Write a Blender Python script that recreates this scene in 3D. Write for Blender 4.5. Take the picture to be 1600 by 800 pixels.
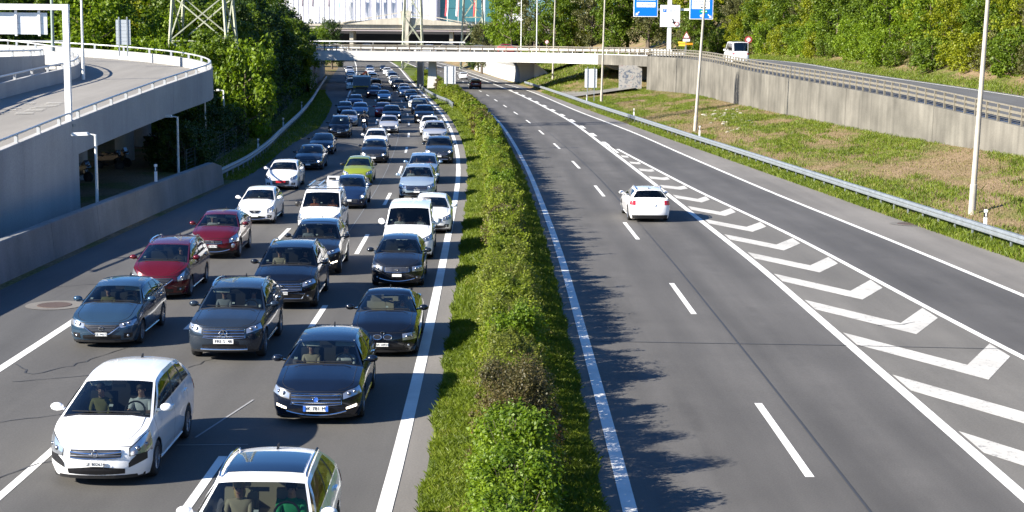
import bpy, bmesh, math, random
import numpy as np
from mathutils import Vector, Matrix

for o in list(bpy.data.objects): bpy.data.objects.remove(o)
SC = bpy.context.scene
C = SC.collection
R = math.radians
random.seed(7)

# ------------------------------------------------------------------ camera, sky, sun, exposure
CAM_H = 7.8
cam_data = bpy.data.cameras.new('camera')
cam_data.sensor_width = 36.0
cam_data.lens = 54.0
cam_data.clip_start = 0.1
cam_data.clip_end = 3000
cam = bpy.data.objects.new('camera', cam_data)
C.objects.link(cam)
PITCH, ROLL = math.atan(318 / 2400.0), R(0.5)
fwd = Vector((0, math.cos(PITCH), -math.sin(PITCH)))
up0 = Vector((0, math.sin(PITCH), math.cos(PITCH)))
r0 = Vector((1, 0, 0))
rt = r0 * math.cos(ROLL) + up0 * math.sin(ROLL)
up = -r0 * math.sin(ROLL) + up0 * math.cos(ROLL)
mw = Matrix(((rt.x, up.x, -fwd.x, 0), (rt.y, up.y, -fwd.y, 0), (rt.z, up.z, -fwd.z, CAM_H), (0, 0, 0, 1)))
cam.matrix_world = mw
SC.camera = cam

SUN_EL = R(28.0)
to_sun = Vector((-0.90, -0.435, 0)).normalized() * math.cos(SUN_EL) + Vector((0, 0, math.sin(SUN_EL)))
world = bpy.data.worlds.new('World')
SC.world = world
world.use_nodes = True
nt = world.node_tree
bgn = nt.nodes['Background']
sky = nt.nodes.new('ShaderNodeTexSky')
sky.sky_type = 'NISHITA'
sky.sun_disc = False
sky.sun_elevation = SUN_EL
sky.sun_rotation = math.atan2(to_sun.x, to_sun.y)
sky.air_density = 1.0
sky.dust_density = 0.3
sky.ozone_density = 5.0
tint = nt.nodes.new('ShaderNodeMix'); tint.data_type = 'RGBA'; tint.blend_type = 'MULTIPLY'
tint.inputs[0].default_value = 1.0
tint.inputs[7].default_value = (0.62, 0.92, 1.22, 1)      # deep clear blue of a spring sky
nt.links.new(sky.outputs[0], tint.inputs[6])
nt.links.new(tint.outputs[2], bgn.inputs[0])
bgn.inputs[1].default_value = 0.057
sun_data = bpy.data.lights.new('sun', 'SUN')
sun_data.energy = 5.0
sun_data.angle = R(0.5)
sun_data.color = (1.0, 0.93, 0.82)
sun = bpy.data.objects.new('sun', sun_data)
C.objects.link(sun)
sun.location = (-60, -40, 60)
sun.rotation_euler = to_sun.to_track_quat('Z', 'Y').to_euler()
SC.view_settings.view_transform = 'Standard'
SC.view_settings.look = 'None'
SC.view_settings.gamma = 1.0
SC.view_settings.exposure = 1.55
SC.view_settings.use_curve_mapping = False
SC.render.engine = 'CYCLES'
SC.cycles.max_bounces = 6
SC.cycles.transparent_max_bounces = 12
SC.render.resolution_x, SC.render.resolution_y = 1024, 512

# ------------------------------------------------------------------ materials
MATS = {}
def pmat(name, col, rough=0.6, metal=0.0, noise=None, coat=0.0, spec=0.5, emit=None, bump=None):
    """principled material; noise=(scale, amount[, detail]) modulates the value, bump=(scale, strength)"""
    if name in MATS: return MATS[name]
    m = bpy.data.materials.new(name); m.use_nodes = True
    n, l = m.node_tree.nodes, m.node_tree.links
    b = n['Principled BSDF']
    b.inputs['Base Color'].default_value = (*col, 1)
    b.inputs['Roughness'].default_value = rough
    b.inputs['Metallic'].default_value = metal
    b.inputs['Specular IOR Level'].default_value = spec
    b.inputs['Coat Weight'].default_value = coat
    b.inputs['Coat Roughness'].default_value = 0.04
    if noise:
        tc = n.new('ShaderNodeTexCoord')
        tx = n.new('ShaderNodeTexNoise'); tx.inputs['Scale'].default_value = noise[0]; tx.inputs['Detail'].default_value = 6
        l.new(tc.outputs['Object'], tx.inputs['Vector'])
        mr = n.new('ShaderNodeMapRange')
        mr.inputs[1].default_value = 0.25; mr.inputs[2].default_value = 0.75
        mr.inputs[3].default_value = 1 - noise[1]; mr.inputs[4].default_value = 1 + noise[1]
        l.new(tx.outputs[0], mr.inputs[0])
        mx = n.new('ShaderNodeMix'); mx.data_type = 'RGBA'; mx.blend_type = 'MULTIPLY'; mx.inputs[0].default_value = 1
        mx.inputs[6].default_value = (*col, 1)
        l.new(mr.outputs[0], mx.inputs[7]); l.new(mx.outputs[2], b.inputs['Base Color'])
    if bump:
        tc2 = n.new('ShaderNodeTexCoord')
        t2 = n.new('ShaderNodeTexNoise'); t2.inputs['Scale'].default_value = bump[0]; t2.inputs['Detail'].default_value = 8
        l.new(tc2.outputs['Object'], t2.inputs['Vector'])
        bp = n.new('ShaderNodeBump'); bp.inputs['Strength'].default_value = bump[1]; bp.inputs['Distance'].default_value = 0.02
        l.new(t2.outputs[0], bp.inputs['Height']); l.new(bp.outputs[0], b.inputs['Normal'])
    if emit:
        b.inputs['Emission Color'].default_value = (*emit[:3], 1); b.inputs['Emission Strength'].default_value = emit[3]
    MATS[name] = m
    return m

def nodes_of(m): return m.node_tree.nodes, m.node_tree.links

def asphalt(name, col, tracks=0.0, aged=0.25, tint=(1, 1, 1)):
    if name in MATS: return MATS[name]
    m = bpy.data.materials.new(name); m.use_nodes = True
    n, l = nodes_of(m); b = n['Principled BSDF']
    b.inputs['Roughness'].default_value = 0.82; b.inputs['Specular IOR Level'].default_value = 0.35
    tc = n.new('ShaderNodeTexCoord')
    def noise(scale, detail, vec=None, rough=0.6):
        t = n.new('ShaderNodeTexNoise'); t.inputs['Scale'].default_value = scale; t.inputs['Detail'].default_value = detail
        t.inputs['Roughness'].default_value = rough
        l.new(vec or tc.outputs['Object'], t.inputs['Vector']); return t.outputs[0]
    def rng(v, a, c, lo, hi):
        r = n.new('ShaderNodeMapRange'); r.inputs[1].default_value = a; r.inputs[2].default_value = c
        r.inputs[3].default_value = lo; r.inputs[4].default_value = hi; l.new(v, r.inputs[0]); return r.outputs[0]
    def mul(a, c):
        q = n.new('ShaderNodeMath'); q.operation = 'MULTIPLY'; l.new(a, q.inputs[0]); l.new(c, q.inputs[1]); return q.outputs[0]
    grain = rng(noise(26, 4, None, 0.8), 0.3, 0.7, 0.78, 1.22)
    mp = n.new('ShaderNodeMapping'); mp.inputs['Scale'].default_value = (0.7, 0.05, 1); l.new(tc.outputs['Object'], mp.inputs['Vector'])
    streak = rng(noise(1.0, 5, mp.outputs[0]), 0.3, 0.7, 1 - aged, 1 + aged)
    patch = rng(noise(0.12, 5), 0.35, 0.65, 1 - aged * 0.6, 1 + aged * 0.6)
    v = mul(mul(grain, streak), patch)
    if tracks:
        at = n.new('ShaderNodeAttribute'); at.attribute_name = 'lane'
        # lane coordinate 0..1 over one lane: wheel paths near 0.25 and 0.75
        w = n.new('ShaderNodeMath'); w.operation = 'MULTIPLY'; w.inputs[1].default_value = 4 * math.pi; l.new(at.outputs['Fac'], w.inputs[0])
        s = n.new('ShaderNodeMath'); s.operation = 'COSINE'; l.new(w.outputs[0], s.inputs[0])
        v = mul(v, rng(s.outputs[0], -1, 1, 1 - tracks, 1 + tracks))
        fr_ = n.new('ShaderNodeMath'); fr_.operation = 'FRACT'; l.new(at.outputs['Fac'], fr_.inputs[0])
        pp = n.new('ShaderNodeMath'); pp.operation = 'PINGPONG'; pp.inputs[1].default_value = 0.5; l.new(fr_.outputs[0], pp.inputs[0])
        oil = mul(rng(pp.outputs[0], 0.34, 0.5, 0.0, 1.0), rng(noise(0.35, 5), 0.42, 0.62, 0.0, 1.0))
        v = mul(v, rng(oil, 0, 1, 1.0, 0.80))
    mx = n.new('ShaderNodeMix'); mx.data_type = 'RGBA'; mx.blend_type = 'MULTIPLY'; mx.inputs[0].default_value = 1
    mx.inputs[6].default_value = (*col, 1); l.new(v, mx.inputs[7]); l.new(mx.outputs[2], b.inputs['Base Color'])
    bp = n.new('ShaderNodeBump'); bp.inputs['Strength'].default_value = 0.25; bp.inputs['Distance'].default_value = 0.01
    l.new(noise(60, 3), bp.inputs['Height']); l.new(bp.outputs[0], b.inputs['Normal'])
    MATS[name] = m
    return m

def concrete(name, col, streaks=0.3, stain=0.3, scale=1.0):
    """weathered concrete with vertical run-off streaks"""
    if name in MATS: return MATS[name]
    m = bpy.data.materials.new(name); m.use_nodes = True
    n, l = nodes_of(m); b = n['Principled BSDF']; b.inputs['Roughness'].default_value = 0.88; b.inputs['Specular IOR Level'].default_value = 0.25
    tc = n.new('ShaderNodeTexCoord')
    mp = n.new('ShaderNodeMapping'); mp.inputs['Scale'].default_value = (1.6 * scale, 1.6 * scale, 0.09 * scale); l.new(tc.outputs['Object'], mp.inputs['Vector'])
    def nz(vec, s, d, lo, hi):
        t = n.new('ShaderNodeTexNoise'); t.inputs['Scale'].default_value = s; t.inputs['Detail'].default_value = d; l.new(vec, t.inputs['Vector'])
        r = n.new('ShaderNodeMapRange'); r.inputs[1].default_value = 0.3; r.inputs[2].default_value = 0.7
        r.inputs[3].default_value = lo; r.inputs[4].default_value = hi; l.new(t.outputs[0], r.inputs[0]); return r.outputs[0]
    a = nz(mp.outputs[0], 1.0, 6, 1 - streaks, 1 + streaks * 0.5)
    c = nz(tc.outputs['Object'], 0.35 * scale, 6, 1 - stain, 1 + stain * 0.4)
    g = nz(tc.outputs['Object'], 14 * scale, 5, 0.9, 1.1)
    q = n.new('ShaderNodeMath'); q.operation = 'MULTIPLY'; l.new(a, q.inputs[0]); l.new(c, q.inputs[1])
    q2 = n.new('ShaderNodeMath'); q2.operation = 'MULTIPLY'; l.new(q.outputs[0], q2.inputs[0]); l.new(g, q2.inputs[1])
    mx = n.new('ShaderNodeMix'); mx.data_type = 'RGBA'; mx.blend_type = 'MULTIPLY'; mx.inputs[0].default_value = 1
    mx.inputs[6].default_value = (*col, 1); l.new(q2.outputs[0], mx.inputs[7]); l.new(mx.outputs[2], b.inputs['Base Color'])
    MATS[name] = m
    return m

def leafmat(name, c1, c2, c3=None, trans=0.35):
    """leaf: colour varies by leaf island and by large-scale noise; lets light through"""
    if name in MATS: return MATS[name]
    m = bpy.data.materials.new(name); m.use_nodes = True
    n, l = nodes_of(m)
    n.remove(n['Principled BSDF'])
    out = n['Material Output']
    ge = n.new('ShaderNodeNewGeometry')
    tc = n.new('ShaderNodeTexCoord')
    nz = n.new('ShaderNodeTexNoise'); nz.inputs['Scale'].default_value = 0.9; nz.inputs['Detail'].default_value = 3
    l.new(tc.outputs['Object'], nz.inputs['Vector'])
    ad = n.new('ShaderNodeMath'); ad.operation = 'MULTIPLY_ADD'; ad.inputs[1].default_value = 0.55
    l.new(ge.outputs['Random Per Island'], ad.inputs[0])
    sub = n.new('ShaderNodeMath'); sub.operation = 'MULTIPLY_ADD'; sub.inputs[1].default_value = 1.5; sub.inputs[2].default_value = -0.5
    l.new(nz.outputs[0], sub.inputs[0]); l.new(sub.outputs[0], ad.inputs[2])
    cr = n.new('ShaderNodeValToRGB')
    cr.color_ramp.elements[0].position = 0.1; cr.color_ramp.elements[0].color = (*c1, 1)
    cr.color_ramp.elements[1].position = 0.85; cr.color_ramp.elements[1].color = (*c2, 1)
    if c3:
        e = cr.color_ramp.elements.new(0.97); e.color = (*c3, 1)
    l.new(ad.outputs[0], cr.inputs[0])
    d = n.new('ShaderNodeBsdfPrincipled'); d.inputs['Roughness'].default_value = 0.5; d.inputs['Specular IOR Level'].default_value = 0.3
    t = n.new('ShaderNodeBsdfTranslucent')
    l.new(cr.outputs[0], d.inputs['Base Color'])
    tm = n.new('ShaderNodeMix'); tm.data_type = 'RGBA'; tm.blend_type = 'MULTIPLY'; tm.inputs[0].default_value = 1
    l.new(cr.outputs[0], tm.inputs[6]); tm.inputs[7].default_value = (1.25, 1.3, 0.5, 1); l.new(tm.outputs[2], t.inputs[0])
    mx = n.new('ShaderNodeMixShader'); mx.inputs[0].default_value = trans
    l.new(d.outputs[0], mx.inputs[1]); l.new(t.outputs[0], mx.inputs[2]); l.new(mx.outputs[0], out.inputs[0])
    MATS[name] = m
    return m

def glassmat(name, tint, refl=1.0):
    if name in MATS: return MATS[name]
    m = bpy.data.materials.new(name); m.use_nodes = True
    n, l = nodes_of(m); n.remove(n['Principled BSDF']); out = n['Material Output']
    lw = n.new('ShaderNodeLayerWeight'); lw.inputs[0].default_value = 0.5
    pw = n.new('ShaderNodeMath'); pw.operation = 'POWER'; pw.inputs[1].default_value = 4.0; l.new(lw.outputs['Facing'], pw.inputs[0])
    ma = n.new('ShaderNodeMath'); ma.operation = 'MULTIPLY_ADD'; ma.inputs[1].default_value = 0.9 * refl; ma.inputs[2].default_value = 0.06 * refl
    l.new(pw.outputs[0], ma.inputs[0])
    tr = n.new('ShaderNodeBsdfTransparent'); tr.inputs[0].default_value = (*tint, 1)
    gl = n.new('ShaderNodeBsdfGlossy'); gl.inputs['Roughness'].default_value = 0.02
    mx = n.new('ShaderNodeMixShader'); l.new(ma.outputs[0], mx.inputs[0]); l.new(tr.outputs[0], mx.inputs[1]); l.new(gl.outputs[0], mx.inputs[2])
    l.new(mx.outputs[0], out.inputs[0])
    MATS[name] = m
    return m

def groundmat(name, cols, scale, patch=0.3):
    """soil and grass colours mixed by noise; cols = [(pos, colour), ...]"""
    if name in MATS: return MATS[name]
    m = bpy.data.materials.new(name); m.use_nodes = True
    n, l = nodes_of(m); b = n['Principled BSDF']; b.inputs['Roughness'].default_value = 0.95; b.inputs['Specular IOR Level'].default_value = 0.1
    tc = n.new('ShaderNodeTexCoord')
    t = n.new('ShaderNodeTexNoise'); t.inputs['Scale'].default_value = scale; t.inputs['Detail'].default_value = 8; t.inputs['Roughness'].default_value = 0.62
    l.new(tc.outputs['Object'], t.inputs['Vector'])
    cr = n.new('ShaderNodeValToRGB'); el = cr.color_ramp.elements
    el[0].position, el[0].color = cols[0][0], (*cols[0][1], 1)
    el[1].position, el[1].color = cols[-1][0], (*cols[-1][1], 1)
    for p, c in cols[1:-1]: el.new(p).color = (*c, 1)
    l.new(t.outputs[0], cr.inputs[0])
    f = n.new('ShaderNodeTexNoise'); f.inputs['Scale'].default_value = 9; f.inputs['Detail'].default_value = 8; l.new(tc.outputs['Object'], f.inputs['Vector'])
    r = n.new('ShaderNodeMapRange'); r.inputs[1].default_value = 0.3; r.inputs[2].default_value = 0.7; r.inputs[3].default_value = 1 - patch; r.inputs[4].default_value = 1 + patch
    l.new(f.outputs[0], r.inputs[0])
    mx = n.new('ShaderNodeMix'); mx.data_type = 'RGBA'; mx.blend_type = 'MULTIPLY'; mx.inputs[0].default_value = 1
    l.new(cr.outputs[0], mx.inputs[6]); l.new(r.outputs[0], mx.inputs[7]); l.new(mx.outputs[2], b.inputs['Base Color'])
    bp = n.new('ShaderNodeBump'); bp.inputs['Strength'].default_value = 0.8; bp.inputs['Distance'].default_value = 0.08
    l.new(f.outputs[0], bp.inputs['Height']); l.new(bp.outputs[0], b.inputs['Normal'])
    MATS[name] = m
    return m

def paintmark(name, col, wear):
    """road paint, worn through in spots"""
    if name in MATS: return MATS[name]
    m = bpy.data.materials.new(name); m.use_nodes = True
    n, l = nodes_of(m); b = n['Principled BSDF']; b.inputs['Roughness'].default_value = 0.7
    tc = n.new('ShaderNodeTexCoord')
    t = n.new('ShaderNodeTexNoise'); t.inputs['Scale'].default_value = 7; t.inputs['Detail'].default_value = 8; t.inputs['Roughness'].default_value = 0.75
    l.new(tc.outputs['Object'], t.inputs['Vector'])
    cr = n.new('ShaderNodeValToRGB'); el = cr.color_ramp.elements
    el[0].position, el[0].color = wear - 0.05, (0.16, 0.155, 0.15, 1)
    el[1].position, el[1].color = wear + 0.06, (*col, 1)
    l.new(t.outputs[0], cr.inputs[0])
    t2 = n.new('ShaderNodeTexNoise'); t2.inputs['Scale'].default_value = 0.8; t2.inputs['Detail'].default_value = 4; l.new(tc.outputs['Object'], t2.inputs['Vector'])
    r = n.new('ShaderNodeMapRange'); r.inputs[1].default_value = 0.3; r.inputs[2].default_value = 0.7; r.inputs[3].default_value = 0.82; r.inputs[4].default_value = 1.1
    l.new(t2.outputs[0], r.inputs[0])
    mx = n.new('ShaderNodeMix'); mx.data_type = 'RGBA'; mx.blend_type = 'MULTIPLY'; mx.inputs[0].default_value = 1
    l.new(cr.outputs[0], mx.inputs[6]); l.new(r.outputs[0], mx.inputs[7]); l.new(mx.outputs[2], b.inputs['Base Color'])
    MATS[name] = m
    return m

PAINT = paintmark('road_paint', (0.72, 0.71, 0.66), 0.33)
PAINT_WORN = paintmark('road_paint_worn', (0.52, 0.50, 0.45), 0.39)
STEEL = pmat('galvanised_steel', (0.26, 0.285, 0.3), 0.5, 0.5, (3, 0.18))
DARK = pmat('dark_plastic', (0.012, 0.012, 0.013), 0.5)
BLACK = pmat('black_rubber', (0.018, 0.018, 0.018), 0.8)
CHROME = pmat('chrome', (0.75, 0.76, 0.78), 0.12, 1.0)
WHITE = pmat('white_paint', (0.8, 0.8, 0.78), 0.5, 0, (2, 0.05))
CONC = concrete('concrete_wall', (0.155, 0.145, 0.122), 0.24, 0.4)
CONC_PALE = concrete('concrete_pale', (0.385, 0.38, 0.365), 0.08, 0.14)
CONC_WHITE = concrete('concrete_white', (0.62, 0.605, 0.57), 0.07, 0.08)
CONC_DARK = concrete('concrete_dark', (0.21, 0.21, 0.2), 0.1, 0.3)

# ------------------------------------------------------------------ mesh helpers
def link(name, me, parent=None, loc=(0, 0, 0), rot=(0, 0, 0), scale=(1, 1, 1)):
    o = bpy.data.objects.new(name, me)
    C.objects.link(o)
    if parent is not None: o.parent = parent
    o.location = loc; o.rotation_euler = rot; o.scale = scale
    return o

def tag(o, label, cat, group=None):
    o['label'] = label; o['category'] = cat
    if group: o['group'] = group
    return o

def structure(o): o['kind'] = 'structure'; return o

def empty(name, loc=(0, 0, 0), rz=0.0):
    return link(name, None, None, loc, (0, 0, rz))

def copy_tree(o, parent=None):
    c = o.copy(); C.objects.link(c)
    if parent is not None: c.parent = parent
    for ch in o.children: copy_tree(ch, c)
    return c

def pymesh(name, V, F, mats, mi=None, smooth=None, weld=0.0):
    me = bpy.data.meshes.new(name)
    me.from_pydata([tuple(v) for v in V], [], F)
    for m in (mats if isinstance(mats, (list, tuple)) else [mats]): me.materials.append(m)
    if mi is not None: me.polygons.foreach_set('material_index', mi)
    if weld:
        bm = bmesh.new(); bm.from_mesh(me)
        bmesh.ops.remove_doubles(bm, verts=bm.verts, dist=weld)
        bmesh.ops.dissolve_degenerate(bm, dist=1e-5, edges=bm.edges)
        bm.to_mesh(me); bm.free()
    if smooth is not None:
        me.polygons.foreach_set('use_smooth', [True] * len(me.polygons))
        if smooth > 0: me.set_sharp_from_angle(angle=R(smooth))
    me.update()
    return me

class MB:
    def __init__(s): s.V = []; s.F = []; s.M = []
    def add(s, V, F, mi=0):
        b = len(s.V); s.V += [tuple(v) for v in V]
        s.F += [tuple(i + b for i in f) for f in F]; s.M += [mi] * len(F); return s
    def box(s, c, d, rz=0.0, mi=0, rx=0.0):
        x, y, z = d[0] / 2, d[1] / 2, d[2] / 2
        P = [Vector((a, b, e)) for a in (-x, x) for b in (-y, y) for e in (-z, z)]
        if rx: P = [Matrix.Rotation(rx, 3, 'X') @ p for p in P]
        if rz: P = [Matrix.Rotation(rz, 3, 'Z') @ p for p in P]
        P = [p + Vector(c) for p in P]
        return s.add(P, [(0, 1, 3, 2), (4, 6, 7, 5), (0, 4, 5, 1), (2, 3, 7, 6), (0, 2, 6, 4), (1, 5, 7, 3)], mi)
    def bar(s, p, q, w, h=None, mi=0):
        p, q = Vector(p), Vector(q); h = h or w
        d = (q - p).normalized()
        a = d.cross(Vector((0, 0, 1)))
        a = Vector((1, 0, 0)) if a.length < 1e-4 else a.normalized()
        b = a.cross(d)
        P = [e + a * (i * w / 2) + b * (j * h / 2) for e in (p, q) for i, j in ((-1, -1), (1, -1), (1, 1), (-1, 1))]
        return s.add(P, [(0, 3, 2, 1), (4, 5, 6, 7), (0, 1, 5, 4), (1, 2, 6, 5), (2, 3, 7, 6), (3, 0, 4, 7)], mi)
    def tube(s, pts, rad, n=8, mi=0, caps=True):
        pts = [Vector(p) for p in pts]; k = len(pts)
        if not isinstance(rad, (list, tuple)): rad = [rad] * k
        V = []; ref = None
        for i, p in enumerate(pts):
            d = (pts[min(i + 1, k - 1)] - pts[max(i - 1, 0)]).normalized()
            if ref is None: ref = Vector((0, 1, 0)) if abs(d.z) > 0.7 else Vector((0, 0, 1))
            a = d.cross(ref).normalized(); b = a.cross(d)
            for j in range(n):
                t = 2 * math.pi * j / n
                V.append(p + (a * math.cos(t) + b * math.sin(t)) * rad[i])
        F = [(i * n + j, i * n + (j + 1) % n, (i + 1) * n + (j + 1) % n, (i + 1) * n + j) for i in range(k - 1) for j in range(n)]
        if caps: F += [tuple(range(n - 1, -1, -1)), tuple((k - 1) * n + j for j in range(n))]
        return s.add(V, F, mi)
    def lathe(s, prof, n=24, axis='X', c=(0, 0, 0), mi=0):
        V = []
        for a, r in prof:
            for j in range(n):
                t = 2 * math.pi * j / n
                v = (a, r * math.cos(t), r * math.sin(t)) if axis == 'X' else (r * math.cos(t), r * math.sin(t), a) if axis == 'Z' else (r * math.cos(t), a, r * math.sin(t))
                V.append((v[0] + c[0], v[1] + c[1], v[2] + c[2]))
        F = [(i * n + j, i * n + (j + 1) % n, (i + 1) * n + (j + 1) % n, (i + 1) * n + j) for i in range(len(prof) - 1) for j in range(n)]
        return s.add(V, F, mi)
    def prism(s, poly, axis, a, b, mi=0):
        """polygon extruded along an axis from a to b; poly is given in the other two axes in order"""
        k = len(poly)
        def P(u, v, w): return {'X': (w, u, v), 'Y': (u, w, v), 'Z': (u, v, w)}[axis]
        V = [P(u, v, a) for u, v in poly] + [P(u, v, b) for u, v in poly]
        F = [tuple(range(k)), tuple(range(2 * k - 1, k - 1, -1))] + [(i, (i + 1) % k, k + (i + 1) % k, k + i) for i in range(k)]
        return s.add(V, F, mi)
    def grid(s, rows, mi=0, skip=None):
        nr, nc = len(rows), len(rows[0])
        V = [p for r in rows for p in r]
        F = [(i * nc + j, i * nc + j + 1, (i + 1) * nc + j + 1, (i + 1) * nc + j) for i in range(nr - 1) for j in range(nc - 1) if not (skip and skip(i, j))]
        return s.add(V, F, mi)
    def ball(s, c, r, n=10, m=6, mi=0):
        if not isinstance(r, (list, tuple)): r = (r, r, r)
        V = []
        for i in range(m + 1):
            a = math.pi * i / m
            for j in range(n):
                t = 2 * math.pi * j / n
                V.append((c[0] + r[0] * math.sin(a) * math.cos(t), c[1] + r[1] * math.sin(a) * math.sin(t), c[2] + r[2] * math.cos(a)))
        F = [(i * n + j, i * n + (j + 1) % n, (i + 1) * n + (j + 1) % n, (i + 1) * n + j) for i in range(m) for j in range(n)]
        return s.add(V, F, mi)
    def mesh(s, name, mats, smooth=None, weld=0.0):
        return pymesh(name, s.V, s.F, mats, s.M, smooth, weld)
    def build(s, name, mats, parent=None, smooth=None, weld=0.0, **k):
        return link(name, s.mesh(name, mats, smooth, weld), parent, **k)

def text_mesh(txt, size, mat, extrude=0.004, align='CENTER'):
    cu = bpy.data.curves.new('lettering', 'FONT')
    cu.body = txt; cu.size = size; cu.align_x = align; cu.align_y = 'CENTER'; cu.extrude = extrude; cu.resolution_u = 2
    ob = bpy.data.objects.new('lettering', cu); C.objects.link(ob)
    dg = bpy.context.evaluated_depsgraph_get()
    me = bpy.data.meshes.new_from_object(ob.evaluated_get(dg))
    bpy.data.objects.remove(ob); bpy.data.curves.remove(cu)
    me.materials.clear(); me.materials.append(mat)
    return me

def interp(pts):
    """smooth monotone cubic through (x, y) points; linear beyond the ends"""
    xs = np.array([p[0] for p in pts], float); ys = np.array([p[1] for p in pts], float)
    h = np.diff(xs); d = np.diff(ys) / h
    m = np.zeros(len(xs)); m[0], m[-1] = d[0], d[-1]
    for i in range(1, len(xs) - 1):
        if d[i - 1] * d[i] > 0:
            w1, w2 = 2 * h[i] + h[i - 1], h[i] + 2 * h[i - 1]
            m[i] = (w1 + w2) / (w1 / d[i - 1] + w2 / d[i])
    def f(x):
        x = float(x)
        if x <= xs[0]: return float(ys[0] + m[0] * (x - xs[0]))
        if x >= xs[-1]: return float(ys[-1] + m[-1] * (x - xs[-1]))
        i = int(np.searchsorted(xs, x)) - 1
        t = (x - xs[i]) / h[i]
        return float((2*t**3 - 3*t**2 + 1) * ys[i] + (t**3 - 2*t**2 + t) * h[i] * m[i] + (-2*t**3 + 3*t**2) * ys[i+1] + (t**3 - t**2) * h[i] * m[i+1])
    return f

# ------------------------------------------------------------------ the lie of the land (all in metres, road runs along +Y)
def zg(Y):
    t = Y - 45.0
    return 0.0088 * (t + math.sqrt(t * t + 400)) / 2
LEDGE = interp([(-40, -12.3), (25, -12.35), (42, -12.5), (64, -13.0), (80, -13.25), (97, -13.7), (129, -15.2), (165, -18.1), (206, -22.2), (303, -31.0), (428, -43.5), (600, -62)])
LDASH1 = interp([(-40, -8.88), (25, -8.9), (42, -9.05), (64, -9.55), (97, -10.3), (129, -11.8), (151, -13.4), (197, -17.6), (303, -27.6), (428, -39.8), (600, -58)])
LDASH2 = interp([(-40, -5.5), (25, -5.52), (46, -5.68), (64, -6.05), (80, -6.45), (93, -6.9), (113, -7.85), (132, -8.95), (165, -11.3), (197, -14.2), (303, -24.0), (428, -36), (600, -54)])
REDGE = interp([(-40, -2.1), (25, -2.14), (38, -2.26), (63, -2.66), (86, -3.1), (105, -3.75), (122, -4.6), (165, -7.55), (194, -10.2), (303, -20.4), (434, -32.4), (600, -50)])
MEDR = interp([(-40, 2.08), (25, 2.06), (51, 1.92), (86, 1.25), (124, -0.05), (160, -1.85), (210, -6.0), (250, -9.3), (322, -15.6), (434, -27), (600, -45)])
RDASH = interp([(-40, 5.58), (28, 5.56), (51, 5.40), (69, 5.06), (86, 4.67), (105, 4.0), (122, 3.22), (154, 1.5), (171, 0.3), (210, -2.6), (250, -5.85), (322, -12), (434, -23.5), (600, -41.5)])
GL = interp([(-40, 9.1), (26, 9.15), (52, 9.05), (69, 8.65), (95, 7.9), (118, 7.15), (149, 6.05), (188, 3.75), (242, -0.2), (322, -7.6), (434, -19.5), (600, -37.5)])
GR = interp([(-40, 19.0), (26, 14.3), (39, 13.3), (64, 11.9), (84, 10.15), (102, 8.85), (118, 7.75)])
REDGE2 = interp([(-40, 21.4), (30, 17.7), (49, 16.65), (60, 15.95), (84, 14.1), (110, 12.4), (134.5, 10.9), (175, 7.6), (246, 2.4), (299, -3.6), (377, -11.0), (434, -16.5), (600, -34.5)])
RAILR = interp([(-40, 25), (40, 21.6), (59, 19.8), (74, 18.5), (99, 16.4), (127, 14.0), (149, 12.2), (176, 9.9), (215, 6.9), (243, 4.7), (300, -0.5), (434, -13.5), (600, -31.5)])
RAILL = interp([(-40, -17.2), (50, -17.0), (84, -16.5), (94, -16.6), (106, -17.25), (125, -18.85), (156, -21.5), (191, -24.9), (233, -29.3), (303, -36.5), (428, -49), (600, -67)])
WALLX = interp([(-40, 41), (60, 33), (89, 29.55), (109, 27.0), (150, 23.5), (185, 21.9), (205, 20.6), (222, 20.0), (245, 20.2), (262, 19.5), (303, 15.5), (434, 2.5), (600, -15)])
WALLB = interp([(-40, 1.8), (89, 2.07), (109, 2.2), (150, 2.65), (185, 2.9), (215, 3.0), (230, 4.2), (245, 6.9), (262, 7.6), (600, 9.5)])
WALLT = interp([(-40, 0.9), (60, 2.5), (89, 3.75), (109, 4.85), (150, 6.1), (185, 7.1), (215, 7.45), (245, 7.6), (262, 7.7), (600, 9.6)])

YS = sorted(set(list(range(-40, 270, 3)) + list(range(270, 620, 10)) + [700, 800, 1000, 1500, 2500]))
YR = [y for y in YS if y <= 600]

def loft(name, fa, fb, mat, dz, n=2, ys=YR, parent=None, lanes=0.0, zf=zg):
    """sheet between two lateral curves, dz above the road profile; lanes = lane count carried as an attribute"""
    rows = []; att = []
    for y in ys:
        a, b = fa(y), fb(y)
        rows.append([(a + (b - a) * j / n, y, zf(y) + dz) for j in range(n + 1)])
        att += [j / n * lanes for j in range(n + 1)]
    mb = MB().grid(rows)
    o = mb.build(name, mat, parent)
    if lanes:
        at = o.data.attributes.new('lane', 'FLOAT', 'POINT'); at.data.foreach_set('value', att)
    return o

def off(f, d): return lambda y: f(y) + d
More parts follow.
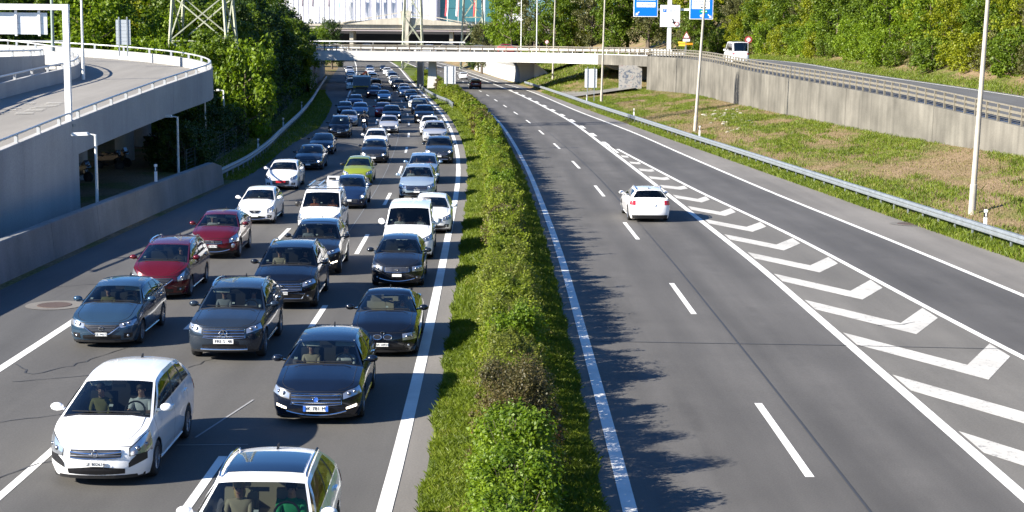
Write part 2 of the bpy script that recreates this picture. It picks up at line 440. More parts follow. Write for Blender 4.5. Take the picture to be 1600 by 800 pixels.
# ------------------------------------------------------------------ ground and roads
SLOPE_GROUND = groundmat('bank_ground', [(0.28, (0.09, 0.115, 0.025)), (0.42, (0.14, 0.135, 0.045)), (0.50, (0.20, 0.145, 0.08)), (0.66, (0.24, 0.17, 0.105))], 0.2, 0.4)
rows = []
for y in YS:
    yy = min(y, 600); z = zg(yy)
    rl, rr, xw = RAILL(yy), RAILR(yy), WALLX(yy)
    zb, zt = max(WALLB(yy), z + 0.4), max(WALLT(yy), z + 0.5)
    prof = [(-900, z + 6), (rl - 70, z + 4.5), (rl - 30, z + 1.2), (rl - 12, z + 0.15), (rl - 2.2, z + 0.05), (rl - 0.4, z - 0.02), (rl + 1.0, z - 0.06),
            (MEDR(yy) - 1.5, z - 0.06), (rr - 0.9, z - 0.06), (rr - 0.2, z + 0.0)]
    for k in range(1, 7):
        f = k / 6.0
        wob = 0.12 * math.sin(y * 0.31 + k * 2.1) * math.sin(math.pi * f)
        prof.append((rr + (xw - rr) * f, z + (zb - z) * (f ** 0.95) + wob))
    prof += [(xw + 0.25, zt - 0.35), (xw + 12.0, zt - 0.30), (xw + 14.5, zt + 0.05), (xw + 18.5, zt + 1.4), (xw + 47, zt + 15), (xw + 120, zt + 30), (900, zt + 40)]
    rows.append([(x, y, q) for x, q in prof])
g = MB().grid(rows).build('ground', SLOPE_GROUND, smooth=40)
structure(g)

ASPH_L = asphalt('asphalt_worn', (0.085, 0.081, 0.074), 0.05, 0.14)
ASPH_R = asphalt('asphalt_dark', (0.089, 0.084, 0.077), 0.11, 0.2)
ASPH_G = asphalt('asphalt_grey', (0.135, 0.127, 0.112), 0.0, 0.15)
ASPH_S = asphalt('asphalt_shoulder', (0.168, 0.156, 0.138), 0.0, 0.17)

road_l = structure(loft('road', LEDGE, REDGE, ASPH_L, 0.0, 24, lanes=3.0)); road_l.name = 'carriageway_left'
shl = structure(loft('hard_shoulder_left', off(RAILL, 0.6), LEDGE, asphalt('asphalt_verge', (0.085, 0.083, 0.079), 0, 0.2), -0.004, 3))
mrg = structure(loft('median_margin_left', REDGE, off(REDGE, 0.62), ASPH_S, -0.004, 1))
def mid_w(y): return min(max((y - 40) / 60.0, 0), 1)
road_r = structure(loft('carriageway_right', MEDR, GL, ASPH_R, 0.0, 24, lanes=2.0))
mrg2 = structure(loft('median_margin_right', off(MEDR, -0.45), MEDR, ASPH_G, -0.004, 1))
YG = [y for y in YR if y <= 119]
gore = structure(loft('gore_area', GL, GR, ASPH_G, 0.0, 4, ys=YG))
def slip_l(y): return GR(y) if y < 118 else GL(y)
slip = structure(loft('slip_lane', slip_l, REDGE2, asphalt('asphalt_slip', (0.084, 0.08, 0.075), 0.1, 0.16), 0.0, 12, lanes=1.0))
shr = structure(loft('hard_shoulder_right', REDGE2, off(RAILR, -0.75), ASPH_S, -0.004, 3))

def strip(name, f, w, parent, y0, y1, dz=0.006, step=3.0, mat=PAINT):
    n = max(1, int(math.ceil((y1 - y0) / step)))
    rows = []
    for i in range(n + 1):
        y = y0 + (y1 - y0) * i / n
        x = f(y); rows.append([(x - w / 2, y, zg(y) + dz), (x + w / 2, y, zg(y) + dz)])
    return MB().grid(rows).build(name, mat, parent)

strip('edge_line', off(LEDGE, 0.0), 0.24, road_l, 10, 600)
strip('edge_line', off(REDGE, 0.0), 0.27, road_l, 10, 600)
strip('edge_line', off(MEDR, 0.0), 0.26, road_r, 10, 600)
strip('edge_line', off(GL, 0.0), 0.26, road_r, 10, 600)
strip('edge_line', off(GR, 0.0), 0.22, gore, 10, 116)
strip('edge_line', off(REDGE2, 0.0), 0.22, slip, 10, 600)
for k in range(-2, 22):
    strip('lane_dash', LDASH1, 0.17, road_l, 59.6 + 17.5 * k, 65.6 + 17.5 * k, 0.007)
    strip('lane_dash', LDASH2, 0.17, road_l, 57.8 + 17.5 * k, 63.8 + 17.5 * k, 0.007)
    strip('lane_dash', RDASH, 0.17, road_r, 62.9 + 17.6 * k, 68.9 + 17.6 * k, 0.007)
for k in range(12):
    y = 120 + 11.5 * k
    strip('merge_dash', off(GL, 0.34), 0.32, slip, y, y + 4.2, 0.007)
strip('merge_dash', off(GL, 0.32), 0.2, slip, 112, 120, 0.008)

# chevrons in the gore
def gore_frac(y): return GL(y) + 0.2, GR(y) - 0.18
k = 0; y0 = 31.3 - 11.2
while y0 < 112:
    xl, xr = gore_frac(y0 - 2)
    w = xr - xl
    if w > 0.5:
        xv = xl + 0.60 * w
        sl = 1.95 if w > 1.6 else 1.2
        T = 1.75
        poly = []
        n = 4
        top = [(xl + (xv - xl) * i / n, y0 - sl * (xv - xl) * i / n) for i in range(n + 1)]
        yv = top[-1][1]
        yr = yv + sl * (xr - xv)
        gl2, gr2 = gore_frac(yr)
        xr2 = min(xr, gr2)
        top += [(xv + (xr2 - xv) * i / n, yv + (yr - yv) * i / n) for i in range(1, n + 1)]
        def clampx(x, y): a, b = gore_frac(y); return min(max(x, a), b)
        rows = [[(clampx(x, y), y, zg(y) + 0.006), (clampx(x, y - T), y - T, zg(y - T) + 0.006)] for x, y in top]
        MB().grid(rows).build('chevron', PAINT_WORN, gore)
    y0 += 5.6

# sealed joints, cracks, manhole covers
TAR = pmat('bitumen_seal', (0.04, 0.04, 0.04), 0.6)
def ribbon(name, pts, w, parent, mat=TAR, jit=0.0, seed=0, dz=0.009):
    rnd = random.Random(seed)
    P = []
    for (a, b) in zip(pts[:-1], pts[1:]):
        L = math.dist(a, b); n = max(2, int(L / 0.25)) if jit else max(1, int(L / 3))
        for i in range(n):
            t = i / n
            P.append((a[0] + (b[0] - a[0]) * t + rnd.uniform(-jit, jit), a[1] + (b[1] - a[1]) * t + rnd.uniform(-jit, jit) * 1.5))
    P.append(pts[-1])
    rows = []
    for i, (x, y) in enumerate(P):
        q = P[min(i + 1, len(P) - 1)]; p = P[max(i - 1, 0)]
        d = Vector((q[0] - p[0], q[1] - p[1])).normalized()
        ww = w * (0.5 + rnd.random()) if jit else w
        rows.append([(x - d.y * ww / 2, y + d.x * ww / 2, zg(y) + dz), (x + d.y * ww / 2, y - d.x * ww / 2, zg(y) + dz)])
    return MB().grid(rows).build(name, mat, parent)
ribbon('sealed_joint', [(RDASH(y) + 0.62, y) for y in range(14, 240, 6)], 0.05, road_r)
ribbon('sealed_joint', [(2.2, 40.9), (5, 40.75), (9.1, 40.6)], 0.05, road_r)
ribbon('sealed_joint', [(9.3, 40.55), (13.1, 40.3)], 0.05, gore)
ribbon('sealed_joint', [(LDASH2(y) - 0.85, y) for y in range(60, 200, 6)], 0.03, road_l, pmat('pale_joint', (0.2, 0.21, 0.22), 0.8))
ribbon('crack', [(-12.2, 37.2), (-11.5, 36.1), (-10.9, 36.9), (-10.2, 38.9), (-9.9, 40.2)], 0.032, road_l, TAR, 0.06, 1)
ribbon('crack', [(-11.7, 35.2), (-10.3, 35.9), (-9.1, 36.4), (-8.2, 37.3)], 0.026, road_l, TAR, 0.03, 2)
ribbon('crack', [(-7.9, 37.0), (-7.2, 39.0), (-6.7, 40.6), (-6.3, 42.5)], 0.03, road_l, TAR, 0.06, 3)
ribbon('crack', [(-10.9, 31.2), (-9.6, 32.1), (-8.8, 33.6)], 0.03, road_l, TAR, 0.05, 4)
ribbon('crack', [(-10.6, 26.4), (-9.5, 26.9), (-8.6, 28.6)], 0.035, road_l, TAR, 0.05, 5)
ribbon('crack', [(-5.3, 35.8), (-3.8, 36.2), (-2.4, 36.0)], 0.03, road_l, TAR, 0.04, 6)
ribbon('crack', [(-14.9, 49.4), (-13.4, 50.2), (-12.7, 51.5)], 0.04, shl, TAR, 0.05, 7)
ribbon('crack', [(10.6, 43.6), (11.3, 43.9), (11.8, 44.3)], 0.05, gore, TAR, 0.05, 8)
ribbon('scuff_mark', [(-6.35, 30.2), (-5.75, 33.6)], 0.05, road_l, pmat('pale_scrape', (0.26, 0.26, 0.26), 0.8))
ribbon('scuff_mark', [(-6.6, 29.6), (-5.2, 29.7)], 0.04, road_l, pmat('pale_scrape', (0.26, 0.26, 0.26), 0.8))
for (x, y, par) in ((-13.84, 45.9, shl), (17.98, 69.3, shr)):
    z = zg(y) + 0.006
    MB().lathe([(0, 0.0), (0, 0.86)], 24, 'Z', (x, y, z)).build('manhole_surround', ASPH_S if par is shl else ASPH_G, par)
    MB().lathe([(0.006, 0.0), (0.012, 0.5), (0.0, 0.52)], 24, 'Z', (x, y, z)).build('manhole_cover', pmat('rusty_iron', (0.10, 0.07, 0.055), 0.7, 0.3, (20, 0.3)), par)

# median strip (soil under grass and shrubs)
MED_SOIL = groundmat('median_ground', [(0.3, (0.05, 0.075, 0.015)), (0.5, (0.085, 0.115, 0.025)), (0.7, (0.12, 0.14, 0.04))], 0.6, 0.3)
rows = []
for y in YR:
    a, b = REDGE(y) + 0.6, MEDR(y) - 0.43
    rows.append([(a + (b - a) * j / 6, y, zg(y) + 0.015 + 0.12 * math.sin(math.pi * j / 6)) for j in range(7)])
med = structure(MB().grid(rows).build('median_strip', MED_SOIL, smooth=60))

# ------------------------------------------------------------------ retaining wall, slip road above it, bridge
EDGE = [(WALLX(y), y, WALLT(y)) for y in range(30, 190, 6)]
EDGE += [(21.2, 195, 7.25), (20.0, 204, 7.36), (18.4, 213, 7.45), (16.0, 222, 7.5), (12.6, 231, 7.58), (8.2, 238, 7.64), (3.0, 242.6, 7.68), (-3, 245, 7.7), (-12, 246.2, 7.72), (-24, 247, 7.74), (-40, 247.6, 7.75), (-64, 248, 7.78)]
def inward(pts, d):
    out = []
    for i, p in enumerate(pts):
        q, r_ = pts[min(i + 1, len(pts) - 1)], pts[max(i - 1, 0)]
        t = Vector((q[0] - r_[0], q[1] - r_[1], 0)).normalized()
        n = Vector((t.y, -t.x, 0))
        out.append((p[0] + n.x * d, p[1] + n.y * d, p[2]))
    return out
NW = 30
wall_pts = EDGE[:NW]
wall = empty('retaining_wall', (WALLX(100), 100, WALLB(100)))
tag(wall, 'long streaked grey concrete retaining wall carrying the raised slip road', 'wall')
def rel(o, pts): return [(p[0] - o.location.x, p[1] - o.location.y, p[2] - o.location.z) for p in pts]
# poured panels about 12 m long with recessed joints between
seg = []
cur = [wall_pts[0]]; acc = 0
for a, b in zip(wall_pts[:-1], wall_pts[1:]):
    acc += math.dist(a[:2], b[:2]); cur.append(b)
    if acc > 17: seg.append(cur); cur = [b]; acc = 0
if len(cur) > 1: seg.append(cur)
for sgm in seg:
    pts = [list(p) for p in sgm]
    d = Vector((pts[-1][0] - pts[0][0], pts[-1][1] - pts[0][1], 0)).normalized() * 0.03
    pts[0][0] += d.x; pts[0][1] += d.y; pts[-1][0] -= d.x; pts[-1][1] -= d.y
    inner = inward(pts, 0.42); outer = inward(pts, -0.02)
    rows = []
    for p, q in zip(outer, inner):
        zb = min(WALLB(p[1]), 3.0) - 0.8
        rows.append([(p[0] - 0.06, p[1], zb), (p[0], p[1], p[2] - 0.02), (p[0] + 0.03, p[1], p[2]), (q[0], q[1], p[2]), (q[0], q[1], zb)])
    n = len(rows)
    mb = MB().grid([rel(wall, r_) for r_ in rows])
    mb.F += [(0, 1, 2, 3, 4), tuple((n - 1) * 5 + i for i in (4, 3, 2, 1, 0))]; mb.M += [0, 0]
    mb.build('wall_panel', CONC, wall)
core = MB().grid([rel(wall, [(p[0] + 0.1, p[1], 0.5), (p[0] + 0.1, p[1], p[2] - 0.1)]) for p in wall_pts]).build('joint_backing', CONC_DARK, wall)

slip_up = inward(EDGE[:NW + 1], 0.45)
rows = []
for p, q in zip(slip_up, inward(EDGE[:NW + 1], 11.6)):
    rows.append([(p[0] + (q[0] - p[0]) * j / 4, p[1] + (q[1] - p[1]) * j / 4, p[2] - 0.12) for j in range(5)])
upper = structure(MB().grid(rows).build('raised_slip_road', asphalt('asphalt_upper', (0.10, 0.10, 0.10), 0, 0.15)))
for d in (1.0, 10.9):
    a, b = inward(EDGE[:NW + 1], d - 0.1), inward(EDGE[:NW + 1], d + 0.1)
    MB().grid([[(p[0], p[1], p[2] - 0.112), (q[0], q[1], q[2] - 0.112)] for p, q in zip(a, b)]).build('edge_line', PAINT, upper)

bridge = empty('road_bridge', (-12, 246, 7.7))
tag(bridge, 'wide white fronted concrete road bridge across the whole motorway', 'bridge')
def rb(pts): return rel(bridge, pts)
deck = EDGE[NW - 1:]
back = inward(deck, 10.0)
def span(a, b, mat, nm):
    o_ = inward(EDGE, -0.05)[NW - 1:]
    rows = [rb([(o_[i][0], o_[i][1], o_[i][2] - 1.42), (o_[i][0], o_[i][1], o_[i][2] + 0.02), (back[i][0], back[i][1], back[i][2] + 0.02), (back[i][0], back[i][1], back[i][2] - 1.42), (o_[i][0], o_[i][1], o_[i][2] - 1.42)]) for i in range(a, b)]
    return MB().grid(rows).build(nm, mat, bridge)
span(0, 3, CONC, 'abutment_span')
span(2, len(deck), CONC_WHITE, 'deck')
dk = inward(EDGE, 0.5)[NW - 1:]; dq = inward(EDGE, 9.5)[NW - 1:]
MB().grid([rb([(p[0], p[1], p[2] + 0.03), (q[0], q[1], q[2] + 0.03)]) for p, q in zip(dk, dq)]).build('road_surface', asphalt('asphalt_upper', (0.1, 0.1, 0.1)), bridge)
# parapet kerb along the front edge
a, b = inward(EDGE, 0.0)[NW - 1:], inward(EDGE, 0.4)[NW - 1:]
MB().grid([rb([(p[0], p[1], p[2] + 0.02), (p[0], p[1], p[2] + 0.16), (q[0], q[1], q[2] + 0.16), (q[0], q[1], q[2] + 0.02)]) for p, q in zip(a, b)]).build('kerb', CONC_PALE, bridge)
# median pier: tapered slab, and the far pier
for (x, y, w0, w1) in ((-13.1, 249.0, 0.55, 0.8), (-15.6, 258.0, 0.45, 0.5)):
    mb = MB()
    z0, z1 = zg(y) - 0.2, 6.32
    mb.add([(x - w1, y - 0.5, z0), (x + w1, y - 0.5, z0), (x + w1, y + 2.4, z0), (x - w1, y + 2.4, z0), (x - w0, y - 0.5, z1), (x + w0, y - 0.5, z1), (x + w0, y + 2.4, z1), (x - w0, y + 2.4, z1)],
           [(3, 2, 1, 0), (4, 5, 6, 7), (0, 1, 5, 4), (1, 2, 6, 5), (2, 3, 7, 6), (3, 0, 4, 7)])
    mb.V = rb(mb.V); mb.build('pier', CONC_WHITE, bridge)
# abutment block under the right end, with the curved soffit bracket
ab = MB()
prof = [(17.9, 1.5), (17.9, 5.2)] + [(17.9 - 4.2 * math.sin(t * math.pi / 10), 6.25 - 1.1 * math.cos(t * math.pi / 10)) for t in range(0, 6)] + [(30, 6.25), (30, 1.5)]
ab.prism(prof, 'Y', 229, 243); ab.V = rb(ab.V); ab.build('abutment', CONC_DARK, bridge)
# second deck behind with its own beam
d2 = MB().box((-23, 283, 6.95), (92, 10, 1.35)); d2.V = rb(d2.V); d2.build('rear_deck', CONC_PALE, bridge)
lw = empty('underpass_wall', (RAILL(232) - 1.2, 232, zg(232))); tag(lw, 'stained concrete wall, shade put in its dark colour, under the left end of the bridge', 'wall')
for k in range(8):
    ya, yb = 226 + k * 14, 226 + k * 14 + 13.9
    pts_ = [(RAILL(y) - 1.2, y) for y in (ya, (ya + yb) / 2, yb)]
    mb = MB().grid([[(x, y, zg(y) - 0.2), (x, y, zg(y) + 4.6), (x - 0.5, y, zg(y) + 4.6), (x - 0.5, y, zg(y) - 0.2)] for x, y in pts_]); mb.V = rel(lw, mb.V); mb.build('wall_panel', CONC_DARK, lw)  # dark concrete carries the shade beneath the bridge in its colour
# curved wall pier on the right hand side of the carriageway
side_wall = empty('abutment_wall', (0.2, 284, zg(284)))
tag(side_wall, 'pale concrete abutment wall with curved top beside the right carriageway under the bridge', 'wall')
rows = []
for i in range(14):
    y = 284 + i * 9
    x = REDGE2(y) + 2.9 + 0.2; z = zg(y) - 0.3
    rows.append(rel(side_wall, [(x, y, z), (x + 0.0, y, z + 2.2), (x - 0.25, y, z + 3.4), (x - 0.9, y, z + 4.3), (x - 2.0, y, z + 4.75), (x - 2.4, y, z + 5.0), (x + 2.6, y, z + 5.0), (x + 2.6, y, z)]))
mb = MB().grid(rows); mb.F += [tuple(range(8))]; mb.M += [0]
mb.build('wall_block', CONC_PALE, side_wall)
wx = REDGE2(284) + 5.7
mb = MB().prism([(wx - 0.02, 2.0), (wx, 6.0), (wx + 3.6, 3.4), (wx + 3.6, 2.0)], 'Y', 283.2, 283.8); mb.V = rel(side_wall, mb.V); mb.build('wing_wall', CONC_WHITE, side_wall)
# graffiti wall and paved bank under the right end
gw = empty('graffiti_wall', (17.0, 217, 2.9))
tag(gw, 'pale end wall with dark graffiti scrawl beneath the bridge end', 'wall')
GM = bpy.data.materials.new('graffiti'); GM.use_nodes = True
n_, l_ = nodes_of(GM); tc = n_.new('ShaderNodeTexCoord'); wv = n_.new('ShaderNodeTexNoise'); wv.inputs['Scale'].default_value = 0.9; wv.inputs['Detail'].default_value = 2.5; wv.inputs['Distortion'].default_value = 2.5
l_.new(tc.outputs['Object'], wv.inputs['Vector']); cr = n_.new('ShaderNodeValToRGB'); el = cr.color_ramp.elements
el[0].position, el[0].color = 0.36, (0.09, 0.11, 0.15, 1); el[1].position, el[1].color = 0.47, (0.30, 0.29, 0.27, 1); e = el.new(0.60); e.color = (0.32, 0.31, 0.29, 1); e = el.new(0.68); e.color = (0.24, 0.16, 0.15, 1)
l_.new(wv.outputs[0], cr.inputs[0]); l_.new(cr.outputs[0], n_['Principled BSDF'].inputs['Base Color']); n_['Principled BSDF'].inputs['Roughness'].default_value = 0.9
MB().prism([(-2.2, -0.9), (1.0, -0.9), (1.0, 3.25), (-2.2, 3.25)], 'Y', 0, 0.4).build('wall_face', GM, gw)
bank = MB().grid([[(RAILR(y) + 1.0, y, zg(y) + 0.35), (16.9, y, 3.15)] for y in (212, 220, 228, 236)]).build('paved_bank', concrete('concrete_bank', (0.2, 0.19, 0.165), 0.2, 0.3)); structure(bank)

# railing along the wall and the bridge: posts one by one, three rails
RAILC = pmat('railing_metal', (0.25, 0.225, 0.175), 0.5, 0.4, (4, 0.2))
RAILD = pmat('railing_post_metal', (0.16, 0.13, 0.10), 0.55, 0.4, (4, 0.2))
def walk(pts, step):
    out = []; acc = 0.0; nxt = 0.0
    for a, b in zip(pts[:-1], pts[1:]):
        A, B = Vector(a), Vector(b); L = (B - A).length
        while nxt <= acc + L:
            t = (nxt - acc) / L; out.append((A.lerp(B, t), (B - A).normalized())); nxt += step
        acc += L
    return out
def railing(name, pts, label, step, hgt, rails, pw, mat, postmat, box=(0.08, 0.1)):
    o = empty(name, pts[0]); tag(o, label, 'railing')
    pm = MB().box((0, 0, hgt / 2), (box[0], box[1], hgt)).mesh('post', postmat)
    for p, d in walk(pts, step):
        link('post', pm, o, p - o.location, (0, 0, math.atan2(d.y, d.x)))
    for (zz, w, h) in rails:
        mb = MB()
        for a, b in zip(pts[:-1], pts[1:]):
            mb.bar((a[0], a[1], a[2] + zz), (b[0], b[1], b[2] + zz), w, h)
        mb.V = rel(o, mb.V); mb.build('rail', mat, o)
    return o
fr = inward(EDGE, 0.22)
railing('wall_railing', fr[6:NW], 'pale metal railing with closely spaced posts along the retaining wall top', 1.6, 1.06, [(1.05, 0.1, 0.09), (0.72, 0.06, 0.16), (0.4, 0.06, 0.16)], 0.1, RAILC, RAILC, (0.1, 0.14))
railing('bridge_railing', [(p[0], p[1], p[2] + 0.16) for p in fr[NW - 1:]], 'long metal railing with dark posts along the white bridge edge', 1.95, 0.95, [(0.93, 0.1, 0.1), (0.62, 0.05, 0.16), (0.3, 0.05, 0.12)], 0.1, RAILC, RAILD, (0.16, 0.12))
railing('rear_railing', [(-64, 277.6, 7.62), (-20, 277.6, 7.62), (23, 277.6, 7.62)], 'thin pale railing along the rear deck behind the bridge', 2.6, 1.25, [(1.2, 0.1, 0.12), (0.6, 0.05, 0.2)], 0.1, RAILC, RAILC)
barrier = railing('upper_barrier', [(-54, 262, 7.75), (-10, 261, 7.75), (8, 256, 7.7), (18, 246, 7.65), (24, 234, 7.55)], 'white guard rail on the far kerb of the bridge road', 2.5, 0.75, [(0.68, 0.08, 0.3)], 0.1, WHITE, WHITE)

# ------------------------------------------------------------------ guard rails of the motorway
def guardrail(name, f, y0, y1, label, side, step=2.0):
    o = empty(name, (f(y0), y0, zg(y0))); tag(o, label, 'guard rail')
    ys = list(np.arange(y0, y1 + 0.1, 4.0))
    prof = [(0.0, 0.40), (0.045, 0.43), (0.05, 0.50), (0.0, 0.54), (0.0, 0.58), (0.05, 0.62), (0.045, 0.70), (0.0, 0.74)]
    rows = [[(f(y) - side * px, y, zg(y) + pz) for px, pz in prof] for y in ys]
    mb = MB().grid(rows); mb.V = rel(o, mb.V); mb.build('beam', STEEL, o, smooth=50)
    # box spreader profile behind the beam gives it thickness
    mb = MB().grid([[(f(y) + side * 0.10, y, zg(y) + 0.47), (f(y) + side * 0.10, y, zg(y) + 0.75), (f(y) - side * 0.02, y, zg(y) + 0.75)] for y in ys]); mb.V = rel(o, mb.V); mb.build('back_channel', STEEL, o)
    pm = MB().box((side * 0.13, 0, 0.34), (0.06, 0.1, 0.78)).mesh('post', STEEL)
    sp = MB().box((side * 0.05, 0, 0.58), (0.1, 0.08, 0.16)).mesh('spacer', STEEL)
    y = y0 + 0.5
    while y < y1:
        p = link('post', pm, o, (f(y) - o.location.x, y - o.location.y, zg(y) - o.location.z))
        if y < 140: link('spacer', sp, p)
        y += step if y < 200 else step * 2
    return o
guardrail('guard_rail', RAILR, 50, 276, 'galvanised guard rail along the foot of the right grass bank', 1)
guardrail('guard_rail', RAILL, 85, 300, 'galvanised guard rail curving along the shaded left shoulder', -1)
MG = interp([(176, -7.6), (190, -8.9), (200, -10.4), (215, -12.3), (232, -14.2), (250, -16.0), (300, -20.9)])
guardrail('guard_rail', off(MG, 0.9), 178, 262, 'short guard rail in the median in front of the bridge pier', -1)

# delineator posts
def delineator(x, y, z, label):
    o = empty('delineator_post', (x, y, z)); tag(o, label, 'delineator', 'white delineator posts')
    MB().prism([(-0.06, -0.05), (0.06, -0.05), (0.06, 0.05), (-0.06, 0.05)], 'Z', -0.1, 1.05).build('post', WHITE, o)
    MB().prism([(-0.065, -0.055), (0.065, -0.055), (0.065, 0.055), (-0.065, 0.055)], 'Z', 0.72, 0.93).build('black_band', BLACK, o)
    MB().box((0, -0.06, 0.83), (0.05, 0.01, 0.16)).build('reflector', pmat('reflector', (0.8, 0.8, 0.8), 0.2), o)
delineator(20.0, 64.6, 0.35, 'white delineator post behind the guard rail beside the nearest lamp post')
delineator(15.2, 125.5, 0.95, 'white delineator post behind the guard rail near the second lamp post')
delineator(12.4, 158.5, 1.15, 'white delineator post behind the guard rail near the slatted sign back')
delineator(9.3, 196, 1.5, 'far white delineator post behind the guard rail near the bridge')
delineator(-16.9, 72.6, 1.36, 'white and black delineator post on the left concrete barrier')
delineator(-17.9, 108, 0.6, 'white delineator post by the shaded left guard rail nearest the barrier')
delineator(-20.3, 136, 0.85, 'white delineator post by the shaded left guard rail halfway along')
delineator(-23.6, 172, 1.1, 'white delineator post by the shaded left guard rail near the bridge')
# ------------------------------------------------------------------ left side: concrete barrier, lower road, curved ramp
barr = empty('concrete_barrier', (-16.9, 60, 0)); tag(barr, 'long low concrete barrier wall beside the left shoulder, ending at the guard rail', 'barrier wall')
BX = interp([(0, -17.3), (50, -17.0), (64, -16.85), (86, -16.35)])
yy = 20.0
while yy < 85.5:
    y1 = min(yy + 6.0, 86.0)
    rows = []
    for i in range(4):
        y = yy + 0.012 + (y1 - yy - 0.024) * i / 3; x = BX(y); z = zg(y)
        t = 1.32 if y < 84 else 1.0
        rows.append(rel(barr, [(x + 0.18, y, z - 0.2), (x + 0.12, y, z + 0.25), (x + 0.02, y, z + t - 0.03), (x - 0.02, y, z + t), (x - 0.32, y, z + t), (x - 0.36, y, z - 0.2)]))
    mb = MB().grid(rows); mb.F += [tuple(range(6)), tuple(18 + i for i in range(5, -1, -1))]; mb.M += [0, 0]
    mb.build('wall_section', CONC_DARK, barr); yy = y1
MB().grid([rel(barr, [(BX(y) - 0.05, y, 0), (BX(y) - 0.05, y, 1.2)]) for y in range(20, 86, 5)]).build('joint_backing', CONC_DARK, barr)

low = structure(MB().grid([[(x, y, zg(y) - 0.02 + 0.03) for x in (-60, -40, -21, BX(min(y, 86)) - 0.34)] for y in range(20, 136, 5)]).build('lower_service_road', asphalt('asphalt_service', (0.075, 0.075, 0.075), 0, 0.2)))
for i in range(9):
    y = 70 + i * 5
    MB().box((-20.6 - 0.25 * max(0, i - 3), y, zg(y) + 0.018), (0.5, 1.6, 0.006)).build('yellow_mark', pmat('faded_yellow_paint', (0.3, 0.22, 0.03), 0.8), low)

# ramp centre line: straight along Y, then a left-hand turn (helix) of centre (-43, 104)
CX, CY = -42.7, 101.0
def ramp_pt(s, rad):
    """s = metres along the outer edge from y = 20; rad = distance from turning centre"""
    L0 = CY - 20.0
    if s <= L0: return (CX + rad, 20.0 + s)
    a = (s - L0) / 22.0
    return (CX + rad * math.cos(a), CY + rad * math.sin(a))
ZR = interp([(0, 0.5), (40, 3.15), (51, 3.95), (68, 5.05), (85, 5.98), (98, 6.75), (110, 7.3), (130, 7.75), (150, 8.0)])   # ramp surface (parapet top is 0.82 higher)
SS = [0, 12, 24, 32, 38, 44, 50, 56, 62, 68, 74, 80] + [84 + 3 * i for i in range(25)]
ramp = empty('elevated_ramp', (-21, 75, 0)); tag(ramp, 'curved elevated concrete ramp with solid parapet on the left', 'ramp')
def rr_(pts): return rel(ramp, pts)
def ring(s, rad, z): x, y = ramp_pt(s, rad); return (x, y, z)
RO, RI = 22.4, 13.9
MB().grid([rr_([ring(s, RI + (RO - RI) * j / 6, ZR(s) - 0.0) for j in range(7)]) for s in SS]).build('ramp_surface', asphalt('asphalt_ramp', (0.23, 0.215, 0.19), 0, 0.12), ramp)
# outer parapet in cast sections
def parapet(nm, rad, thick, zt, zb, mat, s_list, parent, relf, joint=True):
    for a, b in zip(s_list[:-1], s_list[1:]):
        rows = []
        e = 0.012 / max(b - a, 0.1)
        for i in range(4):
            s = a + (b - a) * (e + (1 - 2 * e) * i / 3)
            rows.append(relf([ring(s, rad, zb(s)), ring(s, rad, zt(s) - 0.02), ring(s, rad - 0.03 * (1 if thick > 0 else -1), zt(s)), ring(s, rad - thick, zt(s)), ring(s, rad - thick, zb(s)), ring(s, rad, zb(s))]))
        mb = MB().grid(rows); mb.F += [tuple(range(5)), tuple(18 + i for i in range(4, -1, -1))]; mb.M += [0, 0]
        mb.build(nm, mat, parent)
zt_o = lambda s: ZR(s) + 0.66
zb_o = lambda s: ZR(s) - 0.95 - 0.5 * min(max((s - 50) / 40, 0), 1)
parapet('parapet_panel', RO + 0.25, 0.32, zt_o, zb_o, CONC_PALE, [0, 14, 28, 36, 43, 50, 57, 64, 71, 78, 85, 91, 97, 103, 109, 115, 121, 127, 133, 139, 145, 151], ramp, rr_)
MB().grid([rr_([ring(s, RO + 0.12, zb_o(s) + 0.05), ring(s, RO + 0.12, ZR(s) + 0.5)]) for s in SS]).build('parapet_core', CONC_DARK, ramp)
parapet('inner_parapet_panel', RI, 0.3, lambda s: ZR(s) + 0.85, lambda s: ZR(s) - 0.8, CONC_PALE, [0, 20, 32, 42, 52, 62, 72, 82, 90, 98, 106, 114, 122, 130, 138, 146], ramp, rr_)
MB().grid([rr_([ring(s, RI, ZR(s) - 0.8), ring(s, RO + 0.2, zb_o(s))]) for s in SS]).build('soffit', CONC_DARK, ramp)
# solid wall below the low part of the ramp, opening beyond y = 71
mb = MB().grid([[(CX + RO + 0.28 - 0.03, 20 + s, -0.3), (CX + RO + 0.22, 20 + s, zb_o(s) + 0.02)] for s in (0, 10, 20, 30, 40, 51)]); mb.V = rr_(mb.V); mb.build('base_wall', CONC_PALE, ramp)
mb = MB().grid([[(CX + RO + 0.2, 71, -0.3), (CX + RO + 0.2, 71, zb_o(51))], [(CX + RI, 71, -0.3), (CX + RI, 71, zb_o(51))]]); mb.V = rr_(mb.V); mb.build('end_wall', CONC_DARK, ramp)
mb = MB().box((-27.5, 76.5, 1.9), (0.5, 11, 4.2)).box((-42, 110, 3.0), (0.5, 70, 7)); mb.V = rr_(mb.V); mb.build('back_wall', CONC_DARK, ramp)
for (x, y) in ((-25.4, 100.5), (-27.2, 113.0), (-24.6, 86.5), (-33.5, 120.5)):
    mb = MB().tube([(x, y, 0.2), (x, y, min(ZR(y - 20) - 0.85, 5.6))], 0.62, 20); mb.V = rr_(mb.V); mb.build('column', CONC_PALE, ramp, smooth=50)
